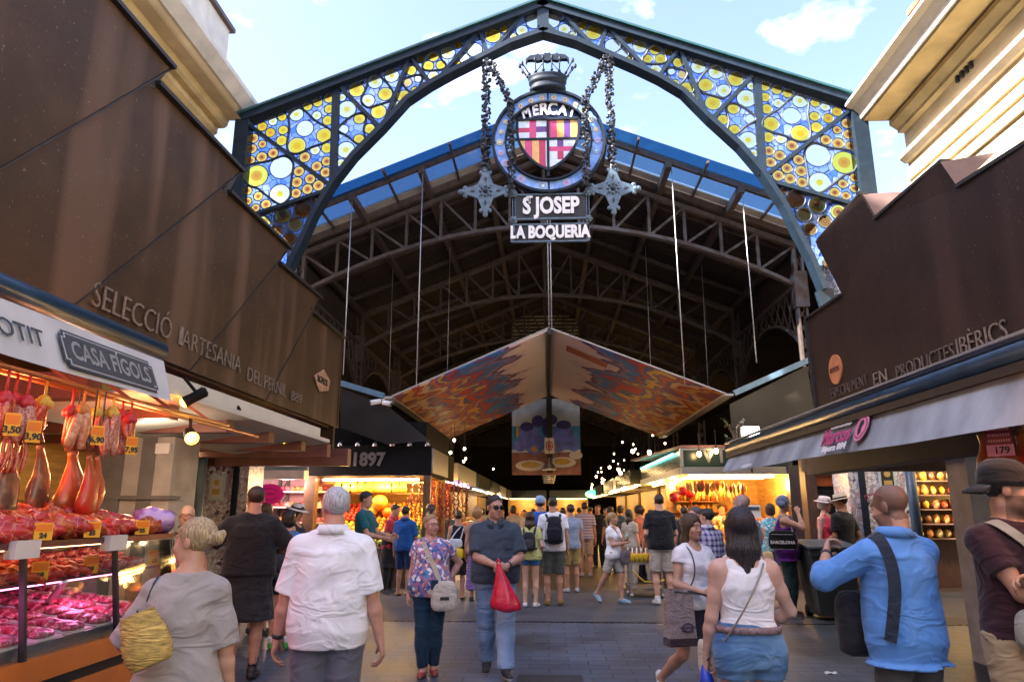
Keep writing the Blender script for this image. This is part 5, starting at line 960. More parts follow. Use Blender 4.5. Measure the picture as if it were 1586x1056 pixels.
for (px, py, yy, hk_) in ((297, 678, 6.2, 1), (441, 678, 9.9, 1), (287, 622, 6.1, 0), (345, 645, 7.6, 0), (366, 655, 8.2, 0), (402, 664, 9.2, 0), (418, 670, 9.7, 0)):
    p = W(px, py, Y=yy); t = empty('spotlight', (p.x, yy, p.z), 0, ('yellow lit spotlight facing the street, ' + ('over the counter end' if px < 400 else 'near the awning end')) if hk_ else 'black spotlight turned towards the ham stall, number %s from the street' % {287: 'one', 345: 'two', 366: 'three', 402: 'four', 418: 'five'}[px], 'spotlight', 'spotlights under the cream awning')
    d = Vector((.55, -.75, -.35)).normalized() if hk_ else Vector((-.75, -.35, -.55)).normalized(); M = d.to_track_quat('Z', 'Y').to_matrix().to_4x4(); r = .06 if px == 297 else .08 if hk_ else .05
    mb = MB(); mb.smooth = True; mb.lathe((p.x, yy, p.z), [(.03, -.2), (.05, -.18), (r*.9, -.06), (r, 0), (r*1.02, .01)], 16, M); mb.smooth = False; mb.bar(Vector((p.x, yy, p.z))-d*.12, (p.x-.05, yy+.04, p.z+.22), .025); mb.build('lamp_housing', BLK, t); mb = MB(); mb.smooth = True; mb.lathe((p.x, yy, p.z), [(r*.97, .012), (r*.8, .03), (.01, .045)], 16, M); mb.build('lamp_lens', YLENS, t)
for y in (2.6, 4.3, 5.9): lamp((-3.35, y, 2.2), 13, (1, .30, .12), .1)
lamp((-2.95, 3.5, 1.12), 2.8, (1, .2, .6), .1); lamp((-3.9, 6.9, 2.25), 8, (1, .8, .6), .1); lamp((-2.95, 4.6, 1.12), 2.2, (1, .25, .55), .1); lamp((-5.6, 8.8, 2.1), 10); lamp((-5.5, 5.0, 2.2), 14)
for px, py in ((276, 706), (295, 703)): p = W(px, py, Y=11); bulb((p.x, 11, p.z), '%s small bulb behind the stone pillar' % ('left' if px < 280 else 'right'), .035, BULBW, None, .3)
# ---------------------------------------------------------------- confectioner's stall with green letters
g = empty('market_stall', (-5.6, 15, 0), 0, 'narrow stall with a green lettered sign between mosaic pillar and black fruit stall', 'stall'); p0, p1 = W(396, 697, Y=15), W(476, 728, Y=15)
mb = MB(); mb.bb(-6.6, p1.x, 15, 15.08, p1.z, p0.z); sb = mb.build('sign_board', mat('grey_green_board', (.17, .19, .16), rough=.45, var=.15), g)
pc = W(437, 712, Y=15); text_mb('ITES', .33, frame_M((pc.x, 14.985, pc.z), (1, 0, 0), (0, 0, 1)), .02, spacing=1.35, bold=.012).build('lettering', mat('green_letter', (.01, .22, .08), rough=.35), sb)
mb = MB(); mb.bb(-6.6, p1.x, 14.8, 15.1, p1.z-.19, p1.z-.01); mb.bb(-6.6, p1.x, 14.9, 15.1, p0.z+.0, p0.z+.06); mb.build('fascia_lamp_box', mat('cream_panel', (.50, .46, .34), rough=.5), g)
mb = MB(); mb.bb(-8.4, -4.9, 17, 17.1, 0, 3); mb.bb(-8.4, p1.x, 14.6, 15.2, 0, .85); mb.build('stall_wall', mat('rose_wall', (.45, .25, .27), rough=.6, var=.2), g)
for z in (1.3, 1.65, 2.0): mb = MB(); mb.bb(-8.3, -5, 16.6, 17, z, z+.04); mb.build('shelf', WHITEP, g)
mb = MB(); mb.smooth = True; mb.tube([(-6.5, 15.4, 2.3), (-5.2, 15.4, 2.3)], .025, 8); mb.build('lamp_tube', WHT, g); lamp((-5.7, 15.6, 2.15), 40, (1, .62, .55), .15)
SW = [Kind(lump(.07, .05, .06, 300+i, .3, 8, 6), 'sweet_packet', m, 'small packet on the rose shelves of the green lettered stall', 'packet', 'packets on the rose shelves') for i, m in enumerate((mat('pk1', (.6, .2, .25)), mat('pk2', (.6, .5, .5)), mat('pk3', (.45, .08, .1)), mat('pk4', (.5, .3, .1))))]
for z in (1.39, 1.74, 2.09):
    for i in range(13): SW[rg.randrange(4)].put((-6.7+i*.125, 16.75, z))
p = W(417, 765, Y=13.9); mb = MB(); pts = []
for i in range(44): a = 2*math.pi*i/44; r_ = 1 if i % 2 else .90; pts.append((p.x+.30*r_*math.cos(a), 13.9, p.z+.21*r_*math.sin(a)))
ss = empty('starburst_sign', (p.x, 13.9, p.z), 0, 'hot pink starburst card standing over the crowd by the left mosaic pillar', 'sign'); mb.prism(pts, (0, .015, 0)); mb.build('sign_card', mat('hot_pink_card', (.85, .02, .28), rough=.6, var=.04, spec=.2), ss); mb = MB(); rg3 = random.Random(4)
text_mb('CHERRY', .06, frame_M((p.x, 13.89, p.z), (1, 0, 0), (0, 0, 1)), .002, mb=mb)
for (r_, a0, a1) in ((.11, 30, 150), (.11, 210, 330)):
    for i in range(13): a = rad(a0+(a1-a0)*i/12); mb.box((p.x+.18*math.cos(a), 13.893, p.z+r_*math.sin(a)), (.018, .003, rg3.uniform(.015, .03)))
mb.build('card_print', mat('plum_print', (.30, .0, .10), rough=.6), ss); mb = MB(); mb.bar((p.x, 13.92, 0.9), (p.x, 13.92, p.z-.2), .02); mb.build('sign_stick', EDGEM, ss)
# ---------------------------------------------------------------- black fruit stall 1897
f = empty('fruit_stall', (-4, 16, 0), 0, 'black fronted fruit stall dated 1897 on the left of the aisle', 'stall'); a, b = W(478, 690, Y=16), W(667, 736, Y=16); xL, xR = a.x, b.x; fz0, fz1 = b.z, a.z
mb = MB(); mb.bb(xL, xR, 16, 16.12, b.z, a.z); mb.bb(xR-.1, xR, 16.12, 20, b.z, a.z); mb.bb(xL, xR-.15, 16.2, 20, a.z+.0, a.z+.55); fb_ = mb.build('black_fascia', BLK, f)
pc = W(570, 712, Y=16); text_mb('1897', .40, frame_M((pc.x, 15.985, pc.z), (1, 0, 0), (0, 0, 1)), .015, sx=.95, bold=.016).build('lettering', STEELB, fb_)
mb = MB(); mb.bb(xL-.02, xL+.22, 15.95, 16.2, 0, b.z); BRZ = mat('bronze_post', (.12, .075, .05), rough=.35, metal=.3, var=.3); mb.build('stall_post', BRZ, f); mb = MB(); mb.bb(xR-.16, xR, 16.0, 16.15, 0, b.z); mb.build('stall_post', BRZ, f)
mb = MB(); mb.bb(xL, xR, 18.3, 18.4, 0, 2.5); mb.bb(xL-.05, xL, 16.2, 18.4, 0, 2.5); mb.build('back_wall', WOODY, f); mb = MB(); mb.bb(xL, xR-.1, 16.12, 18.4, b.z-.02, b.z+.03); mb.build('stall_ceiling', WOODY, f)
mb = MB(); mb.prism([(xL+.2, 15.75, .0), (xL+.2, 15.75, .80), (xL+.2, 17.3, 1.72), (xL+.2, 17.3, 0)], (xR-xL-.3, 0, 0)); mb.build('display_counter', WOODD, f)
mb = MB(); mb.bb(xL+.2, xR-.2, 16.9, 17.25, 1.97, 2.0); mb.bar((xL+.2, 16.6, 2.22), (xR-.2, 16.6, 2.22), .03); mb.bar((xL+.2, 16.25, 2.32), (xR-.2, 16.25, 2.32), .05); mb.build('shelf', mat('warm_rail', (.45, .22, .06), rough=.4), f)
for i in range(7): 
    q_ = W(500+i*27, 688, Y=15.9); t = empty('spot_lamp', (q_.x, 15.9, q_.z), 0, 'small silver clip lamp on the top edge of the black stall front', 'lamp', 'clip lamps over the black stall'); mb = MB(); mb.smooth = True; mb.lathe(q_, [(.07, -.04), (.05, .02), (.02, .06)], 10); mb.build('lamp_shade', CHROME, t); mb = MB(); mb.bar((q_.x, 15.9, q_.z+.05), (q_.x, 16.25, q_.z+.12), .015); mb.build('lamp_arm', EDGEM, t)
FR_ = {}
def fruit(k, c1, lab, r=(.055, .055, .055), cat=None): FR_[k] = Kind(lump(*r, len(FR_)+90, .06, 10, 7), k, mat(k+'_skin', c1, rough=.35, var=.25, scale=12, rand=.35), lab, cat or k, lab.split(' ')[0]+' '+k+'s on the fruit stall')
fruit('apple', (.48, .035, .015), 'red apple in the stacked pyramid on the fruit stall'); fruit('lemon', (.68, .46, .03), 'yellow lemon heaped on the sloping fruit display', (.062, .048, .048)); fruit('orange', (.70, .24, .01), 'ripe orange piled on the sloping fruit display'); fruit('mango', (.55, .33, .04), 'golden mango on the right of the fruit display', (.07, .055, .05)); fruit('lime', (.22, .30, .03), 'green lime heaped low on the fruit display')
cols_n, rows_n = 20, 13
for i in range(cols_n):
    for j in range(rows_n):
        x = xL+.34+i*(xR-xL-.55)/(cols_n-1)+rg.uniform(-.012, .012); v = j/(rows_n-1); y = 15.85+v*1.35; z = .86+v*.80+.045+rg.uniform(0, .035); u = i/(cols_n-1)+rg.uniform(-.03, .03); v += rg.uniform(-.06, .06)
        k = ('apple' if v > .55 else 'lemon') if u < .36 else ('orange' if v > .45 else 'lemon' if u < .55 else 'lime' if v < .25 else 'orange') if u < .75 else ('mango' if v > .4 else 'lime')
        FR_[k].put((x, y, z), rg.uniform(0, 6), rg.uniform(.9, 1.12))
for (px, py, s_, k) in ((588, 778, .20, 'orange melon'), (600, 793, .13, 'round pumpkin'), (575, 790, .15, 'yellow melon')):
    p = W(px, py, Y=16.7); c_ = {'orange melon': (.62, .30, .03), 'round pumpkin': (.75, .16, .01), 'yellow melon': (.62, .42, .05)}[k]; thing(lump(s_, s_, s_*.9, int(px), .05, 16, 10), k.split(' ')[1], mat('melon_skin', c_, rough=.45, var=.15, scale=8), '%s standing above the fruit slope' % k, k.split(' ')[1]).location = (p.x, 16.7, p.z)
bk_ = MB(); bk_.smooth = True
for i in range(7): a = (i-3)*.28; bk_.tube([(0, 0, .04), (.05*math.sin(a), -.03-.02*math.cos(a), -.03), (.085*math.sin(a), -.06, -.12), (.075*math.sin(a), -.04, -.19)], [.01, .022, .024, .008], 6)
BAN = Kind(bk_, 'banana_bunch', mat('green_banana', (.42, .38, .05), rough=.45, var=.3, scale=9), 'hand of greenish bananas in the row hung over the fruit', 'bananas', 'banana hands hung over the fruit')
for i, px in enumerate((523, 536, 551, 561, 572, 583, 591, 603, 614, 626)): p = W(px, 752, Y=16.6); BAN.put((p.x, 16.6, p.z+.07), rg.uniform(-.4, .4), 1.15)
chm = MB(); chm.smooth = True; rg4 = random.Random(2)
for i in range(46): z = -i*.016; chm.tube([(rg4.uniform(-.01, .01), rg4.uniform(-.01, .01), z), (rg4.uniform(-.06, .06), rg4.uniform(-.05, .05), z-.05)], [.012, .005], 5)
CHS = [Kind(chm, 'chilli_string', mat('chilli', c, rough=.35, var=.3), lb, 'chillies', 'strings of chillies') for c, lb in (((.24, .02, .012), 'dark red string of dried chillies hung at the right of the fruit stall'), ((.50, .22, .03), 'orange string of dried chillies hung at the right of the fruit stall'))]
for i in range(15): p = W(632+i*6.5, 750, Y=16.2+.05*(i % 3)); CHS[1 if i in (6, 7, 13) else 0].put((p.x, 16.2+.05*(i % 3), 2.22-.35*(i % 2 == 0)*(i < 12)), rg.uniform(0, 6), 1.05)
for i in range(16): CHS[1 if i % 6 == 4 else 0].put((xR-.05, 16.4+i*.22, 2.3-.4*(i % 2)), rg.uniform(0, 6), 1.1)
for x in (xL+.8, -3.7, -3.0): lamp((x, 16.35, 2.15), 34, (1, .58, .18), .12)
lamp((xR-.35, 18.9, 2.2), 30, (1, .5, .15), .12)
mb = MB(); mb.smooth = True; mb.tube([(xL+.3, 16.25, 2.28), (xR-.3, 16.25, 2.28)], .02, 8); mb.build('lamp_tube', WHT, f)
mb = MB(); mb.bb(xR-.02, xR+.03, 16.1, 18.6, fz0+.06, fz1-.06); sf = mb.build('side_sign', STEELB, f)
# ---------------------------------------------------------------- green fronted stall on the right
v = empty('dried_fruit_stall', (4.1, 16, 0), 0, 'golden lit dried fruit stall with dark green sign right of the aisle', 'stall'); a, b = W(1055, 697, Y=16), W(1140, 722, Y=16); xA, xB = a.x, 5.36
GREEN = mat('dark_green_panel', (.015, .035, .03), rough=.25, var=.15)
mb = MB(); mb.bb(xA, xB, 16, 16.1, b.z, a.z); mb.bb(xA, xA+.06, 16.1, 23, b.z, a.z); sg_ = mb.build('sign_board', GREEN, v)
for ch, px in (('V', 1097), ('I', 1117), ('D', 1140), ('A', 1168), ('L', 1195)):
    if px < 1130: p = W(px, 708, Y=16); text_mb(ch, .36, frame_M((p.x, 15.985, p.z), (1, 0, 0), (0, 0, 1)), .015, bold=.012).build('lettering', STEELB, sg_)
mb = MB(); mb.bb(xA-.02, xB, 15.96, 16.2, b.z-.17, b.z-.01); mb.bb(xA-.03, xA+.03, 16.2, 23, b.z-.17, b.z-.01); mb.bb(xA-.04, xA+.03, 15.95, 16.02, b.z, a.z+.03); mb.bar((xA-.03, 16, a.z+.02), (xB, 16, a.z+.02), .05, .04); mb.build('steel_trim', STEELB, v)
mb = MB(); mb.prism([(xA, 16.0, a.z+.05), (xB, 16.0, a.z+.05), (xB, 23, a.z+.22), (xA-.3, 23, a.z+.22)], (0, 0, .06)); mb.build('stall_roof', mat('rose_board', (.22, .10, .09), rough=.5, var=.3), v)
mb = MB(); mb.smooth = True; mb.tube([(xA-.05, 16.8, a.z-.03), (xA-.05, 22.5, a.z-.03)], .03, 8); mb.build('teal_tube', TEALT, v)
mb = MB(); mb.bb(xA+.05, xB, 18.6, 18.7, 0, 2.45); mb.bb(xB-.06, xB, 16.1, 18.7, 0, 2.45); mb.build('back_wall', WOODY, v); mb = MB(); mb.bb(xA+.05, xB, 16.15, 18.7, 2.37, 2.41); mb.bb(xA-.02, xA+2, 18.7, 23, 2.37, 2.41); mb.build('stall_ceiling', WOODY, v)
mb = MB(); mb.bb(xB-.14, xB+.22, 15.9, 16.15, 0, 2.55); mb.build('stall_post', mat('dark_bronze', (.05, .04, .04), rough=.4, var=.2), v)
mb = MB(); mb.prism([(xA+.1, 15.8, 0), (xA+.1, 15.8, .85), (xA+.1, 17.0, 1.35), (xA+.1, 17, 0)], (xB-xA-.2, 0, 0)); mb.prism([(xA-.45, 16, 0), (xA-.45, 16, .85), (xA+.3, 16, 1.3), (xA+.3, 16, 0)], (0, 7, 0)); mb.build('display_counter', WOODD, v)
for z in (1.55, 1.8, 2.05): mb = MB(); mb.bb(xA+.2, xB-1.0, 18.2, 18.6, z, z+.03); mb.build('shelf', mat('warm_shelf', (.45, .22, .06), rough=.4), v)
mb = MB(); mb.smooth = True; mb.tube([(xA+.2, 16.4, 2.33), (xB-.3, 16.4, 2.33)], .018, 8); mb.tube([(xA+.2, 17.2, 2.33), (xB-.3, 17.2, 2.33)], .018, 8); mb.tube([(xA+.3, 16.6, 2.33), (xA+.3, 22.6, 2.33)], .018, 8); mb.build('lamp_tube', emis('amber_tube', (1, .66, .25), 6), v)
for x in (xA+.5, 4.2, 5.0): lamp((x, 16.4, 2.15), 42, (1, .55, .14), .12)
for y in (18.5, 20.5, 22.3): lamp((xA+.25, y, 2.2), 34, (1, .55, .16), .12)
PKM = [mat('packet', c, rough=.35, var=.3, scale=14, rand=.4) for c in ((.62, .34, .05), (.50, .20, .03), (.68, .46, .12), (.35, .08, .03), (.60, .26, .08), (.40, .30, .10), (.25, .12, .05))]
PB = [Kind(lump(.08, .06, .085, 140+i, .35, 10, 7), 'snack_packet', m, 'small packet of dried fruit on the shelves of the green fronted stall', 'packet', 'packets on the green fronted stall') for i, m in enumerate(PKM)]
for z in (1.66, 1.91, 2.16):
    for i in range(9): PB[rg.randrange(7)].put((xA+.3+i*.145, 18.35, z), rg.uniform(0, 6), rg.uniform(.8, 1.2))
for i in range(13):
    for j in range(6): vv = j/5; PB[rg.randrange(7)].put((xA+.25+i*.165, 15.9+vv*1.0, .93+vv*.44), rg.uniform(0, 6), rg.uniform(.75, 1.1))
HB = [Kind(lump(.05, .04, .13, 160+i, .3, 8, 6), 'hanging_bag', m, 'golden bag hung from the ceiling rail of the green fronted stall', 'bag', 'bags hung in the green fronted stall') for i, m in enumerate(PKM)]
for r_ in range(3):
    for i in range(16): HB[rg.randrange(7)].put((xA+.15+i*.085+rg.uniform(-.02, .02), 16.3+.5*r_, 2.12-.07*r_+rg.uniform(-.1, .05)), rg.uniform(0, 6), rg.uniform(.7, 1.15))
cm_ = MB(); cm_.mi = 0; cm_.smooth = True; cm_.lathe((0, 0, 0), [(.028, 0), (.038, .10), (.036, .102), (.002, .095)], 10); cm_.mi = 1; cm_.tube([(0, 0, .06), (.012, .008, .17)], .004, 5)
CUPS = [Kind(cm_, 'juice_cup', [mat('juice', c, rough=.2, var=.1), WHITEP], '%s juice cup with a straw on the stalls right of the aisle' % n_, 'juice cup', 'juice cups') for c, n_ in (((.75, .50, .03), 'yellow'), ((.55, .06, .03), 'red'), ((.65, .25, .03), 'orange'))]
for j in range(4):
    for i in range(26): vv = j/3; CUPS[(i//4+j) % 3].put((xA-.40+vv*.55, 16.15+i*.24, .89+vv*.33), 0, 1.25)
rb_ = Kind(lump(.12, .12, .11, 180, .3, 10, 7), 'red_bow', mat('red_foil', (.55, .02, .02), rough=.3, var=.2), 'shiny red bow hung under the ceiling of the green fronted stall', 'bow', 'red bows')
for px, py in ((1045, 770), (1060, 760), (1070, 764)): p = W(px, py, Y=16.6); rb_.put((p.x, 16.6, p.z))
p = W(1166, 792, Y=15.95); t = empty('weighing_scale', (p.x, 15.95, p.z), 0, 'white shop scale display on the counter of the green fronted stall', 'scale'); mb = MB(); mb.bb(p.x-.20, p.x+.17, 15.95, 16.02, p.z-.14, p.z+.14); mb.build('scale_case', WHITEP, t); mb = MB(); mb.bb(p.x-.17, p.x+.14, 15.93, 15.96, p.z+.03, p.z+.10); mb.build('scale_screen', mat('scale_screen', (.05, .10, .12), rough=.2), t); mb = MB(); mb.bar((p.x, 16.05, .9), (p.x, 16.05, p.z-.1), .04); mb.build('scale_stem', EDGEM, t)
p = W(1193, 760, Y=18); mb = MB(); mb.bb(p.x-.12, p.x+.2, 18.3, 18.58, p.z-.25, p.z+.2); thing(mb, 'wall_cabinet', WOODD, 'small dark cabinet on the golden back wall of the right stall', 'cabinet')
for px, py in ((1083, 703), (1109, 698)): p = W(px, py, Y=15.7); bulb((p.x, 15.7, p.z), '%s bulb hung before the dark green sign' % ('left' if px < 1090 else 'right'), .05, BULBM, None, .45)
for i in range(10): y = 18+i*2.6; bulb((2.55-.1*(i % 3), y, 3.0+.28*math.sin(i*2.1)), 'bare warm bulb in the string along the right of the aisle', .05, BULBM, 'bulbs on the right of the aisle')
for i in range(22): bulb((2.9+rg.uniform(0, 1.6), 24+rg.uniform(0, 22), 3.1+rg.uniform(0, 1.3)), 'tiny far bulb over the stalls right of the aisle', .032, BULBW, 'far bulbs right of the aisle', .8)
for i in range(8): bulb((-2.4-rg.uniform(0, 1), 21+rg.uniform(0, 16), 2.9+rg.uniform(0, .9)), 'tiny far bulb over the stalls left of the aisle', .04, BULBW, 'far bulbs left of the aisle', .8)
# juice cart
ca = empty('juice_cart', (1.9, 14.4, 0), 0, 'low steel trolley carrying a row of juice cups beside the right stall', 'trolley'); x0, x1, yc = W(974, 920, Y=14.5).x, W(1026, 920, Y=14.5).x, 14.5
mb = MB(); mb.bb(x0, x1, yc-.3, yc+.3, .60, .64); mb.bb(x0, x1, yc-.3, yc+.3, .16, .19); mb.build('steel_shelf', STEELB, ca)
for x in (x0+.03, x1-.03):
    for y in (yc-.27, yc+.27): mb = MB(); mb.bar((x, y, .06), (x, y, .62), .035); mb.smooth = True; mb.sphere((x, y, .04), .04, 8, 6); mb.build('leg', STEELB, ca)
mb = MB(); mb.smooth = True; mb.tube([(x0+.05, yc-.33, .5), (x0+.25, yc-.36, .30), (x0+.5, yc-.36, .28), (x1, yc-.33, .33)], .015, 6); mb.build('yellow_hose', mat('yellow_hose', (.6, .38, .03), rough=.4), ca)
for i in range(7): CUPS[0 if i != 5 else 2].put((x0-.02+i*.085, yc-.2, .64), 0, 1.5); CUPS[1 if i % 2 else 0].put((x0+.0+i*.085, yc+.05, .64), 0, 1.5)
# ---------------------------------------------------------------- far stalls, copies
def far_stall(sg, col, glow, lab, sign=None):
    t = empty('market_stall', (0, 0, 0), 0, lab, 'stall'); mb = MB(); mb.bb(sg*2.9, sg*5.5, 0, 5.4, 0, .9); mb.build('stall_counter', WOODD, t, world=False); mb = MB(); mb.bb(sg*2.75, sg*5.5, 0, 5.4, 2.45, 2.95); mb.build('stall_fascia', col, t, world=False)
    mb = MB(); mb.bb(sg*4.6, sg*4.7, 0, 5.4, .9, 2.45); mb.build('stall_back', WOODY, t, world=False); mb = MB(); mb.smooth = True; mb.tube([(sg*3.0, .2, 2.40), (sg*3.0, 5.2, 2.40)], .02, 6); mb.build('lamp_tube', glow, t, world=False)
    mb = MB(); mb.smooth = True; r = random.Random(len(lab))
    for i in range(16):
        for j in range(3): s2 = lump(.13, .13, .1, i*3+j, .2, 7, 5); mb.mi = r.randrange(4); mb.add([(q[0]+sg*(3.05+.3*j), q[1]+.3+i*.32, q[2]+.95+.13*j) for q in s2.v], s2.f)
    mb.build('heaped_goods', [PKM[1], PKM[2], PKM[3], PKM[5]], t, world=False); return t
LTG = [emis('cool_tube', (.5, .85, 1), 3), emis('amber_tube', (1, .6, .2), 3), emis('violet_tube', (.75, .3, 1), 2.5)]
for i, y in enumerate((21, 27.5, 34, 40.5, 47)):
    t = far_stall(-1, [STEELB, BLK, GREEN, STEELB, BLK][i], LTG[[2, 0, 1, 0, 1][i]], ['violet lit', 'cool lit', 'amber lit', 'further cool lit', 'farthest amber lit'][i]+' stall on the left of the aisle'); t.location = (.15, y, 0)
for i, y in enumerate((25, 31.5, 38, 44.5)):
    t = far_stall(1, [GREEN, STEELB, BLK, STEELB][i], LTG[1], ['nearest', 'second', 'third', 'farthest'][i]+' amber stall beyond the green fronted one on the right of the aisle'); t.location = (.1, y, 0)
for i, (xc, lab) in enumerate(((-1.6, 'amber lit stall closing the far end of the aisle, left half'), (1.7, 'amber lit stall closing the far end of the aisle, right half'))):
    t = empty('market_stall', (xc, 56, 0), 0, lab, 'stall'); mb = MB(); mb.bb(xc-1.5, xc+1.5, 56, 57, 0, .95); mb.build('stall_counter', WOODD, t); mb = MB(); mb.bb(xc-1.5, xc+1.5, 57.5, 57.6, 0, 2.6); mb.build('stall_back', WOODY, t); mb = MB(); mb.bb(xc-1.55, xc+1.55, 55.9, 56.1, 2.5, 3.1); mb.build('stall_fascia', GREEN, t); mb = MB(); mb.smooth = True; mb.tube([(xc-1.3, 56.2, 2.45), (xc+1.3, 56.2, 2.45)], .03, 6); mb.build('lamp_tube', LTG[1], t)
    mb = MB()
    for j in range(36): s2 = lump(.16, .16, .14, j, .2, 7, 5); mb.mi = j % 4; mb.add([(q[0]+xc-1.3+.24*(j % 12), q[1]+56.2+.25*(j//12), q[2]+1.0+.16*(j//12)) for q in s2.v], s2.f)
    mb.build('heaped_goods', [PKM[1], PKM[2], PKM[3], PKM[5]], t); lamp((xc, 56.6, 2.2), 50, (1, .6, .25))
for y in (22.5, 27, 32, 38, 46): lamp((-3.1, y, 2.3), 60, (1, .66, .34)); lamp((3.2, y+3.5, 2.3), 70, (1, .58, .2))
p = W(917, 765, Y=44); t = empty('neon_sign', (p.x, 44, p.z), 0, 'small green lit sign far down the aisle', 'sign'); mb = MB(); mb.lathe((p.x, 44, p.z), [(.42, -.03), (.42, .03)], 20, Matrix.Rotation(rad(90), 4, 'X')); mb.v = [(v_[0], v_[1], p.z+(v_[2]-p.z)*.55) for v_ in mb.v]; mb.build('sign_face', GREENT, t); mb = MB(); mb.bar((p.x, 44.05, p.z+.1), (p.x, 44.05, p.z+2.5), .03); mb.build('sign_rod', EDGEM, t)
# ---------------------------------------------------------------- right: bar shutter, shelves, ham
k = empty('bar_kiosk', (5.5, 14, 0), 0, 'closed bar with dark roller shutter and orange sign beside the right mosaic pillar', 'kiosk'); a, b = W(1262, 736, Y=14), W(1330, 752, Y=14)
mb = MB(); mb.bb(a.x, 6.4, 14, 14.06, b.z, a.z); sb = mb.build('sign_board', mat('orange_sign', (.42, .10, .02), rough=.5, var=.12), k); p = W(1294, 744, Y=14); text_mb('Pinot', .17, frame_M((p.x+.14, 13.985, p.z), (1, 0, 0), (0, 0, 1)), .008, sx=1.15, bold=.008).build('lettering', mat('cream_letter', (.7, .62, .5), rough=.6), sb)
mb = MB()
for i in range(26): mb.box(((a.x+6.4)/2, 14.06, .06+i*.078), (6.4-a.x, .02, .07), Matrix.Rotation(rad(18), 4, 'X'))
mb.build('roller_shutter', mat('shutter_slat', (.035, .04, .042), rough=.45, metal=.4, var=.15), k); mb = MB(); mb.bb(a.x-.02, 6.4, 13.75, 14.1, .95, 1.0); mb.bb(a.x, 6.4, 13.9, 14.1, 0, .95); mb.build('bar_counter', STEELB, k); mb = MB(); mb.bb(a.x-.22, a.x-.02, 13.9, 14.2, 0, 2.6); mb.bb(a.x-.22, 6.6, 13.95, 14.2, a.z, a.z+.25); mb.build('kiosk_frame', WOODD, k)
mb = MB(); p = W(1418, 800, Y=11.8); mb.smooth = True; mb.tube([(p.x, 11.8, 0), (p.x, 11.8, 2.5)], .075, 12); thing(mb, 'steel_post', mat('blue_post_paint', (.06, .12, .19), rough=.4, var=.15), 'round dark blue post right of the right mosaic pillar', 'post', loc=(p.x, 11.8, 0))
mb = MB(); mb.bb(3.95, 4.25, 1.5, 11.2, 2.12, 2.42); mb.bb(3.95, 7.2, 11.2, 11.4, 2.18, 2.6); thing(mb, 'stall_lintel', mat('brown_lintel', (.06, .035, .025), rough=.6, var=.2), 'long brown lintel beneath the stained right awning', 'lintel')
p = W(1221, 724, X=3.94); q_ = empty('number_plate', (3.94, 10.95, p.z), 0, 'small blue stall number plate at the end of the brown lintel', 'plate'); mb = MB(); mb.bb(3.95, 4.25, 11.17, 11.195, 2.2, 2.38); mb.build('plate_board', mat('grey_plate', (.25, .28, .32), rough=.4), q_); text_mb('884', .14, frame_M((4.1, 11.16, 2.29), (1, 0, 0), (0, 0, 1)), .004, bold=.004).build('lettering', mat('blue_digits', (.25, .35, .75), rough=.4), q_)
bs = empty('bottle_shelves', (8.5, 16, 0), 0, 'dim shelves of golden goods behind the couple at the right stall', 'shelves'); mb = MB(); mb.bb(7.0, 11.0, 16.4, 16.5, 0, 3.2); mb.build('back_board', WOODD, bs)
for z in (1.0, 1.3, 1.6, 1.9, 2.2): mb = MB(); mb.bb(7.0, 10.6, 16.0, 16.4, z, z+.03); mb.build('shelf', WOODD, bs)
GB = [Kind(lump(.085, .07, .10, 200+i, .35, 9, 7), 'golden_package', m, 'golden package on the dim shelves at the right', 'package', 'golden packages on the right shelves') for i, m in enumerate(PKM)]
for z in (1.12, 1.42, 1.72, 2.02, 2.32):
    for i in range(14): GB[rg.randrange(7)].put((7.4+i*.19, 16.15, z), rg.uniform(0, 6), rg.uniform(.8, 1.15))
lamp((8.3, 15.5, 2.3), 40, (1, .6, .2)); lamp((9.4, 15.4, 1.8), 30, (1, .6, .2))
xw0 = W(1500, 750, Y=8.2).x; mb = MB(); mb.bb(xw0, xw0+1.4, 8.2, 8.6, 0, 2.4); thing(mb, 'white_pillar', mat('white_plaster', (.66, .65, .65), rough=.7, var=.15, scale=6), 'pale plaster pillar behind the hams at the right', 'pillar')
mb = MB(); mb.bb(6.9, 7.0, 1.5, 8.2, 0, 2.9); thing(mb, 'stall_back_wall', WOODD, 'dark back wall of the right stall', 'wall')
for i, (px, X_, m, lb) in enumerate(((1520, 3.0, HAMB, 'leftmost orange ham hanging under the right awning'), (1548, 2.9, HAMB, 'middle orange ham hanging under the right awning'), (1578, 2.95, HAMS, 'red ham hanging at the right edge under the awning'))): ham(px, 672, 765, .12, m, lb, X=X_, grp='hams under the right awning', bend=-.04, tp=2.6)
p = W(1548, 686, X=2.8); t = empty('price_board', (2.8, p.y, p.z), 0, 'dark red and pink price board reading 179 in front of the hanging hams', 'price board'); M = frame_M((2.8, p.y, p.z), (.62, -.78, 0), (0, 0, 1))
def mbox(c, d): mb = MB(); mb.box(c, d); mb.v = [tuple(M @ Vector(v_)) for v_ in mb.v]; return mb
mbox((0, .05, 0), (.15, .12, .006)).build('board_top', mat('dark_red_card', (.20, .015, .03), rough=.4), t); pb_ = mbox((0, -.045, 0), (.15, .07, .006)).build('board_price', mat('pink_card', (.75, .28, .35), rough=.5), t); text_mb('179', .06, M @ Matrix.Translation((.01, -.045, .006)), .001, bold=.001).build('lettering', PRINT, pb_)
mb = MB()
for r_ in range(3):
    for i in range(9): mb.box((-.055+.014*i, .085-.035*r_, .005), (.009, .016, .002))
mb.v = [tuple(M @ Vector(v_)) for v_ in mb.v]; mb.build('worn_print', mat('pink_print_small', (.6, .25, .25), rough=.5), t)
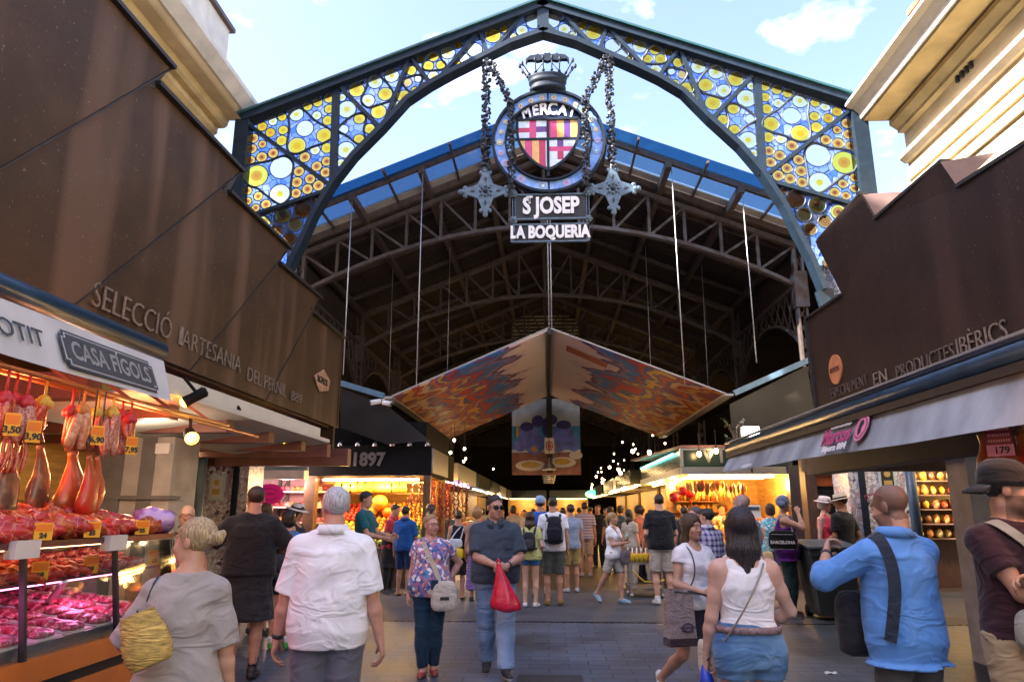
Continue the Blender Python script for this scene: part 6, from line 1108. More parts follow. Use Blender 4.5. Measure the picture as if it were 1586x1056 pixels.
lamp((2.55, 3.55, 2.15), 7, (1, .38, .12), .06, 'ham_light'); bulb((2.8, 3.3, 2.3), 'small warm bulb lighting the hams at the right edge', .03, BULBM, None, .2)
# wheelie bin
b_ = empty('wheelie_bin', (4.3, 11.7, 0), 0, 'dark grey wheelie bin standing before the bar shutter', 'bin'); xa, xb = W(1262, 940, Y=11.4).x, W(1338, 940, Y=11.4).x; PLB = mat('bin_plastic', (.055, .07, .08), rough=.45, var=.12, scale=3, bump=.05); zt = 1.02
mb = MB(); x0, x1 = xa, xb; mb.add([(x0+.09, 11.45, .06), (x1-.09, 11.45, .06), (x1-.09, 12.0, .06), (x0+.09, 12.0, .06), (x0, 11.38, zt), (x1, 11.38, zt), (x1, 12.12, zt), (x0, 12.12, zt)], [(3, 2, 1, 0), (4, 5, 6, 7), (0, 1, 5, 4), (1, 2, 6, 5), (2, 3, 7, 6), (3, 0, 4, 7)]); mb.bb(x0-.03, x1+.03, 11.34, 11.4, zt-.1, zt); mb.build('bin_body', PLB, b_, bevel=.015)
mb = MB(); mb.prism([(x0-.04, 11.32, zt+.005), (x1+.04, 11.32, zt+.005), (x1+.02, 12.15, zt+.09), (x0-.02, 12.15, zt+.09)], (0, 0, .04)); mb.build('lid', mat('bin_lid', (.085, .12, .15), rough=.4, var=.12), b_, bevel=.012)
for x in (x0+.12, x1-.12): mb = MB(); mb.smooth = True; mb.tube([(x-.04, 12.0, .09), (x+.04, 12.0, .09)], .09, 14); mb.build('wheel', PRINT, b_)
text_mb('BCN 884' if False else 'USE ME' if False else 'BCB 1', .085, frame_M((x0+.42, 11.405, zt-.22), (1, 0, 0), (0, -.08, 1)), .002, bold=.004).build('lettering', WHITEP, b_)
# cctv lamps and flood lamp with a plant on the right stall roof
for px, py, lb in ((582, 622, 'left'), (600, 624, 'right')):
    p = W(px, py, Y=15.45); t = empty('security_camera', p, 0, '%s white security camera of the pair at the left corner of the hanging canopy' % lb, 'camera', 'security cameras'); d = -1 if lb == 'left' else 1; mb = MB(); mb.smooth = True; mb.tube([p+Vector((-.10*d, .03, .02)), p+Vector((.10*d, -.06, -.03))], .055, 12); mb.build('camera_body', WHITEP, t); mb = MB(); mb.smooth = True; mb.tube([p+Vector((.10*d, -.06, -.03)), p+Vector((.115*d, -.067, -.034))], .04, 12); mb.build('camera_lens', PRINT, t); mb = MB(); mb.bar(p, (xl-.05 if lb == 'right' else xl-.12, 15.65, ze_), .02); mb.build('camera_bracket', STEELB, t)
p = W(1163, 668, Y=14.0); t = empty('flood_lamp', p, 0, 'bright flood lamp glowing above the far end of the right awning', 'lamp'); mb = MB(); mb.bb(p.x-.16, p.x+.16, 14.0, 14.08, p.z-.09, p.z+.09); mb.build('lamp_face', emis('flood_face', (1, .98, .85), 4), t); mb = MB(); mb.bb(p.x-.18, p.x+.18, 14.09, 14.2, p.z-.11, p.z+.11); mb.bar((p.x, 14.15, 2.3), (p.x, 14.15, p.z), .04); mb.build('lamp_case', EDGEM, t)
p = W(1140, 672, Y=13.6); t = empty('roof_plant', p, 0, 'small leafy plant on top of the right stall by the flood lamp', 'plant'); mb = MB(); rg5 = random.Random(5); tips = []
for i in range(9): tip = p+Vector((rg5.uniform(-.22, .2), rg5.uniform(-.1, .1), rg5.uniform(-.12, .28))); mb.tube([p+Vector((0, 0, -.35)), p+Vector((0, 0, -.15)), tip], .008, 5); tips.append(tip)
mb.build('stem', WOODD, t); mb = MB()
for tip in tips:
    for j in range(5): M = Matrix.Rotation(rg5.uniform(0, 6.3), 3, 'Z') @ Matrix.Rotation(rg5.uniform(-.8, .8), 3, 'X'); mb.add([tip+M @ Vector(q) for q in ((0, 0, 0), (.03, .05, .01), (0, .12, 0), (-.03, .05, .01))], [(0, 1, 2, 3)])
mb.build('leaves', mat('plant_leaf', (.10, .13, .06), rough=.5, var=.3), t)
# ---------------------------------------------------------------- people: implicit surfaces meshed into one skin
def axis(lo, hi, h, fine=()):
    cuts = [lo]; x = lo
    while x < hi:
        st = h
        for (a, b, f) in fine:
            if x < b and x+h > a: st = f if x >= a-1e-6 else max(f, min(h, a-x))
        x += st; cuts.append(x)
    return np.array(cuts)
class Field:
    def __init__(s, lo, hi, h, fine=((), (), ())):
        s.ax = [axis(lo[i], hi[i], h, fine[i]) for i in range(3)]
        s.F = np.full([len(a) for a in s.ax], .5, dtype=np.float32); s.h = h
    def sub(s, lo, hi):
        sl = []
        for i in range(3):
            a = np.searchsorted(s.ax[i], lo[i]); b = np.searchsorted(s.ax[i], hi[i])
            sl.append(slice(max(a-1, 0), min(b+1, len(s.ax[i]))))
        sl = tuple(sl)
        X, Y, Z = (s.ax[0][sl[0]][:, None, None], s.ax[1][sl[1]][None, :, None], s.ax[2][sl[2]][None, None, :])
        return sl, X, Y, Z
    def comb(s, sl, d, k, op='u'):
        F = s.F[sl]
        if F.size == 0: return
        if op == 'u':
            h = np.maximum(k-np.abs(F-d), 0)/k if k > 0 else 0
            s.F[sl] = np.minimum(F, d)-h*h*k/4
        else:
            d = -d; h = np.maximum(k-np.abs(F-d), 0)/k if k > 0 else 0
            s.F[sl] = np.maximum(F, d)+h*h*k/4
    def cone(s, a, ra, b, rb, k=.02, flat=None, op='u', cut=None):
        a = np.array(a, float); b = np.array(b, float); m = max(ra, rb)+k+2.5*s.h+.01
        sl, X, Y, Z = s.sub(np.minimum(a, b)-m, np.maximum(a, b)+m)
        ba = b-a; L2 = max(ba@ba, 1e-9)
        t = np.clip(((X-a[0])*ba[0]+(Y-a[1])*ba[1]+(Z-a[2])*ba[2])/L2, 0, 1)
        vx, vy, vz = X-a[0]-t*ba[0], Y-a[1]-t*ba[1], Z-a[2]-t*ba[2]
        if flat: vx, vy, vz = vx/flat[0], vy/flat[1], vz/flat[2]
        d = np.sqrt(vx*vx+vy*vy+vz*vz)-(ra+(rb-ra)*t)
        if flat: d = d*min(flat)
        if cut is not None: d = np.maximum(d, (X-cut[0][0])*cut[1][0]+(Y-cut[0][1])*cut[1][1]+(Z-cut[0][2])*cut[1][2])
        s.comb(sl, d, k, op)
    def ell(s, c, r, k=.02, R=None, op='u'):
        c = np.array(c, float); r = np.array(r, float); m = r.max()+k+2.5*s.h+.01
        sl, X, Y, Z = s.sub(c-m, c+m); x, y, z = X-c[0], Y-c[1], Z-c[2]
        if R is not None:
            x, y, z = (R[0, 0]*x+R[1, 0]*y+R[2, 0]*z, R[0, 1]*x+R[1, 1]*y+R[2, 1]*z, R[0, 2]*x+R[1, 2]*y+R[2, 2]*z)
        k0 = np.sqrt((x/r[0])**2+(y/r[1])**2+(z/r[2])**2); k1 = np.sqrt((x/r[0]**2)**2+(y/r[1]**2)**2+(z/r[2]**2)**2)
        s.comb(sl, k0*(k0-1)/np.maximum(k1, 1e-6), k, op)
    def loft(s, lv, k=.02, inf=0., fold=None, zmin=None, zmax=None):
        lv = np.array(sorted(lv)); z0 = lv[0, 0] if zmin is None else zmin; z1 = lv[-1, 0] if zmax is None else zmax
        ma = lv[:, 3].max()+inf+k+.06; mc = np.abs(lv[:, 1:3]).max()
        sl, X, Y, Z = s.sub((-ma-mc, -ma-mc, z0-.05), (ma+mc, ma+mc, z1+.05))
        z = Z.ravel()
        cx, cy, A, B = (np.interp(z, lv[:, 0], lv[:, i])[None, None, :] for i in (1, 2, 3, 4))
        A = A+inf; B = B+inf; x, y = X-cx, Y-cy
        q = (np.abs(x/A)**2.3+np.abs(y/B)**2.3)**(1/2.3); d = (q-1)*np.minimum(A, B)
        if fold: d = d+fold[1]*np.sin(np.arctan2(y, x)*fold[0]+Z*2)*np.clip((fold[2]-Z)*2.5, 0, 1)
        d = np.maximum(d, np.maximum(z0-Z, Z-z1))
        s.comb(sl, d, k)
    def clip(s, p, n, lo=None, hi=None):
        n = np.array(n, float); n = n/np.linalg.norm(n)
        if lo is None: lo = [a[0] for a in s.ax]; hi = [a[-1] for a in s.ax]
        sl, X, Y, Z = s.sub(lo, hi)
        d = (X-p[0])*n[0]+(Y-p[1])*n[1]+(Z-p[2])*n[2]
        s.F[sl] = np.maximum(s.F[sl], d)
    def wrinkle(s, amp, wl=.11, seed=0, zs=1.0):
        rg = np.random.default_rng(seed); X, Y, Z = s.ax[0][:, None, None], s.ax[1][None, :, None], s.ax[2][None, None, :]*zs
        D = 0
        for i in range(4):
            a = rg.normal(size=3); a /= np.linalg.norm(a); b = rg.normal(size=3); w = 2*math.pi/(wl*rg.uniform(.6, 1.7))
            u = (a[0]*X+a[1]*Y+a[2]*Z)*w+1.6*np.sin((b[0]*X+b[1]*Y+b[2]*Z)*9+i)
            D = D+(1-2*np.abs(np.sin(u/2)))*rg.uniform(.5, 1)
        s.F = s.F+(amp*.5*D).astype(np.float32)
    def mesh(s):
        F = s.F; xs, ys, zs = s.ax; sg = F < 0
        ix = lambda i, j, k: F[i:F.shape[0]-1+i, j:F.shape[1]-1+j, k:F.shape[2]-1+k]
        cs = [(0, 0, 0), (1, 0, 0), (0, 1, 0), (1, 1, 0), (0, 0, 1), (1, 0, 1), (0, 1, 1), (1, 1, 1)]
        n_in = sum((ix(*c) < 0).astype(np.int8) for c in cs); act = (n_in > 0) & (n_in < 8)
        I, J, K = np.nonzero(act); nv = len(I)
        idx = np.full(act.shape, -1, np.int64); idx[I, J, K] = np.arange(nv)
        val = np.stack([F[I+c[0], J+c[1], K+c[2]] for c in cs], 1)
        acc = np.zeros((nv, 3)); cnt = np.zeros(nv)
        for a in range(8):
            for b in range(a+1, 8):
                df = [cs[b][q]-cs[a][q] for q in range(3)]
                if sum(abs(q) for q in df) != 1: continue
                cr = (val[:, a] < 0) != (val[:, b] < 0); den = val[:, a]-val[:, b]
                t = np.where(cr, val[:, a]/np.where(np.abs(den) < 1e-9, 1, den), 0)
                for q in range(3): acc[:, q] += np.where(cr, cs[a][q]+t*df[q], 0)
                cnt += cr
        u = acc/cnt[:, None]
        V = np.stack([xs[I]+u[:, 0]*(xs[I+1]-xs[I]), ys[J]+u[:, 1]*(ys[J+1]-ys[J]), zs[K]+u[:, 2]*(zs[K+1]-zs[K])], 1)
        Q = []
        for axn in range(3):
            A = [slice(None)]*3; B = [slice(None)]*3; A[axn] = slice(0, -1); B[axn] = slice(1, None)
            s0 = sg[tuple(A)]; s1 = sg[tuple(B)]; ch = s0 != s1
            o1, o2 = [(1, 2), (2, 0), (0, 1)][axn]
            e = np.array(np.nonzero(ch)).T
            ok = (e[:, o1] > 0) & (e[:, o2] > 0) & (e[:, o1] < F.shape[o1]-1) & (e[:, o2] < F.shape[o2]-1); e = e[ok]
            def cell(d1, d2):
                c = e.copy(); c[:, o1] -= d1; c[:, o2] -= d2; return idx[c[:, 0], c[:, 1], c[:, 2]]
            q = np.stack([cell(1, 1), cell(0, 1), cell(0, 0), cell(1, 0)], 1)
            ins = s0[e[:, 0], e[:, 1], e[:, 2]]
            q[~ins] = q[~ins][:, ::-1]; Q.append(q)
        return V, np.concatenate(Q)
def np_obj(name, V, Q, m, parent=None, cols=None, extra=None):
    """one mesh object from arrays; extra = MB of further pieces of the same surface (with one colour per vertex)"""
    vs = V.tolist(); fs = Q.tolist(); cl = cols.tolist() if cols is not None else None
    if extra is not None:
        n = len(vs); vs += [list(v) for v in extra.v]; fs += [[i+n for i in f] for f in extra.f]
        if cl is not None: cl += extra.col
    me = bpy.data.meshes.new(name); me.from_pydata(vs, [], fs); me.materials.append(m)
    me.polygons.foreach_set('use_smooth', [True]*len(me.polygons))
    if cl is not None:
        at = me.color_attributes.new('Col', 'FLOAT_COLOR', 'POINT'); at.data.foreach_set('color', np.array([list(c)+[1.] for c in cl], dtype=np.float32).ravel())
    me.update()
    o = bpy.data.objects.new(name, me); COL.objects.link(o)
    if parent: o.parent = parent
    return o
def rot_head(yaw, pitch, roll=0):
    return np.array((Matrix.Rotation(yaw, 3, 'Z') @ Matrix.Rotation(pitch, 3, 'X') @ Matrix.Rotation(roll, 3, 'Y')))
def ik(a, c, l1, l2, hint):
    a, c, hint = np.array(a, float), np.array(c, float), np.array(hint, float); d = c-a; L = np.linalg.norm(d)
    if L > (l1+l2)*.995: c = a+d/L*(l1+l2)*.995; d = c-a; L = np.linalg.norm(d)
    u = d/L; x = (l1*l1-l2*l2+L*L)/(2*L); hgt = math.sqrt(max(l1*l1-x*x, 0)); hp = hint-u*(hint@u); hp = hp/max(np.linalg.norm(hp), 1e-6)
    return a+u*x+hp*hgt, c
SKINM = mat('skin', (.5, .3, .22), rough=.52, var=.10, scale=22, bump=.05, bscale=160, attr=True, spec=.4)
HAIRM = {}
def hair_mat(c):
    k = tuple(c)
    if k not in HAIRM: HAIRM[k] = mat('hair', c, rough=.42, var=.55, scale=3, stretch=(45, 45, 5), bump=.6, bscale=3, spec=.5)
    return HAIRM[k]
SHOEM = mat('shoe_leather', (.5, .5, .5), rough=.6, var=.12, scale=30, attr=True)
CLOTH = {}
def cloth(col, pat=None, c2=None, c3=None, sc=1.0, rough=.85, bump=.16):
    key = (tuple(col), pat, c2, c3, sc)
    if key in CLOTH: return CLOTH[key]
    m = mat('cloth', col, rough=rough, var=.10, scale=7, bump=bump, bscale=26, spec=.25, sheen=.15)
    n = m.node_tree.nodes; l = m.node_tree.links.new; b = n['Principled BSDF']; tc = n['Texture Coordinate']; mp = n['Mapping']
    def ramp(src, stops, interp='CONSTANT'):
        rp = n.new('ShaderNodeValToRGB'); rp.color_ramp.interpolation = interp; cr = rp.color_ramp
        while len(cr.elements) < len(stops): cr.elements.new(.5)
        for e, (p, c) in zip(cr.elements, stops): e.position = p; e.color = tuple(c)+(1,)
        l(src, rp.inputs[0]); return rp.outputs[0]
    def wave(direction, scale, stops):
        w = n.new('ShaderNodeTexWave'); w.bands_direction = direction; w.inputs['Scale'].default_value = scale; w.inputs['Distortion'].default_value = .3; w.inputs['Detail'].default_value = 1
        l(tc.outputs['Object'], w.inputs['Vector']); return ramp(w.outputs['Color'], stops)
    if pat == 'stripe': l(wave('Z', 3.6*sc, [(0, col), (.5, c2)]+([(.85, c3)] if c3 else [])), b.inputs['Base Color'])
    elif pat == 'plaid':
        a = wave('Z', 4.5*sc, [(0, col), (.55, c2), (.85, c3)]); d = wave('X', 4.5*sc, [(0, col), (.55, c2), (.85, c3)])
        mx = n.new('ShaderNodeMixRGB'); mx.inputs[0].default_value = .5; l(a, mx.inputs[1]); l(d, mx.inputs[2]); l(mx.outputs[0], b.inputs['Base Color'])
    elif pat == 'floral':
        no = n.new('ShaderNodeTexNoise'); no.inputs['Scale'].default_value = 22*sc; l(tc.outputs['Object'], no.inputs['Vector'])
        md = n.new('ShaderNodeVectorMath'); md.operation = 'MULTIPLY_ADD'; md.inputs[1].default_value = (.06, .06, .06); l(no.outputs['Color'], md.inputs[0]); l(tc.outputs['Object'], md.inputs[2])
        vo = n.new('ShaderNodeTexVoronoi'); vo.inputs['Scale'].default_value = 52*sc; l(md.outputs[0], vo.inputs['Vector'])
        sp = n.new('ShaderNodeSeparateColor'); l(vo.outputs['Color'], sp.inputs[0])
        l(ramp(sp.outputs[0], [(0, col), (.28, c2), (.5, (.75, .72, .74)), (.66, c3), (.84, (.1, .25, .45)), (.93, (.75, .35, .25))]), b.inputs['Base Color'])
    elif pat == 'camo':
        no = n.new('ShaderNodeTexNoise'); no.inputs['Scale'].default_value = 18*sc; no.inputs['Detail'].default_value = 2; l(tc.outputs['Object'], no.inputs['Vector'])
        l(ramp(no.outputs[0], [(0, col), (.47, c2), (.57, c3)]), b.inputs['Base Color'])
    elif pat == 'denim':
        no = n.new('ShaderNodeTexNoise'); no.inputs['Scale'].default_value = 5*sc; no.inputs['Detail'].default_value = 3; l(tc.outputs['Object'], no.inputs['Vector'])
        l(ramp(no.outputs[0], [(.3, col), (.7, c2)], 'LINEAR'), b.inputs['Base Color'])
    elif pat == 'weave':
        w = n.new('ShaderNodeTexBrick'); w.inputs['Scale'].default_value = 18*sc; w.inputs['Color1'].default_value = tuple(col)+(1,); w.inputs['Color2'].default_value = tuple(c2)+(1,); w.inputs['Mortar'].default_value = tuple(c3)+(1,); w.inputs['Mortar Size'].default_value = .06; wm = n.new('ShaderNodeMapping'); wm.inputs['Rotation'].default_value = (rad(90), 0, rad(18)); l(tc.outputs['Object'], wm.inputs[0])
        l(wm.outputs[0], w.inputs['Vector']); l(w.outputs[0], b.inputs['Base Color'])
    if bump:
        fn = n.new('ShaderNodeTexNoise'); fn.inputs['Scale'].default_value = 3.6; fn.inputs['Detail'].default_value = 2.5; fn.inputs['Roughness'].default_value = .45; fn.inputs['Distortion'].default_value = 1.1
        fm = n.new('ShaderNodeMapping'); fm.inputs['Rotation'].default_value = (.3, .5, .2); fm.inputs['Scale'].default_value = (1, 1, 1.7); l(tc.outputs['Object'], fm.inputs[0]); l(fm.outputs[0], fn.inputs['Vector'])
        s1 = n.new('ShaderNodeMath'); s1.operation = 'SUBTRACT'; s1.inputs[1].default_value = .5; l(fn.outputs[0], s1.inputs[0]); s2 = n.new('ShaderNodeMath'); s2.operation = 'ABSOLUTE'; l(s1.outputs[0], s2.inputs[0])
        s3 = n.new('ShaderNodeMapRange'); s3.interpolation_type = 'SMOOTHSTEP'; s3.inputs['From Max'].default_value = .13; s3.inputs['To Min'].default_value = 1; s3.inputs['To Max'].default_value = 0; l(s2.outputs[0], s3.inputs[0])
        b1 = n.new('ShaderNodeBump'); b1.inputs['Strength'].default_value = .42; b1.inputs['Distance'].default_value = .016; l(s3.outputs[0], b1.inputs['Height'])
        bp = n['Bump']; l(b1.outputs[0], bp.inputs['Normal'])
        wv = n['Noise Texture.001']; wv.inputs['Scale'].default_value = 150; bp.inputs['Strength'].default_value = .22; bp.inputs['Distance'].default_value = .004
    CLOTH[key] = m
    return m
STRAPM = mat('strap_leather', (.03, .028, .03), rough=.5, var=.2)
LENSM = mat('dark_lens', (.01, .01, .012), rough=.08, var=0)
METALM = mat('watch_metal', (.5, .48, .42), rough=.3, metal=1, var=0)
CUR = [(0, 0)]
def person(name_, x, y, h=1.75, face=0., sex='m', w=1.0, belly=0., skin=(.52, .31, .22), lean=(0, 0), head=(0, 0), arms=None, legs=None,
           top=None, bottom=None, shoes=((.05, .05, .06), (.4, .4, .4)), hair=('short', (.05, .03, .02)), hat=None, glasses=None,
           apron=None, q=1, label='', group=None, seed=0, stubble=None, watch=None, socks=None, belt=None):
    s = h/1.75; fem = sex == 'f'
    root = empty('person', (x, y, 0), face, label, 'person', group)
    P = lambda *a: np.array(a, float)*s
    wf = w
    if fem: TL = [(.84, .16, .105), (.93, .178, .122), (1.0, .165, .115), (1.10, .132, .098), (1.2, .135, .10), (1.28, .15, .115), (1.36, .145, .10), (1.41, .115, .075), (1.455, .055, .05)]
    else: TL = [(.84, .16, .105), (.93, .168, .118), (1.03, .158, .113), (1.12, .155, .11), (1.2, .16, .115), (1.29, .168, .125), (1.37, .168, .115), (1.415, .13, .085), (1.465, .062, .056)]
    lx, ly = lean
    cen = lambda z: (lx*max(z-.95, 0)/.5, ly*max(z-.95, 0)/.5)
    def lv(inf=0, bfac=1.0, loose=0):
        out = []
        for (z, a, b) in TL:
            c = cen(z); bl = belly*math.exp(-((z-1.08)/.14)**2); g = loose*math.exp(-((z-1.06)/.16)**2)
            out.append((z*s, c[0]*s, (c[1]-bl*.6)*s, (a*wf+bl*.35+g+inf)*s, (b*(.5+.5*wf)+bl*.6+g*.8+inf)*s))
        return out
    shx = (.143 if fem else .168)*(.4+.6*wf)
    cS = cen(1.42)
    SH = {e: P(sg*shx+cS[0], cS[1]+.005, 1.385) for e, sg in (('l', 1), ('r', -1))}
    ar = {'l': dict(hand=(.25, -.03, .80)), 'r': dict(hand=(-.25, -.03, .80))}
    for e in (arms or {}): ar[e].update(arms[e])
    lg = {'l': dict(foot=(.10, .0, 0)), 'r': dict(foot=(-.10, .0, 0))}
    for e in (legs or {}): lg[e].update(legs[e])
    up, fo = .285*s, .255*s
    J = {}
    for e, sg in (('l', 1), ('r', -1)):
        el, ha = ik(SH[e], P(*ar[e]['hand']), up, fo, ar[e].get('hint', (sg*.35, .9, -.2))); J['el'+e] = el; J['wr'+e] = ha
        HP = P(sg*.09*(.5+.5*wf), 0, .92); ft = P(*lg[e]['foot']); an = ft+P(0, .03, .075)
        kn, an = ik(HP, an, .425*s, .425*s, lg[e].get('hint', (sg*.12, -1, 0))); J['hp'+e] = HP; J['kn'+e] = kn; J['an'+e] = an
    aw = (.88 if fem else 1.0)*(.45+.55*wf); lwf = (1.0 if fem else 1.0)*(.5+.5*wf)
    HR = rot_head(head[0], head[1], head[2] if len(head) > 2 else 0); cH = cen(1.64); HS = s*(.97 if fem else 1.0)
    HC = P(cH[0], cH[1]-.02, 1.628)-HR@np.array([0, -.012, 0])
    hp = lambda *a: HC+HR@(np.array(a, float)*HS)
    NB = P(cen(1.47)[0], cen(1.47)[1]+.012, 1.455)
    step, fine = [(.0105, .0046), (.014, .0068), (.019, .0105)][q]
    allp = [J[k] for k in J]+[HC+np.array([0, 0, .13])]+[SH['l'], SH['r']]
    lo = np.min(allp, 0)-.14; hi = np.max(allp, 0)+.14; lo[2] = max(lo[2], -.02) if min(lg['l']['foot'][2], lg['r']['foot'][2]) >= 0 else lo[2]
    lo[:2] = np.minimum(lo[:2], (-.3*s*wf, -.24*s)); hi[:2] = np.maximum(hi[:2], (.3*s*wf, .24*s))
    fz = ((HC[0]-.1, HC[0]+.1, fine), ), ((HC[1]-.13, HC[1]+.12, fine), ), ((HC[2]-.13, HC[2]+.13, fine), )
    B = Field(lo, hi, step, fz)
    B.loft(lv(), k=.03)
    if fem:
        for sg in (1, -1): c = cen(1.27); B.ell(P(sg*.072+c[0], c[1]-.085, 1.265), P(.06, .055, .058), .03)
    B.cone(NB+P(0, .01, -.03), (.058 if fem else .066)*s, hp(0, .02, -.08), (.048 if fem else .057)*HS, .035)
    for e, sg in (('l', 1), ('r', -1)): B.cone(NB+P(sg*.03, .004, -.008), .046*s*aw, SH[e], .054*s*aw, .05)
    for e, sg in (('l', 1), ('r', -1)):
        B.cone(SH[e], .058*s*aw, (SH[e]*.45+J['el'+e]*.55), .046*s*aw, .035); B.cone((SH[e]*.5+J['el'+e]*.5), .046*s*aw, J['el'+e], .038*s*aw, .02)
        B.cone(J['el'+e], .038*s*aw, J['el'+e]*.7+J['wr'+e]*.3, .041*s*aw, .02); B.cone(J['el'+e]*.7+J['wr'+e]*.3, .041*s*aw, J['wr'+e], .026*s*aw, .02)
        hpj, kn, an = J['hp'+e], J['kn'+e], J['an'+e]
        B.cone(hpj, .088*s*lwf, kn, .054*s*lwf, .03); m = kn*.68+an*.32+P(0, .012, 0)
        B.cone(kn, .053*s*lwf, m, .055*s*lwf, .02); B.cone(m, .053*s*lwf, an, .036*s*lwf, .02)
        ft = P(*lg[e]['foot']); ta = lg[e].get('toe', sg*.18); fp = lg[e].get('pitch', 0)
        td = np.array([math.sin(ta), -math.cos(ta)*math.cos(fp), -math.sin(fp)]); J['td'+e] = td
        B.cone(an, .036*s, an+td*.05*s+P(0, 0, -.03), .034*s, .02); B.cone(an+P(0, 0, -.03)-td*.04*s, .03*s, an+td*.14*s+P(0, 0, -.05), .024*s, .02)
    # head and face
    RR = HR
    E_ = lambda c, r, k=.02, op='u': B.ell(hp(*c), np.array(r)*HS, k*HS, RR, op)
    C_ = lambda a, ra, b, rb, k=.01, op='u': B.cone(hp(*a), ra*HS, hp(*b), rb*HS, k*HS, None, op)
    E_((0, .018, .033), (.074, .093, .083), .02); E_((0, -.03, -.03), (.061, .06, .085), .03); E_((0, -.035, -.078), (.048 if fem else .053, .046, .036), .03)
    E_((0, -.072, -.1), (.017, .014, .015), .025)
    if q < 2:
        E_((0, -.079, .022), (.048, .014, .012), .02)
        for sg in (1, -1):
            E_((sg*.031, -.101, -.001), (.016, .015, .011), .014, 's'); E_((sg*.04, -.064, -.038), (.022, .02, .022), .025)
            E_((sg*.012, -.1, -.036), (.008, .010, .007), .008)
            E_((sg*.031, -.0765, .0035), (.0165, .0135, .0075), .006)
        C_((0, -.084, .006), .007, (0, -.107, -.03), .0105, .012)
        E_((0, -.088, -.064), (.024, .010, .0055), .006); E_((0, -.086, -.0735), (.020, .010, .006), .006); E_((0, -.1, -.0685), (.02, .006, .0016), .003, 's')
    else: C_((0, -.084, .006), .008, (0, -.105, -.03), .012, .014); E_((0, -.1, -.0), (.05, .016, .01), .014, 's')
    for sg in (1, -1): E_((sg*.076, .012, -.012), (.010, .02, .032), .01)
    # palms
    extra = MB(); extra.col = []
    for e, sg in (('l', 1), ('r', -1)):
        wr = J['wr'+e]; d = np.array(ar[e].get('dir', wr-J['el'+e]), float); d /= np.linalg.norm(d)
        nr = np.array(ar[e].get('palm', (-sg, 0, 0)), float); nr = nr-d*(nr@d); nr /= max(np.linalg.norm(nr), 1e-6); sd = np.cross(d, nr)
        if ar[e].get('thumb') is not None and sd@np.array(ar[e]['thumb']) < 0: sd = -sd
        elif ar[e].get('thumb') is None and sd@np.array((0, -1, .3)) < 0: sd = -sd        # thumb points forward
        hs = s*(.88 if fem else 1.0); Rm = np.stack([sd, nr, d], 1)
        B.ell(wr+d*.048*hs, np.array((.041, .017, .055))*hs, .02, Rm)
        curl = ar[e].get('curl', .35)
        for i in range(4):
            base = wr+d*(.082-.006*abs(i-1.2))*hs+sd*(.03-.0195*i)*hs; Ls = [.04, .045, .042, .033][i]*hs; pts = [base-d*.02*hs, base]; ang = .15+.05*i
            p = base.copy()
            for sgm in range(3):
                ang += curl*(.6+.35*sgm); p = p+(d*math.cos(ang)+nr*math.sin(ang))*Ls*(1-.22*sgm); pts.append(p.copy())
            n0 = len(extra.v); extra.smooth = True; extra.tube(pts, [.0095*hs, .0093*hs, .0088*hs, .008*hs, .0055*hs], 7)
        b0 = wr+d*.018*hs+sd*.026*hs; tdv = d*.72+sd*.55+nr*(.25+curl*.4); tdv /= np.linalg.norm(tdv); t2 = d*.85+sd*.12+nr*(.3+curl*.6); t2 /= np.linalg.norm(t2)
        extra.tube([b0-tdv*.01*hs, b0+tdv*.034*hs, b0+tdv*.034*hs+t2*.03*hs, b0+tdv*.034*hs+t2*.054*hs], [.013*hs, .0115*hs, .0098*hs, .006*hs], 7)
        J['hd'+e] = wr+d*.09*hs; J['hn'+e] = nr; J['dr'+e] = d
    extra.col = [tuple(skin)]*len(extra.v)
    V, Q = B.mesh()
    loc = (V-HC)@HR/HS                                  # in the frame of the head
    cols = np.tile(np.array(skin, float), (len(V), 1))
    X, Y, Z = loc[:, 0], loc[:, 1], loc[:, 2]; fc = (Y < -.05) & (np.abs(Z) < .13) & (np.abs(X) < .08)
    def paint(mask, c, a=1.0): cols[mask] = cols[mask]*(1-a)+np.array(c)*a
    if q < 2:
        hc = np.array(hair[1])
        if stubble: paint((Z < -.035) & (Z > -.15) & (Y < .02) & (np.abs(loc).max(1) < .16) & ~((np.abs(X) < .02) & (Z > -.058)), stubble, .62)
        paint(fc & (np.abs(X) < .026) & (np.abs(Z+.0685) < .0105), (.42, .13, .12) if fem else (.40, .19, .15), .75)
        paint(fc & (np.abs(np.abs(X)-.032) < .019) & (np.abs(Z-.0235+(np.abs(np.abs(X)-.03))*.12) < .0042), hc*.55+.01, .8)
        paint(fc & (np.abs(X) < .05) & (np.abs(Z+.032) < .016), np.array(skin)*np.array((1.06, .9, .86)), .5)
        if q == 0: paint(fc & (np.abs(X) < .022) & (np.abs(Z+.0685) < .0018), (.16, .05, .05), .7)
    if hair[0] == 'shaved':
        hm = (Z > -.045+(-Y)*.93) & (np.abs(loc).max(1) < .15) & (Z > -.085); paint(hm, np.array(hair[1]), .72)
    # eyes sit in the face
    if q < 2:
        for sg in (1, -1):
            for (yy, r, c) in ((-.0742, .0125, (.72, .69, .66)), (-.0802, .0073, tuple(np.array((.05, .03, .02)))),):
                n0 = len(extra.v); extra.sphere(hp(sg*.031, yy, -.0015), r*HS, 10, 8); extra.col += [c]*(len(extra.v)-n0)
    body = np_obj('body', V, Q, SKINM, root, cols, extra)
    # hair
    hk, hcv = hair[0], hair[1]
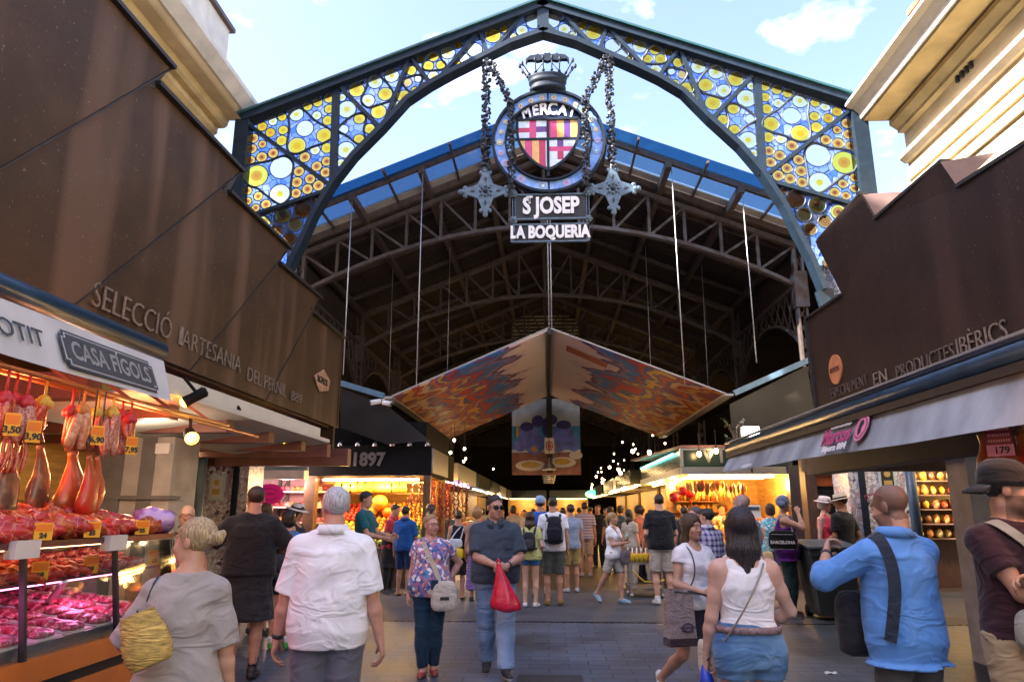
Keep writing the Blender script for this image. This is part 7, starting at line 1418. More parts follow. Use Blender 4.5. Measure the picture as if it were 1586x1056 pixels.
    if hk not in ('bald', 'shaved'):
        HF = Field(HC-np.array([.2, .22, .62])*HS, HC+np.array([.2, .26, .2])*HS, fine*1.25)
        def HE(c, r, k=.012, op='u'): HF.ell(hp(*c), np.array(r)*HS, k, HR, op)
        def HCn(a, ra, b, rb, k=.02): HF.cone(hp(*a), ra*HS, hp(*b), rb*HS, k)
        th = {'crop': .006, 'short': .011, 'bob': .022, 'long': .017, 'bun': .011, 'pony': .012, 'curly': .04, 'fringe': .01}.get(hk, .013)
        HE((0, .02, .034), (.074+th, .094+th, .083+th))
        if hk in ('short', 'crop', 'fringe'):
            HF.clip(hp(0, -.084, .088 if hk != 'fringe' else .095), HR@np.array((0, -.69 if hk != 'fringe' else -.62, -.72)))
            HF.clip(hp(0, 0, -.078), HR@np.array((0, 0, -1.)))
            if hk != 'fringe': HE((0, -.108, .022), (.06, .06, .076), .012, 's')
            HE((.085, .005, -.015), (.02, .024, .036), .006, 's'); HE((-.085, .005, -.015), (.02, .024, .036), .006, 's')
        elif hk in ('bun', 'pony'):
            HF.clip(hp(0, -.093, .066), HR@np.array((0, -.70, -.70)))
            HE((.087, .005, -.02), (.02, .022, .034), .006, 's'); HE((-.087, .005, -.02), (.02, .022, .034), .006, 's')
            if hk == 'bun': HE((0, .128, .012), (.04, .038, .036), .015); HE((.012, .158, .018), (.026, .02, .034), .012); HE((-.02, .15, .035), (.022, .02, .022), .012)
            else: HCn((0, .1, .03), .022, (0, .14, -.02), .03); HCn((0, .14, -.02), .03, (0, .11, -.2), .012)
        elif hk == 'bob':
            HE((0, .03, -.04), (.094, .098, .075), .03); HE((0, -.118, -.045), (.062, .078, .115), .02, 's'); HF.clip(hp(0, .0, -.1), HR@np.array((0, -.25, -1.)))
            HCn((-.04, -.085, .085), .016, (.062, -.085, .045), .014, .015)
        elif hk == 'curly':
            rg = np.random.default_rng(seed)
            for i in range(40):
                v = rg.normal(size=3); v /= np.linalg.norm(v)
                if v[1] < -.45 and v[2] < .5: continue
                HE(tuple(np.array((0, .03, .01))+v*np.array((.09, .105, .105))), (.026,)*3, .01)
            HE((0, -.12, -.03), (.06, .07, .09), .015, 's')
        elif hk == 'long':
            ln = hair[2] if len(hair) > 2 else .3
            for sx_ in (-1, -.5, 0, .5, 1):
                HCn((sx_*.058, .035-.02*abs(sx_), .0), .045, (sx_*.062, .085-.045*abs(sx_), -.13), .042); HCn((sx_*.062, .085-.045*abs(sx_), -.13), .042, (sx_*.075, .098-.06*abs(sx_), -ln), .018)
            HE((0, -.122, -.045), (.056, .085, .125), .015, 's')
        if q < 2:
            a, b, c = HF.ax; ang = np.arctan2(a[:, None, None]-HC[0], b[None, :, None]-HC[1]); zz = (c[None, None, :]-HC[2])
            HF.F = HF.F+(.0022*np.sin(ang*34+zz*30+2*np.sin(zz*17+ang*5))+.0018*np.sin(ang*61-zz*22)).astype(np.float32)
        Vh, Qh = HF.mesh()
        if len(Qh): np_obj('hair', Vh, Qh, hair_mat(hcv), root)
    # clothes
    if top:
        kd = top.get('kind', 'shirt'); e_ = top.get('ease', .02); hz = top.get('hem', .86)*s; slv = top.get('sleeve', .62); lo2 = lo.copy(); lo2[2] = hz-.05
        lv_ = [(z_, x_, y_, a_+.013*s*min(max((1.03*s-z_)/(.1*s), 0), 1)*top.get('hip', 1), b_+.012*s*min(max((1.03*s-z_)/(.1*s), 0), 1)) for (z_, x_, y_, a_, b_) in lv(e_, loose=top.get('loose', .0))]
        T = Field(lo2, (hi[0], hi[1], 1.56*s), step*(.95 if q == 0 else 1))
        if hz < .84*s: z0 = lv_[0]; fl = top.get('flare', .03); lv_ = [(hz, z0[1], z0[2], z0[3]+fl*s, z0[4]+fl*s)]+lv_
        T.loft(lv_, .03, fold=top.get('fold'), zmin=hz)
        if fem:
            for sg in (1, -1): c = cen(1.27); T.ell(P(sg*.07+c[0], c[1]-.085, 1.265), P(.062+e_*.6, .055+e_*.6, .06), .05)
        if kd != 'tank':
            for e, sg in (('l', 1), ('r', -1)): T.cone(NB+P(sg*.03, .004, -.008), .046*s*aw+e_*.6, SH[e], .054*s*aw+e_*.8, .05)
            for e, sg in (('l', 1), ('r', -1)):
                el, wr = J['el'+e], J['wr'+e]; wd_ = top.get('cuff', .02)
                if slv <= 1:
                    en = SH[e]+(el-SH[e])*slv; n_ = (el-SH[e])/np.linalg.norm(el-SH[e]); T.cone(SH[e], .06*s*aw+e_*.7, en+n_*.03, (.05*aw+wd_)*s, .014, cut=(en, n_))
                else:
                    en = el+(wr-el)*(slv-1); n_ = (wr-el)/np.linalg.norm(wr-el); T.cone(SH[e], .06*s*aw+e_*.7, el, (.045*aw+wd_)*s, .014); T.cone(el, (.045*aw+wd_)*s, en+n_*.03, (.035*aw+wd_)*s, .02, cut=(en, n_))
        else:
            for e, sg in (('l', 1), ('r', -1)): T.ell(SH[e]+P(sg*.045, .03, -.005), P(.075, .16, .115), .015, None, 's')
            T.cone(P(.085*wf+cS[0], cS[1]-.02, 1.44), .03*s, P(.085*wf+cS[0], cS[1]+.05, 1.42), .03*s, .03); T.cone(P(-.085*wf+cS[0], cS[1]-.02, 1.44), .03*s, P(-.085*wf+cS[0], cS[1]+.05, 1.42), .03*s, .03)
        nk = top.get('neck', 'crew'); c = cen(1.47)
        if nk == 'crew': T.ell(P(c[0], c[1]-.012, 1.505), P(.072, .075, .05), .01, None, 's')
        elif nk == 'scoop': T.ell(P(c[0], c[1]-.07, 1.50), P(.085, .10, .10), .01, None, 's'); T.ell(P(c[0], c[1]+.04, 1.50), P(.09, .07, .06), .01, None, 's')
        elif nk == 'vee': T.ell(P(c[0], c[1]-.05, 1.50), P(.07, .08, .055), .01, None, 's'); T.cone(P(c[0], c[1]-.15, 1.46), .05*s, P(c[0], c[1]-.16, 1.33), .006*s, .01, None, 's')
        elif nk == 'wide': T.ell(P(c[0], c[1]+.0, 1.515), P(.12, .11, .065), .01, None, 's')
        elif nk == 'collar':
            T.ell(P(c[0], c[1]-.03, 1.52), P(.066, .075, .055), .008, None, 's')
        T.wrinkle(top.get('wr', .0045 if q < 2 else .003), .2, seed)
        if top.get('pants_cut'): pass
        Vt, Qt = T.mesh(); ex = None
        if nk == 'collar':
            ex = MB(); ex.smooth = True; rings = []
            for i in range(25):
                a = math.pi*2*(i/24)*.92+math.pi*.08-math.pi/2; ca, sa = math.cos(a), math.sin(a); fr = max(0, -sa)
                bx, by = c[0]+ca*.071, c[1]-.004+sa*.074
                rings += [P(bx, by, 1.468-.028*fr), P(bx+ca*.002, by+sa*.002, 1.522-.034*fr), P(bx+ca*.012, by+sa*.012, 1.524-.034*fr), P(bx+ca*(.046+.012*fr), by+sa*(.046+.012*fr), 1.468-.055*fr), P(bx+ca*.024, by+sa*.024, 1.472-.05*fr)]
            ex.add(rings, [(5*i+j, 5*(i+1)+j, 5*(i+1)+(j+1) % 5, 5*i+(j+1) % 5) for i in range(24) for j in range(5)])
        np_obj('tank_top' if kd == 'tank' else kd, Vt, Qt, top['mat'], root, None, ex)
    if bottom:
        kd = bottom.get('kind', 'trousers'); wz = bottom.get('waist', .99)*s; e_ = bottom.get('ease', .014)
        if kd in ('trousers', 'shorts', 'jeans'):
            Bt = Field((lo[0], lo[1], -.02), (hi[0], hi[1], wz+.05), step)
            Bt.loft([l for l in lv(e_*.7) if l[0] < 1.14*s], .03, zmax=wz)
            cutf = bottom.get('cut', 1.0); hr = bottom.get('hem_r', .06)
            for e, sg in (('l', 1), ('r', -1)):
                hpj, kn, an = J['hp'+e], J['kn'+e], J['an'+e]
                if kd == 'shorts':
                    en = hpj+(kn-hpj)*cutf; n_ = (kn-hpj)/np.linalg.norm(kn-hpj); Bt.cone(hpj, (.09*lwf+e_)*s, en+n_*.03, (.06*lwf+bottom.get('flare', .022))*s, .04, cut=(en, n_))
                else:
                    Bt.cone(hpj, (.09*lwf+e_)*s, kn, (.056*lwf+e_*1.1)*s, .04); en = kn+(an-kn)*cutf; n_ = (an-kn)/np.linalg.norm(an-kn); Bt.cone(kn, (.056*lwf+e_*1.1)*s, en+n_*.03, hr*s, .03, cut=(en, n_)); cm = kn*.68+an*.32+P(0, .012, 0); Bt.ell(cm, P(.055*lwf+e_, .055*lwf+e_, .12), .05)
            Bt.wrinkle(bottom.get('wr', .0045 if q < 2 else .003), .16, seed+5, .6)
        else:
            hz = bottom.get('hem', .5)*s; fl = bottom.get('flare', .04)*s
            Bt = Field((lo[0]-.05, lo[1]-.05, hz-.04), (hi[0]+.05, hi[1]+.05, wz+.04), step)
            l0 = [l for l in lv(e_) if l[0] < 1.16*s]; b0 = l0[0]
            Bt.loft([(hz, b0[1], b0[2], b0[3]+fl, b0[4]+fl)]+l0, .02, fold=(bottom.get('nf', 7), bottom.get('fa', .009), .9*s), zmin=hz, zmax=wz); Bt.wrinkle(.004, .14, seed+3)
        Vb, Qb = Bt.mesh(); np_obj(kd, Vb, Qb, bottom['mat'], root)
    if apron:
        az0, az1, am = apron; Af = Field((lo[0]-.05, lo[1]-.05, az0*s-.04), (hi[0]+.05, hi[1]+.05, az1*s+.04), step)
        l0 = [l for l in lv(.032) if l[0] < 1.3*s]; b0 = l0[0]
        Af.loft([(az0*s, b0[1], b0[2], b0[3]+.035, b0[4]+.03)]+l0, .02, fold=(5, .008, .85*s), zmin=az0*s, zmax=az1*s); Af.wrinkle(.005, .15, seed+9)
        Va, Qa = Af.mesh(); np_obj('apron', Va, Qa, am, root)
    if shoes:
        for e in 'lr':
            an, td = J['an'+e], J['td'+e]; o_ = an+P(0, 0, -.075+.0); st = (.006 if q == 0 else .008 if q == 1 else .011)
            Sf = Field(an-np.array([.22, .22, .13])*s, an+np.array([.22, .22, .1])*s, st)
            upz = np.cross(np.cross(td, (0, 0, 1.)), td); base = an-upz*.075*s
            g = lambda f, u: base+td*f*s+upz*u*s
            Sf.cone(g(-.045, .045), .036*s, g(.06, .045), .045*s, .02); Sf.cone(g(.06, .04), .044*s, g(.155, .028), .034*s, .02); Sf.cone(g(-.03, .06), .036*s, g(-.03, .085), .042*s, .015)
            Sf.clip(base, -upz); Sf.clip(g(-.03, shoes[2] if len(shoes) > 2 else .088), upz)
            Vs, Qs = Sf.mesh(); hgt = ((Vs-base)@upz)/s
            cs_ = np.where((hgt < .022)[:, None], np.array(shoes[1])[None, :], np.array(shoes[0])[None, :]); np_obj('shoe', Vs, Qs, SHOEM, root, cs_)
            if socks:
                mb = MB(); mb.smooth = True; kn = J['kn'+e]; u = (kn-an)/np.linalg.norm(kn-an); mb.tube([an-u*.01, an+u*socks[1]*.6*s, an+u*socks[1]*s], [.041*s*lwf, .043*s*lwf, .047*s*lwf], 12); mb.build('sock', socks[0], root, world=False)
    if belt is not None:
        mb = MB(); mb.smooth = True; z_ = belt[1]*s; L_ = np.array(sorted(lv(.022))); A_ = np.interp(z_, L_[:, 0], L_[:, 3]); B_ = np.interp(z_, L_[:, 0], L_[:, 4]); cx_ = np.interp(z_, L_[:, 0], L_[:, 1]); cy_ = np.interp(z_, L_[:, 0], L_[:, 2])
        vs = []; n = 28
        for (dz, o) in ((-.02, 0), (.02, 0), (.02, .006), (-.02, .006)):
            for j in range(n):
                a = 2*math.pi*j/n; ca, sa = math.cos(a), math.sin(a); r_ = (abs(ca)**2.3+abs(sa)**2.3)**(-1/2.3); vs.append((cx_+ca*r_*(A_+o), cy_+sa*r_*(B_+o), z_+dz*s))
        mb.add(vs, [(i*n+j, i*n+(j+1) % n, ((i+1) % 4)*n+(j+1) % n, ((i+1) % 4)*n+j) for i in range(4) for j in range(n)]); mb.build('belt', belt[0], root, world=False)
    if watch:
        for e in watch:
            mb = MB(); mb.smooth = True; d = J['dr'+e]; wr = J['wr'+e]-(J['wr'+e]-J['el'+e])/np.linalg.norm(J['wr'+e]-J['el'+e])*.03*s
            ax_ = (J['wr'+e]-J['el'+e]); ax_ /= np.linalg.norm(ax_); mb.tube([wr-ax_*.011, wr+ax_*.011], .034*s*aw, 14); mb.build('watch', STRAPM, root, world=False)
    if glasses:
        mb = MB(); up_ = glasses == 'onhead'; zo, yo = (.062, .012) if up_ else (0, 0)
        gcol = STRAPM
        if len(glasses) == 2: gcol = glasses[1]; gk = glasses[0]
        else: gk = glasses
        if gk == 'onhead': zo, yo = .07, .0
        for sg in (1, -1):
            cx_ = sg*.033; ring = [hp(cx_+.027*math.cos(a), -.104+abs(cx_+.027*math.cos(a))*.25+yo, zo-.003+.019*math.sin(a)) for a in [i*math.pi/7 for i in range(14)]]
            if gk == 'sun': mb.add(ring, [tuple(range(14))]); mb.tube(ring, .003*HS, 5, closed=True)
            else: mb.tube(ring, .0022*HS, 5, closed=True)
            mb.tube([hp(sg*.06, -.089+yo, zo+.004), hp(sg*.08, -.02+yo, zo+.006), hp(sg*.082, .02, zo*.8-.004)], .0028*HS, 5)
        mb.tube([hp(-.008, -.104+yo, zo+.003), hp(.008, -.104+yo, zo+.003)], .0028*HS, 5); mb.build('glasses', LENSM if gk == 'sun' else gcol, root, world=False)
    if hat:
        kd, hm = hat[0], hat[1]; mb = MB(); mb.smooth = True; M3 = Matrix([list(r) for r in HR]); th = .014
        if kd == 'cap' or kd == 'capback':
            pr = [(.092*HS, -.012*HS), (.097*HS, .02*HS), (.094*HS, .062*HS), (.078*HS, .10*HS), (.046*HS, .122*HS), (.004, .128*HS)]
            mb.lathe(hp(0, .016, .022), pr, 20, M3, 1.0, 1.16)
            f = 1 if kd == 'capback' else -1; vs = []; fs = []
            for i in range(9):
                a = -1.15+2.3*i/8
                for (r_, dz) in ((.088, .0), (.165, -.018), (.165, -.024), (.088, -.008)):
                    vs.append(hp(math.sin(a)*.9*min(r_, .095+.012*(r_ > .1)), .016+f*(math.cos(a)*r_*1.0+.012), .022+dz*(2.2 if f > 0 else 1)))
            fs = [(i*4+j, i*4+(j+1) % 4, (i+1)*4+(j+1) % 4, (i+1)*4+j) for i in range(8) for j in range(4)]; mb.add(vs, fs)
        elif kd == 'brim':
            bw = hat[3] if len(hat) > 3 else .075
            pr = [(.09*HS, -.004), ((.09+bw)*HS, -.014), ((.092+bw)*HS, -.008), (.093*HS, .006), (.086*HS, .05*HS), (.078*HS, .083*HS), (.05*HS, .09*HS), (.004, .082*HS)]
            mb.lathe(hp(0, .016, .042), pr, 26, M3, 1.0, 1.15)
        ho = mb.build('hat', hm, root, world=False)
        if kd == 'brim' and len(hat) > 2 and hat[2] is not None:
            m2 = MB(); m2.smooth = True; m2.lathe(hp(0, .016, .05), [(.0945*HS, 0), (.0925*HS, .024*HS)], 26, M3, 1.0, 1.15); m2.build('hat_band', hat[2], ho, world=False)
    root.scale = (1, 1, 1)
    rotm = Matrix.Rotation(face, 4, 'Z')
    J2 = {k: Matrix.Translation((x, y, 0)) @ rotm @ Vector(J[k]) for k in J if not k.startswith(('cut', 'td', 'hn', 'dr'))}
    for k in J:
        if k.startswith(('hn', 'dr')): J2[k] = rotm.to_3x3() @ Vector(J[k])
    J2['HC'] = Matrix.Translation((x, y, 0)) @ rotm @ Vector(HC)
    e_t = (top or {}).get('ease', .02)*.9+(top or {}).get('loose', 0)*.5+.010; L_ = np.array(sorted(lv(e_t)))
    def tw(px_, py_, pz_):
        if .9 < pz_ < 1.44:
            cx_, cy_, A_, B_ = (float(np.interp(pz_*s, L_[:, 0], L_[:, i]))/s for i in (1, 2, 3, 4)); q_ = ((abs(px_-cx_)/A_)**2.3+(abs(py_-cy_)/B_)**2.3)**(1/2.3)
            if .4 < q_ < 1: px_, py_ = cx_+(px_-cx_)/q_, cy_+(py_-cy_)/q_
        return Matrix.Translation((x, y, 0)) @ rotm @ (Vector((px_, py_, pz_))*s)
    CUR[0] = (x+rotm[0][1]*0, y)
    J2['tw'] = tw; J2['root'] = root; J2['lv'] = lambda z, inf=.02: [float(np.interp(z*s, [l[0] for l in sorted(lv(inf))], [l[i] for l in sorted(lv(inf))]))/s for i in (1, 2, 3, 4)]
    return J2
# ---------------------------------------------------------------- the people, with what they carry
PI = math.pi
def gx(px, py): v = W(px, py, Z=0); return v.x, v.y
def at(px, Y): return W(px, 800, Y=Y).x, Y
def hh(px, py, Y): return W(px, py, Y=Y).z
SK1, SK2, SK3, SK4 = (.52, .28, .18), (.43, .22, .135), (.58, .34, .235), (.36, .19, .12)
def sup(mb, c, r, e=.55, M=None, n=18, k=10, taper=0, seed=0, nz=0):
    sg = lambda v, p: math.copysign(abs(v)**p, v); c = Vector(c); rg_ = random.Random(seed); ph = [rg_.uniform(0, 6) for _ in range(4)]
    def f(u, v):
        a = 2*PI*u; b = -PI/2+PI*v; cb = sg(math.cos(b), e); p = Vector((r[0]*cb*sg(math.cos(a), e), r[1]*cb*sg(math.sin(a), e), r[2]*sg(math.sin(b), e)))
        w_ = 1+taper*p.z/r[2]; p.x *= w_; p.y *= w_
        if nz: p *= 1+nz*(math.sin(a*5+ph[0]+3*b)*.5+math.sin(a*9+ph[1])*.5*math.cos(b))
        return (M @ p if M else p)+c
    mb.smooth = True; mb.grid(f, n, k)
def rz(a): return Matrix.Rotation(a, 3, 'Z')
def strap(pts, w_, m, parent, name='strap', sub=4, flat=.35):
    P_ = [Vector(p) for p in pts]; out = []
    for i in range(len(P_)-1):
        p0, p1, p2, p3 = P_[max(i-1, 0)], P_[i], P_[i+1], P_[min(i+2, len(P_)-1)]
        for t in [q_/sub for q_ in range(sub)]: out.append(.5*((2*p1)+(p2-p0)*t+(2*p0-5*p1+4*p2-p3)*t*t+(3*p1-p0-3*p2+p3)*t**3))
    out.append(P_[-1]); mb = MB(); mb.smooth = True
    if w_ < .0075: mb.tube(out, w_, 6)
    else:
        vs = []; k = len(out)
        for i, p in enumerate(out):
            d = (out[min(i+1, k-1)]-out[max(i-1, 0)]).normalized(); nr = Vector((p.x-CUR[0][0], p.y-CUR[0][1], max(p.z-1.38, 0)*2.5)); nr = (nr-d*nr.dot(d)).normalized(); sd = d.cross(nr)
            vs += [p-sd*w_, p+sd*w_, p+sd*w_+nr*.005, p-sd*w_+nr*.005]
        mb.smooth = False; mb.add(vs, [(4*i+j, 4*i+(j+1) % 4, 4*i+4+(j+1) % 4, 4*i+4+j) for i in range(k-1) for j in range(4)])
    return mb.build(name, m, parent)
def backpack(J, face, m, m2, lab, w_=.16, h_=.22, d_=.09, z=1.20, y=.24, x=0, accent=None):
    c = J['tw'](x, y, z); t = empty('backpack', c, 0, lab, 'backpack'); M = rz(face)
    mb = MB(); sup(mb, c, (w_, d_, h_), .6, M, 20, 12, -.08, 3, .01); mb.build('pack_body', m, t)
    mb = MB(); sup(mb, J['tw'](x, y+d_*.8, z-h_*.28), (w_*.75, d_*.5, h_*.5), .55, M, 16, 10); mb.build('front_pocket', m2, t)
    if accent:
        for sg in (-1, 1): mb = MB(); mb.smooth = True; mb.tube([J['tw'](x+sg*w_*.75, y+d_*.9, z+h_*.55), J['tw'](x+sg*w_*.92, y+d_*.75, z-.02), J['tw'](x+sg*w_*.8, y+d_*.8, z-h_*.6)], .018, 6); mb.build('side_stripe', accent, t)
    for sg in (-1, 1): strap([J['tw'](x+sg*.09, y-.05, z+h_*.7), J['tw'](x+sg*.115, .10, 1.435), J['tw'](sg*.125, .0, 1.462), J['tw'](sg*.13, -.10, 1.40), J['tw'](sg*.15, -.145, 1.25), J['tw'](sg*.19, -.02, 1.08), J['tw'](x+sg*.12, y-.04, z-h_*.8)], .022, m, t)
    return t
def bag(c, face, r, m, lab, name='shoulder_bag', cat='bag', e=.5, straps=None, sm=None, sw=.01, flap=None, nz=.015):
    t = empty(name, c, 0, lab, cat); M = rz(face); mb = MB(); sup(mb, c, r, e, M, 20, 12, -.05, 5, nz); mb.build('bag_body', m, t)
    if flap: mb = MB(); c2 = Vector(c)+M @ Vector((0, -r[1]*.35, r[2]*.45)); sup(mb, c2, (r[0]*.96, r[1]*.8, r[2]*.5), e, M, 18, 8); mb.build('flap', flap, t)
    for s_ in (straps or []): strap(s_, sw, sm or m, t)
    return t
BLACK, NAVY, WHITE = (.012, .012, .014), (.012, .02, .05), (.74, .74, .76)
DENIM = cloth((.16, .26, .42), 'denim', (.30, .42, .58)); WHITEC = cloth((.80, .80, .82)); BLACKC = cloth(BLACK); NAVYC = cloth(NAVY); BEIGE = cloth((.40, .34, .25))
# --- nearest row
# woman in beige with a straw bag
P = person('', *at(300, 3.35), hh(300, 804, 3.35)+.01, rad(200), 'f', .98, .0, SK1, head=(rad(62), .02, -.08), hair=('bun', (.42, .30, .16)), arms={'l': dict(hand=(.16, -.24, 1.0), hint=(.9, .5, -.4), curl=.9, palm=(-.6, .2, 1)), 'r': dict(hand=(-.26, -.03, .84))},
    top=dict(kind='dress', mat=cloth((.36, .325, .30)), neck='wide', hem=.42, loose=.02, sleeve=.98, cuff=.03, ease=.018, flare=.05, wr=.007), bottom=None, q=0, seed=3, watch='l', label='blonde woman with a bun in a loose beige dress beside the ham counter')
STRAW = mat('woven_straw', (.52, .35, .09), rough=.75, var=.55, scale=9, stretch=(2, 2, 12), bump=.6, bscale=10); c = W(224, 990, Y=3.12); t = empty('straw_bag', c, 0, 'round woven yellow straw bag on the arm of the woman in beige', 'bag'); mb = MB(); mb.smooth = True
R_ = Matrix.Rotation(rad(-24), 4, 'Y'); prof = []
for i in range(26): z = -.13+.26*i/25; rr = .8*(.125*math.sqrt(max(1-((z+.03)/.155)**2, .05)) if z < .05 else .108-.25*(z-.05)); prof.append((rr+.007*(i % 2), z*.85))
mb.lathe(c, prof, 22, R_, 1.0, .6); mb.build('woven_body', STRAW, t)
strap([c+Vector((.03, 0, .12)), P['tw'](.19, -.05, 1.15), P['tw'](.16, .06, 1.36), P['tw'](.13, .03, 1.46), P['tw'](.16, -.12, 1.34), P['tw'](.2, -.17, 1.1), c+Vector((-.04, 0, .11))], .009, STRAPM, t)
# man in the white shirt
P = person('', *at(517, 4.35), hh(512, 752, 4.35), rad(186), 'm', 1.05, .02, (.56, .29, .21), head=(rad(24), -.05), hair=('crop', (.48, .48, .50)), arms={'l': dict(hand=(.31, -.05, .82), curl=.5), 'r': dict(hand=(-.32, -.03, .80), curl=.5)},
    top=dict(kind='shirt', mat=WHITEC, neck='collar', hem=.84, loose=.035, sleeve=.93, cuff=.03, ease=.026, wr=.006), bottom=dict(mat=cloth((.13, .135, .17)), ease=.03), q=0, seed=8, watch='l', label='grey haired man in a loose white shirt seen from behind')
# woman in the white tank top
P = person('', *at(1146, 4.25), hh(1146, 783, 4.25)-.01, rad(182), 'f', 1.10, .0, (.56, .34, .26), head=(rad(-4), .02), hair=('long', (.022, .016, .018), .27), arms={'l': dict(hand=(.235, -.10, .86), curl=.9, hint=(.5, .9, -.2)), 'r': dict(hand=(-.13, -.22, 1.02), hint=(-.9, .35, -.5))},
    top=dict(kind='tank', mat=cloth((.76, .76, .78)), neck='scoop', hem=1.03, ease=.007, wr=.004), bottom=dict(kind='shorts', cut=.34, mat=cloth((.035, .11, .27), 'denim', (.17, .32, .48)), waist=1.08, ease=.012, flare=.03, wr=.006), belt=(mat('woven_belt', (.25, .17, .18), rough=.7, var=.5, scale=60), 1.05), q=0, seed=5, label='dark haired woman in a white tank top and denim shorts from behind')
for sg in (-1, 1): strap([P['tw'](sg*.085, .075, 1.33), P['tw'](sg*.10, .05, 1.41), P['tw'](sg*.105, .0, 1.44)], .006, WHITEC, P['root'], 'bra_strap') if False else None
t = bag(P['tw'](.235, -.16, .86), rad(182), (.028, .05, .09), cloth((.46, .44, .34)), 'small cream crossbody pouch on the hip of the woman in the tank top', straps=[[P['tw'](.24, -.08, .85), P['tw'](.165, .10, 1.0), P['tw'](.05, .145, 1.18), P['tw'](-.06, .115, 1.36), P['tw'](-.115, .03, 1.45), P['tw'](-.10, -.08, 1.42)]], sm=mat('chain_strap', (.25, .22, .18), rough=.4, metal=.5), sw=.005)
t = empty('folded_umbrella', P['hdl'], 0, 'bright blue folded umbrella in the hand of the woman in the tank top', 'umbrella'); h_ = P['hdl']; mb = MB(); mb.smooth = True; mb.tube([h_+Vector((0, 0, .03)), h_+Vector((.005, -.01, -.05)), h_+Vector((.012, -.02, -.20)), h_+Vector((.015, -.02, -.30))], [.018, .04, .045, .02], 10); mb.build('umbrella_cover', mat('blue_nylon', (.01, .05, .42), rough=.4, var=.3, scale=14), t); mb = MB(); mb.tube([h_+Vector((-.02, -.02, -.02)), h_+Vector((-.05, -.03, -.34)), h_+Vector((-.02, -.03, -.40)), h_+Vector((.0, -.02, -.05))], .006, 5); mb.build('wrist_loop', STRAPM, t)
# man in the blue shirt taking a picture
P = person('', *at(1380, 4.15), hh(1378, 750, 4.15), rad(193), 'm', .94, .02, (.47, .26, .17), lean=(.0, .0), head=(rad(22), .22), hair=('shaved', (.06, .035, .025)), stubble=(.10, .06, .045), arms={'l': dict(hand=(.20, -.33, 1.37), hint=(.9, .1, -.75), curl=.7, palm=(-1, 0, .2)), 'r': dict(hand=(-.10, -.34, 1.33), hint=(-.6, .3, -.8), curl=.7)},
    top=dict(kind='shirt', mat=cloth((.10, .27, .62)), neck='collar', hem=.82, loose=.025, sleeve=1.35, cuff=.028, ease=.024, wr=.008), bottom=dict(mat=cloth((.085, .08, .08)), ease=.012), glasses=('onhead', mat('red_frame', (.30, .02, .05), rough=.3)), watch='l', q=0, seed=12, label='man in a bright blue shirt raising his hands, sunglasses on his head')
t = bag(P['tw'](.17, -.17, 1.0), rad(193), (.10, .07, .17), cloth((.018, .016, .02)), 'black camera bag slung in front of the man in blue', straps=[[P['tw'](.19, .13, .95), P['tw'](.17, .145, 1.06), P['tw'](.15, .16, 1.22), P['tw'](.14, .13, 1.37), P['tw'](.135, .03, 1.475), P['tw'](.135, -.10, 1.42)]], sm=cloth((.02, .028, .045)), sw=.03)
# man with crossed arms at the right edge
P = person('', *at(1566, 3.9), hh(1560, 712, 3.9)-.02, rad(8), 'm', 1.0, .0, (.42, .22, .135), head=(rad(58), .05), hair=('crop', (.02, .015, .012)), stubble=(.05, .03, .022), arms={'l': dict(hand=(-.10, -.22, 1.21), hint=(1, .1, -.8), curl=.5, dir=(-1, .1, .1)), 'r': dict(hand=(.10, -.25, 1.19), hint=(-1, .15, -.55), curl=.5, dir=(1, .1, .1))},
    top=dict(kind='tee_shirt', mat=cloth((.032, .010, .014)), neck='crew', hem=.86, loose=.02, sleeve=.62, cuff=.02, ease=.02), bottom=dict(mat=cloth((.36, .27, .15)), waist=.95, ease=.035, hem_r=.08), hat=('capback', cloth((.020, .018, .016))), q=0, seed=21, label='bearded man in a dark cap and maroon shirt with crossed arms')
t = bag(P['tw'](-.03, -.20, 1.0), rad(8), (.19, .07, .10), cloth((.26, .26, .21), 'denim', (.36, .36, .30)), 'pale khaki sling bag across the chest of the man in the cap', straps=[[P['tw'](.12, -.16, 1.08), P['tw'](.05, -.17, 1.25), P['tw'](-.08, -.125, 1.40), P['tw'](-.125, -.01, 1.47), P['tw'](-.06, .12, 1.38)]], sm=cloth((.24, .24, .20)), sw=.03)
mb = MB(); c = P['tw'](-.05, -.272, .965); M = rz(rad(8)).to_4x4(); mb.box(c, (.10, .006, .028), M); mb.build('bag_patch', PRINT, t); mb = MB(); mb.smooth = True; mb.tube([P['tw'](-.19, -.245, 1.05), P['tw'](-.04, -.272, 1.035), P['tw'](.12, -.25, 1.045)], .007, 6); mb.build('zip', PRINT, t)
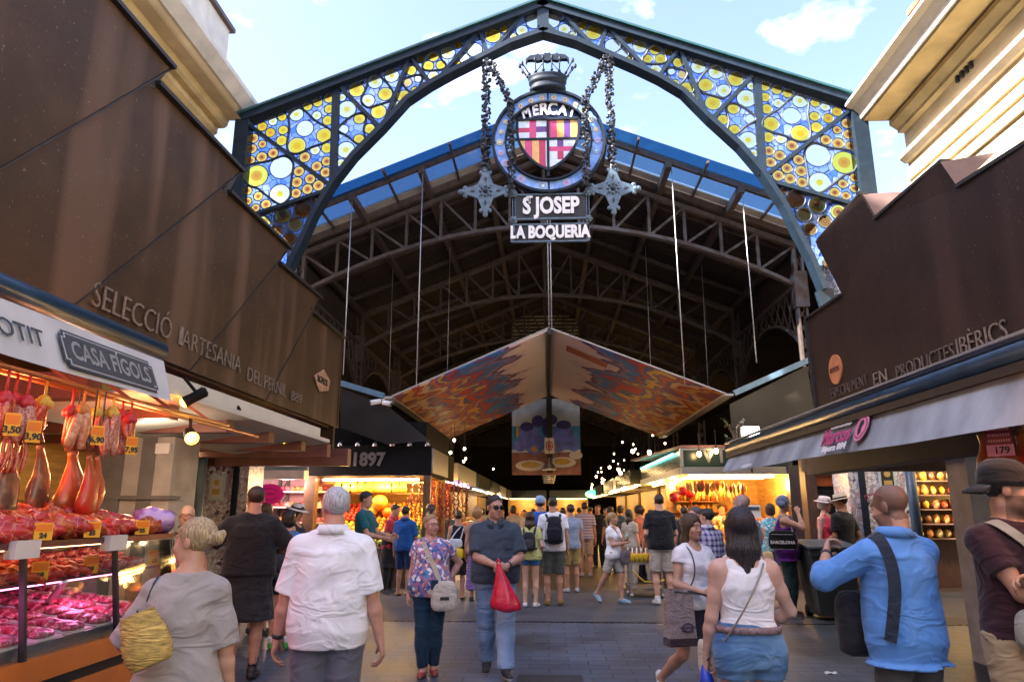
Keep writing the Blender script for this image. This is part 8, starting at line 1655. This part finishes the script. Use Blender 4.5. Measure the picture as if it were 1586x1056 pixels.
# --- middle row
P = person('', *gx(663, 1046), hh(663, 797, 7.5)+.01, rad(8), 'f', 1.12, .03, (.56, .30, .235), head=(rad(38), .0), hair=('fringe', (.36, .22, .10)), glasses='thin', arms={'r': dict(hand=(-.255, -.02, .80), curl=.45), 'l': dict(hand=(.20, .06, .98), hint=(.9, .5, -.3))}, legs={'l': dict(foot=(.05, .05, 0)), 'r': dict(foot=(-.06, -.06, 0))},
    top=dict(kind='blouse', mat=cloth((.30, .16, .34), 'floral', (.06, .13, .33), (.44, .20, .27), .62), neck='vee', hem=.84, loose=.04, sleeve=.45, cuff=.03, ease=.024), bottom=dict(mat=cloth((.010, .035, .065)), ease=.012, hem_r=.062, cut=.94), shoes=((.30, .05, .04), (.20, .12, .08), .062), q=1, seed=31, label='woman with short blonde hair and glasses in a floral blouse')
t = bag(P['tw'](.16, -.20, .86), rad(12), (.13, .055, .145), cloth((.50, .47, .40)), 'cream canvas shoulder bag worn by the woman in the floral blouse', straps=[[P['tw'](.12, -.19, .98), P['tw'](.05, -.185, 1.15), P['tw'](-.04, -.16, 1.33), P['tw'](-.10, -.05, 1.46), P['tw'](-.08, .08, 1.42)]], sm=cloth((.50, .46, .36)), sw=.024)
mb = MB(); c = P['tw'](.05, -.225, .985); mb.box(c, (.07, .05, .09), rz(rad(10)).to_4x4()); thing(mb, 'camera_pouch', cloth((.015, .03, .06)), 'small dark pouch clipped to the strap on the floral blouse', 'pouch')
mb = MB(); mb.box(P['tw'](.165, -.266, .84), (.09, .004, .03), rz(rad(12)).to_4x4()); mb.build('bag_print', PRINT, t)
P = person('', *gx(766, 1046), hh(768, 766, 7.5), rad(6), 'm', 1.17, .05, (.46, .26, .185), head=(rad(24), .06), hair=('short', (.025, .018, .014)), glasses='sun', arms={'l': dict(hand=(.105, -.30, 1.06), hint=(1, .5, -.7), curl=.75, dir=(-.8, -.35, .1), palm=(-.2, .6, -.8)), 'r': dict(hand=(-.02, -.31, 1.075), hint=(-1, .5, -.7), curl=.6, dir=(.8, -.3, .0), palm=(.1, .7, -.7))}, legs={'l': dict(foot=(.10, -.26, 0), toe=.2), 'r': dict(foot=(-.07, .22, .03), pitch=.35, toe=-.1)},
    top=dict(kind='polo_shirt', mat=cloth((.040, .058, .080)), neck='collar', hem=.88, loose=.03, sleeve=.86, cuff=.03, ease=.024), bottom=dict(kind='jeans', mat=DENIM, ease=.022, hem_r=.085), shoes=((.02, .02, .022), (.6, .58, .55)), watch='l', q=1, seed=33, label='heavy man in a dark blue polo shirt and sunglasses walking towards the camera')
mb = MB(); lv_ = P['tw']; mb.box(lv_(.115, -.185, 1.27), (.10, .006, .11), rz(rad(6+18)).to_4x4()); mb.build('shirt_pocket', cloth((.05, .07, .095)), P['root'])
REDP = mat('red_plastic', (.62, .012, .05), rough=.28, var=.2, scale=9, bump=.5, bscale=18, trans=0, coat=.4); h_ = P['hdl']; t = empty('plastic_bag', h_, 0, 'bright red plastic carrier bag in the hands of the man in the polo', 'bag'); mb = MB(); mb.smooth = True
def pb(u, v): a = 2*PI*u; z = -.45*v; r = .016+.105*min(v*1.25, 1)**1.2*(1 if v < .9 else math.sqrt(max(1-((v-.9)/.1)**2, .02))); r *= 1+.10*math.sin(a*7+6*v)+.05*math.sin(a*13); return h_+Vector((.09*v+r*1.15*math.cos(a), -.04+r*.55*math.sin(a), .02+z))
mb.grid(pb, 30, 16); mb.build('bag_body', REDP, t); mb = MB(); mb.smooth = True; mb.tube([h_+Vector((-.02, -.03, .03)), h_+Vector((0, -.04, .06)), h_+Vector((.02, -.03, .03))], .012, 6); mb.build('bag_handle', REDP, t)
# girl with phone and shopping bag
P = person('', *at(1070, 6.35), hh(1066, 795, 6.35), rad(28), 'f', 1.02, 0, (.44, .25, .17), head=(rad(8), .03), hair=('long', (.06, .032, .018), .30), arms={'l': dict(hand=(.07, -.28, 1.17), hint=(.8, .6, -.7), curl=.8, palm=(-.5, .5, .6)), 'r': dict(hand=(-.10, -.24, 1.06), hint=(-.8, .6, -.7), curl=.9)}, legs={'l': dict(foot=(.05, -.1, 0)), 'r': dict(foot=(-.16, .34, .17), pitch=.95)},
    top=dict(kind='tee_shirt', mat=cloth((.70, .70, .73)), neck='scoop', hem=.90, loose=.02, sleeve=.34, cuff=.03, ease=.018), bottom=dict(kind='skirt', hem=.60, mat=cloth((.022, .02, .032)), flare=.03), shoes=((.6, .6, .6), (.65, .65, .65)), q=1, seed=41, label='girl with long brown hair in a white tee holding a phone')
h_ = P['hdl']; M = rz(rad(28)) @ Matrix.Rotation(rad(-25), 3, 'X'); mb = MB(); mb.box(h_+Vector((.01, -.045, .035)), (.078, .012, .145), (M @ Matrix.Rotation(rad(28), 3, 'Y')).to_4x4()); thing(mb, 'phone', mat('brown_phone_case', (.07, .04, .04), rough=.35), 'brown cased phone held up by the girl in the white tee', 'phone', bevel=.006)
c = W(1052, 955, Y=6.05); t = empty('shopping_bag', c, 0, 'patterned beige paper shopping bag with dark base held by the girl with the phone', 'bag'); BAGP = cloth((.38, .30, .27), 'weave', (.52, .45, .42), (.12, .08, .08), 1.6); M = rz(rad(18)).to_4x4()
mb = MB(); mb.add([c+(M @ Vector(q_)) for q_ in ((-.115, -.06, -.17), (.115, -.06, -.17), (.115, .06, -.17), (-.115, .06, -.17), (-.10, -.045, .21), (.10, -.045, .21), (.10, .045, .21), (-.10, .045, .21))], [(3, 2, 1, 0), (0, 1, 5, 4), (1, 2, 6, 5), (2, 3, 7, 6), (3, 0, 4, 7)]); mb.build('paper_body', BAGP, t)
mb = MB(); mb.add([c+(M @ Vector(q_)) for q_ in ((-.118, -.063, -.21), (.118, -.063, -.21), (.118, .063, -.21), (-.118, .063, -.21), (-.116, -.061, -.15), (.116, -.061, -.15), (.116, .061, -.15), (-.116, .061, -.15))], [(3, 2, 1, 0), (4, 5, 6, 7), (0, 1, 5, 4), (1, 2, 6, 5), (2, 3, 7, 6), (3, 0, 4, 7)]); mb.build('bag_base', cloth((.04, .022, .025)), t)
mb = MB(); mb.smooth = True; mb.tube([c+(M @ Vector((.035+.045*math.cos(a), -.068, -.07+.03*math.sin(a)))) for a in [2*PI*i/16 for i in range(16)]], .006, 5, closed=True); mb.box(c+(M @ Vector((.035, -.07, -.07))), (.14, .004, .008), M); mb.build('bag_emblem', mat('violet_emblem', (.06, .03, .09), rough=.6), t)
for yy in (-.05, .05): mb = MB(); mb.smooth = True; mb.tube([c+(M @ Vector((-.06, yy, .20))), P['hdr']+Vector((-.02, 0, .0)), c+(M @ Vector((.06, yy, .20)))], .006, 5); mb.build('bag_handle', STRAPM, t)
strap([P['tw'](-.20, -.1, 1.02), P['tw'](-.13, -.165, 1.2), P['tw'](-.11, -.12, 1.38), P['tw'](-.11, .0, 1.46), P['tw'](-.12, .1, 1.36)], .006, STRAPM, t, 'bag_strap')
# shopkeeper with the long apron
P = person('', *gx(372, 1052), hh(372, 752, 7.3), rad(196), 'm', 1.12, .04, (.42, .22, .15), head=(rad(18), .05), hair=('crop', (.035, .02, .014)), arms={'l': dict(hand=(.24, -.25, 1.22), hint=(1, .3, -.7), curl=.7), 'r': dict(hand=(-.20, -.22, 1.12), hint=(-1, .5, -.6))}, top=dict(kind='tee_shirt', mat=BLACKC, neck='crew', hem=.92, loose=.03, sleeve=.9, cuff=.03, ease=.025), bottom=dict(kind='shorts', cut=.75, mat=BLACKC), apron=(.52, 1.06, cloth((.020, .020, .024))), shoes=((.02, .018, .018), (.03, .03, .03), .13), socks=(BLACKC, .12), q=1, seed=44, label='shopkeeper in black tee and long dark apron by the counter end')
P = person('', *at(290, 7.6), hh(290, 781, 7.6), rad(8), 'm', 1.05, .02, (.52, .27, .19), head=(rad(10), .0), hair=('shaved', (.5, .36, .3)), glasses='thin', stubble=(.4, .36, .33), top=dict(kind='shirt', mat=cloth((.20, .21, .20)), neck='collar', hem=.85), bottom=dict(mat=BLACKC), q=1, seed=46, label='bald man with glasses behind the far end of the ham counter')
# --- group on the left
P = person('', *gx(432, 1005), hh(432, 790, 8.9), rad(190), 'f', 1.0, 0, SK1, head=(rad(15), .0), hair=('bob', (.016, .010, .010)), arms={'r': dict(hand=(-.18, -.2, 1.0))}, top=dict(kind='tee_shirt', mat=cloth((.02, .12, .50), 'denim', (.02, .20, .45)), hem=.88, sleeve=.6), bottom=dict(kind='shorts', cut=.55, mat=NAVYC, flare=.04), shoes=((.05, .35, .06), (.7, .75, .7)), socks=(WHITEC, .09), q=1, seed=51, label='woman in a blue tee with a large grey backpack, left of the white shirt')
backpack(P, rad(190), cloth((.16, .16, .165)), cloth((.030, .038, .055)), 'large grey and navy backpack on the woman in blue', .17, .24, .11, 1.17, .24, .04)
c = W(447, 950, Y=9.4); t = empty('suitcase', (c.x, 9.4, 0), 0, 'crimson suitcase standing beside the woman with the grey backpack', 'suitcase'); mb = MB(); mb.bb(c.x-.17, c.x+.13, 9.3, 9.55, .06, .62); mb.build('case_shell', mat('crimson_shell', (.30, .01, .05), rough=.4), t, bevel=.03); mb = MB(); mb.bar((c.x-.1, 9.5, .6), (c.x-.1, 9.5, .95), .02); mb.bar((c.x+.06, 9.5, .6), (c.x+.06, 9.5, .95), .02); mb.bar((c.x-.11, 9.5, .95), (c.x+.07, 9.5, .95), .025); mb.build('pull_handle', STEELB, t)
person('', *at(412, 9.9), hh(412, 779, 9.9), rad(170), 'f', 1.0, 0, SK1, hair=('long', (.07, .04, .025), .26), top=dict(kind='tee_shirt', mat=cloth((.55, .55, .56)), sleeve=.5), bottom=dict(kind='skirt', hem=.5, mat=BLACKC), q=2, seed=52, label='woman with long brown hair in a pale tee behind the backpack')
person('', *at(460, 10.5), hh(460, 780, 10.5), rad(80), 'f', .95, 0, SK1, head=(0, .25), hair=('bob', (.04, .03, .02)), hat=('brim', cloth((.72, .72, .73)), BLACKC, .07), top=dict(kind='tank', mat=cloth((.03, .03, .04)), neck='scoop'), bottom=dict(kind='skirt', hem=.5, mat=cloth((.03, .03, .04))), q=2, seed=53, label='woman in a white hat with dark band by the pink sign')
person('', *at(566, 11.8), hh(563, 761, 11.8), rad(80), 'm', .98, 0, SK1, head=(0, .15), hair=('short', (.015, .012, .01)), arms={'l': dict(hand=(.12, -.38, 1.1), hint=(.3, .9, -.8)), 'r': dict(hand=(-.12, -.36, 1.08), hint=(-.3, .9, -.8))}, top=dict(kind='tee_shirt', mat=cloth((.008, .10, .12)), sleeve=.7), bottom=dict(mat=NAVYC), q=2, seed=54, label='dark haired man in a teal tee reading by the fruit')
person('', *gx(600, 918), hh(604, 781, 14.4), rad(75), 'm', 1.0, 0, SK1, lean=(0, -.08), head=(0, .3), hair=('short', (.02, .015, .012)), arms={'l': dict(hand=(.14, -.2, .98)), 'r': dict(hand=(-.14, -.26, .96))}, top=dict(kind='polo_shirt', mat=cloth((.55, .045, .05)), neck='collar', sleeve=.6), bottom=dict(mat=cloth((.022, .022, .025))), apron=(.5, 1.15, cloth((.02, .02, .022))), q=2, seed=55, label='fruit seller in a red polo and dark apron')
person('', *gx(624, 922), hh(622, 783, 14.0), rad(165), 'm', 1.02, 0, SK2, hair=('short', (.012, .01, .01)), arms={'r': dict(hand=(-.2, -.25, 1.0))}, top=dict(kind='polo_shirt', mat=cloth((.012, .085, .30)), neck='collar', sleeve=.85, loose=.03), bottom=dict(kind='shorts', cut=.95, mat=cloth((.012, .03, .10))), shoes=((.3, .2, .12), (.1, .08, .05), .06), q=2, seed=56, label='man in a royal blue polo and navy shorts facing the fruit')
P = person('', *gx(708, 928), hh(709, 790, 13.8), rad(182), 'f', 1.0, 0, SK1, hair=('bun', (.02, .015, .012)), top=dict(kind='tank', mat=BLACKC, neck='scoop'), bottom=dict(kind='skirt', hem=.48, mat=BLACKC, flare=.0), shoes=((.05, .04, .04), (.3, .25, .2), .05), q=2, seed=57, label='woman in a black top and skirt with white bag, back turned')
bag(P['tw'](.04, .17, 1.10), rad(182), (.13, .05, .08), cloth((.62, .64, .66)), 'small white bag on the back of the woman in black', straps=[[P['tw'](-.06, .17, 1.17), P['tw'](-.10, .12, 1.32), P['tw'](-.12, .02, 1.45)], [P['tw'](.14, .15, 1.16), P['tw'](.02, .14, 1.34), P['tw'](-.1, .05, 1.45)]], sw=.012)
bag(P['tw'](.05, .20, .90), rad(182), (.17, .06, .10), mat('yellow_plastic', (.70, .48, .01), rough=.4, var=.15), 'yellow plastic carrier bag behind the woman in black', 'plastic_bag', nz=.06)
P = person('', *gx(738, 930), hh(738, 785, 13.6), rad(175), 'f', 1.05, 0, SK1, hair=('curly', (.40, .20, .06)), top=dict(kind='tee_shirt', mat=cloth((.42, .24, .14)), sleeve=.4), bottom=dict(kind='skirt', hem=.2, mat=cloth((.22, .10, .30), 'stripe', (.35, .25, .45), (.12, .10, .25))), q=2, seed=58, label='woman with curly ginger hair beside the man in the polo')
# --- group in the middle of the aisle
P = person('', *gx(822, 940), hh(822, 792, 12.8), rad(172), 'f', .98, 0, SK3, hair=('long', (.05, .028, .018), .24), arms={'r': dict(hand=(-.2, -.14, .98))}, top=dict(kind='tee_shirt', mat=cloth((.55, .56, .22)), sleeve=.6, loose=.03), bottom=dict(kind='shorts', cut=.35, mat=cloth((.03, .12, .26)), flare=.035), shoes=((.7, .7, .7), (.7, .7, .7)), q=1, seed=61, label='girl in a pale yellow tee and denim shorts from behind')
backpack(P, rad(172), cloth((.025, .025, .03)), cloth((.05, .05, .06)), 'small black backpack on the girl in pale yellow', .12, .16, .07, 1.2, .2)
person('', *gx(838, 926), hh(838, 769, 14.0), rad(185), 'm', 1.05, 0, SK2, hair=('short', (.03, .02, .015)), hat=('cap', cloth((.24, .36, .50))), top=dict(kind='tee_shirt', mat=cloth((.012, .085, .42)), sleeve=.7), bottom=dict(kind='shorts', cut=.9, mat=cloth((.06, .06, .07))), shoes=((.03, .03, .035), (.2, .2, .2)), socks=(WHITEC, .12), q=2, seed=62, label='man in a blue tee and pale blue cap in the aisle')
P = person('', *gx(858, 937), hh(858, 768, 12.9), rad(184), 'm', 1.02, 0, SK2, hair=('crop', (.03, .02, .015)), top=dict(kind='tee_shirt', mat=WHITEC, sleeve=.6, loose=.02), bottom=dict(kind='shorts', cut=1.0, mat=cloth((.085, .09, .07)), flare=.03), shoes=((.20, .13, .03), (.28, .2, .06)), q=1, seed=63, label='man in a white tee with a black backpack and olive shorts')
backpack(P, rad(184), cloth((.018, .018, .026)), cloth((.012, .012, .018)), 'black backpack with pale side stripes on the man in white', .16, .24, .10, 1.2, .23, 0, cloth((.50, .50, .50)))
P = person('', *gx(886, 917), hh(886, 780, 14.5), rad(190), 'm', 1.0, 0, SK2, hair=('short', (.015, .012, .01)), top=dict(kind='tee_shirt', mat=cloth((.26, .32, .42)), sleeve=.55), bottom=dict(kind='shorts', cut=.9, mat=cloth((.36, .27, .09))), shoes=((.45, .52, .62), (.65, .65, .68)), q=2, seed=64, label='man in a grey blue tee and mustard shorts walking in')
person('', *gx(908, 893), hh(907, 777, 17.5), rad(178), 'm', 1.05, .02, SK2, hair=('short', (.02, .015, .012)), top=dict(kind='tee_shirt', mat=cloth((.45, .38, .40), 'stripe', (.17, .09, .12), (.24, .25, .36), 1.3), sleeve=.7), bottom=dict(kind='shorts', cut=.95, mat=cloth((.42, .28, .17))), shoes=((.25, .25, .3), (.6, .6, .6)), q=2, seed=65, label='man in a striped tee and tan shorts farther down the aisle')
person('', *gx(928, 880), hh(926, 780, 19), rad(-20), 'm', 1.0, 0, SK2, hair=('short', (.03, .02, .015)), stubble=(.08, .05, .04), arms={'r': dict(hand=(-.1, -.28, 1.15))}, top=dict(kind='tee_shirt', mat=BLACKC, sleeve=.6), bottom=dict(mat=BLACKC), q=2, seed=66, label='bearded man in black facing out from the aisle')
P = person('', *gx(953, 934), hh(957, 793, 12.9), rad(52), 'f', .98, 0, SK1, head=(rad(25), .0), hair=('pony', (.34, .22, .10)), glasses='onhead', arms={'l': dict(hand=(.06, -.26, 1.22), hint=(.7, .5, -.9), curl=.8), 'r': dict(hand=(-.02, -.28, 1.16), hint=(-.7, .6, -.8), curl=.8)}, legs={'l': dict(foot=(.08, -.14, 0)), 'r': dict(foot=(-.10, .34, .08), pitch=.6)}, top=dict(kind='tee_shirt', mat=WHITEC, neck='scoop', sleeve=.5), bottom=dict(kind='shorts', cut=.8, mat=cloth((.46, .43, .38))), shoes=((.25, .40, .50), (.75, .78, .8)), q=1, seed=67, label='blonde woman in a white tee with a drink beside the juice trolley')
bag(P['tw'](.13, -.19, .88), rad(60), (.15, .05, .13), cloth((.15, .12, .14)), 'grey violet crossbody bag on the blonde woman with a drink', straps=[[P['tw'](.13, -.19, 1.0), P['tw'](.04, -.165, 1.2), P['tw'](-.08, -.1, 1.41), P['tw'](-.11, .0, 1.47), P['tw'](-.06, .1, 1.4)]], sm=STRAPM, sw=.008, flap=cloth((.18, .15, .17)))
mb = MB(); mb.smooth = True; h_ = P['hdl']; mb.lathe(h_+Vector((0, 0, -.04)), [(.026, 0), (.036, .11), (.002, .112)], 12); thing(mb, 'drink_cup', mat('green_white_cup', (.25, .35, .25), rough=.4, var=.8, scale=40), 'patterned drink cup held up by the blonde woman in white', 'cup')
person('', *gx(1028, 936), hh(1030, 764, 12.9), rad(186), 'm', 1.05, 0, SK3, hair=('crop', (.02, .016, .014)), arms={'l': dict(hand=(.2, -.2, 1.0)), 'r': dict(hand=(-.2, -.24, 1.05))}, legs={'r': dict(foot=(-.12, .02, 0))}, top=dict(kind='tee_shirt', mat=cloth((.010, .012, .016)), sleeve=.75, loose=.03), bottom=dict(kind='shorts', cut=.95, mat=cloth((.46, .42, .34)), flare=.035), shoes=((.55, .62, .58), (.7, .7, .7)), socks=(WHITEC, .06), q=1, seed=68, label='man in a black tee and beige shorts at the dried fruit stall')
# --- group on the right
person('', *at(1094, 9.8), hh(1094, 787, 9.8), rad(205), 'm', 1.0, 0, SK3, head=(rad(20), .1), hair=('short', (.02, .018, .016)), top=dict(kind='shirt', mat=cloth((.55, .55, .62), 'plaid', (.10, .05, .28), (.05, .03, .12)), neck='collar', sleeve=1.3, loose=.02), bottom=dict(mat=NAVYC), q=1, seed=71, label='dark haired man in a violet plaid shirt behind the girl with the phone')
person('', *at(1077, 10.6), hh(1077, 784, 10.6), rad(-70), 'm', 1.0, 0, (.56, .33, .26), hair=('short', (.10, .09, .085)), glasses='thin', top=dict(kind='shirt', mat=cloth((.5, .52, .58)), neck='collar', sleeve=.8), bottom=dict(mat=NAVYC), q=1, seed=72, label='man in glasses facing left behind the plaid shirt')
person('', *at(1150, 9.2), hh(1146, 765, 9.2), rad(215), 'm', 1.08, .02, (.55, .33, .26), head=(rad(20), .1), hair=('shaved', (.26, .21, .19)), top=dict(kind='shirt', mat=cloth((.30, .45, .62)), neck='collar', sleeve=.8, loose=.03), bottom=dict(mat=cloth((.05, .06, .10))), q=1, seed=73, label='balding man in a pale blue shirt beyond the tank top woman')
P = person('', *gx(1228, 955), hh(1226, 767, 11.6), rad(72), 'f', 1.12, .0, SK3, head=(rad(8), .02), hair=('short', (.06, .055, .055)), arms={'r': dict(hand=(-.10, -.20, 1.50), hint=(-.5, -.7, -1), curl=1.0, dir=(.2, .3, 1)), 'l': dict(hand=(.18, -.22, 1.0))}, top=dict(kind='tank', mat=cloth((.10, .015, .20)), neck='crew', hem=.80, loose=.04, ease=.03), bottom=dict(mat=cloth((.016, .04, .045)), ease=.03, hem_r=.085), shoes=((.03, .03, .03), (.65, .65, .62)), q=1, seed=74, label='woman in a purple top and headscarf eating beside the wheelie bin')
c = P['HC']; mb = MB(); sup(mb, c+rz(rad(78)) @ Vector((0, .045, .045)), (.098, .115, .10), .95, rz(rad(78)), 20, 12); sup(mb, c+rz(rad(78)) @ Vector((0, .14, -.01)), (.06, .06, .06), .9, rz(rad(78))); mb.build('headscarf', cloth((.02, .04, .10), 'stripe', (.22, .30, .45), None, 5.5), P['root'])
t = bag(P['tw'](-.21, .05, 1.10), rad(72), (.055, .21, .15), BLACKC, 'black shoulder bag lettered BARCELONA under the arm of the purple woman', straps=[[P['tw'](-.21, -.10, 1.22), P['tw'](-.17, -.06, 1.42), P['tw'](-.13, .02, 1.455), P['tw'](-.17, .10, 1.40), P['tw'](-.21, .18, 1.22)]], sm=cloth((.35, .35, .36)), sw=.012)
n_ = rz(rad(72)) @ Vector((-1, 0, 0)); xd = rz(rad(72)) @ Vector((0, -1, 0)); c = P['tw'](-.275, .05, 1.07); text_mb('BARCELONA', .062, frame_M(c, xd, (0, 0, 1)), .002, bold=.003).build('lettering', WHITEP, t)
for zo in (-.10, .12): strap([c+xd*-.16+Vector((0, 0, zo)), c+Vector((0, 0, zo))+n_*.003, c+xd*.16+Vector((0, 0, zo))], .004, cloth((.45, .45, .46)), t, 'piping')
P = person('', *gx(1204, 928), hh(1202, 779, 13.4), rad(170), 'f', 1.0, 0, SK3, hair=('bob', (.03, .02, .02)), top=dict(kind='tee_shirt', mat=cloth((.10, .42, .50), 'floral', (.25, .55, .60), (.06, .30, .42), .6), sleeve=.4), bottom=dict(kind='shorts', cut=.7, mat=cloth((.12, .17, .30))), shoes=((.5, .45, .4), (.5, .45, .4), .05), q=2, seed=75, label='woman in a turquoise patterned top behind the purple woman')
bag(P['tw'](.12, .15, .72), rad(170), (.10, .06, .15), cloth((.50, .38, .20)), 'sand coloured bag hanging behind the woman in turquoise', straps=[[P['tw'](.1, .15, .86), P['tw'](.15, .1, 1.2), P['tw'](.12, .02, 1.45)]], sw=.012)
person('', *at(1279, 12.75), hh(1281, 766, 12.75)-.03, rad(40), 'f', 1.0, 0, (.58, .32, .26), head=(0, .15), hair=('bob', (.4, .35, .3)), hat=('brim', cloth((.70, .62, .64)), None, .06), top=dict(kind='tank', mat=cloth((.62, .05, .09)), neck='scoop'), bottom=dict(mat=cloth((.3, .3, .32))), q=2, seed=76, label='woman in a coral top and pale hat behind the bin')
person('', *at(1304, 12.5), hh(1297, 763, 12.5)-.02, rad(215), 'm', 1.02, 0, SK2, head=(rad(30), .2), hair=('short', (.05, .04, .03)), hat=('brim', cloth((.55, .50, .38)), cloth((.03, .03, .03)), .065), arms={'l': dict(hand=(.12, -.25, 1.02)), 'r': dict(hand=(-.20, -.10, .95))}, top=dict(kind='tee_shirt', mat=cloth((.014, .014, .018)), sleeve=.75), bottom=dict(mat=NAVYC), q=2, seed=77, label='man in a straw hat and black tee behind the bin')
person('', *gx(1446, 903), hh(1440, 772, 14.9), rad(10), 'f', 1.0, 0, SK2, hair=('bob', (.3, .22, .12)), hat=('brim', cloth((.50, .42, .26)), None, .07), arms={'l': dict(hand=(.2, -.15, .98)), 'r': dict(hand=(-.2, -.15, 1.0))}, top=dict(kind='tank', mat=cloth((.62, .05, .28)), neck='scoop', hem=.98), bottom=dict(kind='shorts', cut=.7, mat=cloth((.28, .22, .12)), flare=.03), shoes=((.4, .25, .18), (.3, .2, .15), .05), q=2, seed=78, label='woman in a straw sunhat and pink top at the right stall')
person('', *gx(1482, 905), hh(1478, 767, 15.2), rad(-48), 'm', 1.1, .04, SK2, head=(0, .05), hair=('short', (.03, .025, .02)), glasses='thin', legs={'l': dict(foot=(.16, .1, 0)), 'r': dict(foot=(-.08, -.1, 0))}, top=dict(kind='tee_shirt', mat=cloth((.07, .18, .50), 'stripe', (.20, .32, .62), None, 2.5), sleeve=.85, loose=.04, hem=.86), bottom=dict(kind='shorts', cut=.95, mat=cloth((.05, .05, .04), 'camo', (.22, .20, .14), (.10, .08, .06)), flare=.035), shoes=((.05, .25, .28), (.05, .05, .06)), q=2, seed=79, label='man in a striped blue tee and patterned shorts at the right')
# --- farther people inside the hall
rgp = random.Random(77); FARC = [((.35, .12, .10), 'rust'), ((.10, .16, .22), 'slate'), ((.42, .38, .30), 'sand'), ((.55, .55, .56), 'white'), ((.10, .22, .12), 'green'), ((.03, .03, .04), 'black')]
for i, (px, Y, f_, sx, ci, hr, lab) in enumerate(((668, 15.2, 100, 'f', 5, 'long', 'woman in black with long dark hair behind the floral blouse'), (747, 17, 160, 'm', 0, 'short', 'man in a rust shirt half hidden left of the aisle'), (692, 19, 30, 'm', 1, 'short', 'man in slate grey facing out by the left far stalls'), (795, 21, 170, 'f', 2, 'bob', 'woman in sand colour deep in the aisle at left'), (812, 25, 10, 'm', 3, 'short', 'man in white deep in the aisle facing out'), (872, 21, 185, 'f', 4, 'long', 'woman in green deep in the aisle'), (897, 24, 175, 'm', 1, 'short', 'man in slate grey deepest in the aisle'), (945, 19.5, 200, 'f', 5, 'bob', 'woman in black at the far right stalls'), (975, 16.2, 140, 'f', 2, 'long', 'tanned woman in sand colour at the juice cups'), (990, 17.5, 230, 'm', 0, 'curly', 'curly haired man in rust by the dried fruit'), (1060, 15.3, 190, 'm', 5, 'short', 'dark man in black in front of the dried fruit display'), (1118, 17.4, 10, 'm', 3, 'short', 'stall keeper in white behind the dried fruit'), (706, 22, 60, 'm', 3, 'short', 'man in white by the far left stalls looking right'), (762, 23, 200, 'f', 4, 'long', 'woman in green left of the deep aisle'), (778, 27, 20, 'm', 5, 'short', 'man in black walking out from deep in the aisle'), (915, 28, 170, 'm', 0, 'short', 'man in rust deep at the right of the aisle'), (938, 25, 30, 'm', 2, 'short', 'man in sand colour walking out at the far right'), (962, 21, 120, 'f', 1, 'bob', 'woman in slate grey at the far right counter'), (884, 32, 10, 'f', 5, 'long', 'distant woman in black walking out of the aisle'), (826, 22.5, 190, 'm', 1, 'crop', 'man in slate grey ahead of the blue cap'), (1008, 16.6, 200, 'f', 0, 'long', 'woman in rust bending over the juice cups'), (840, 31, 180, 'f', 3, 'bob', 'distant woman in white far down the aisle'), (862, 36, 0, 'm', 1, 'short', 'most distant man in slate far down the aisle'))):
    x, y = at(px, Y); person('', x, y, rgp.uniform(1.6, 1.76), rad(f_), sx, 1, 0, [SK1, SK2, SK3][i % 3], hair=(hr, (.03, .02, .015)), top=dict(kind='tee_shirt', mat=cloth(FARC[ci][0]), sleeve=.6), bottom=dict(mat=[NAVYC, BLACKC, BEIGE][i % 3]), q=2, seed=90+i, label=lab, group=None)
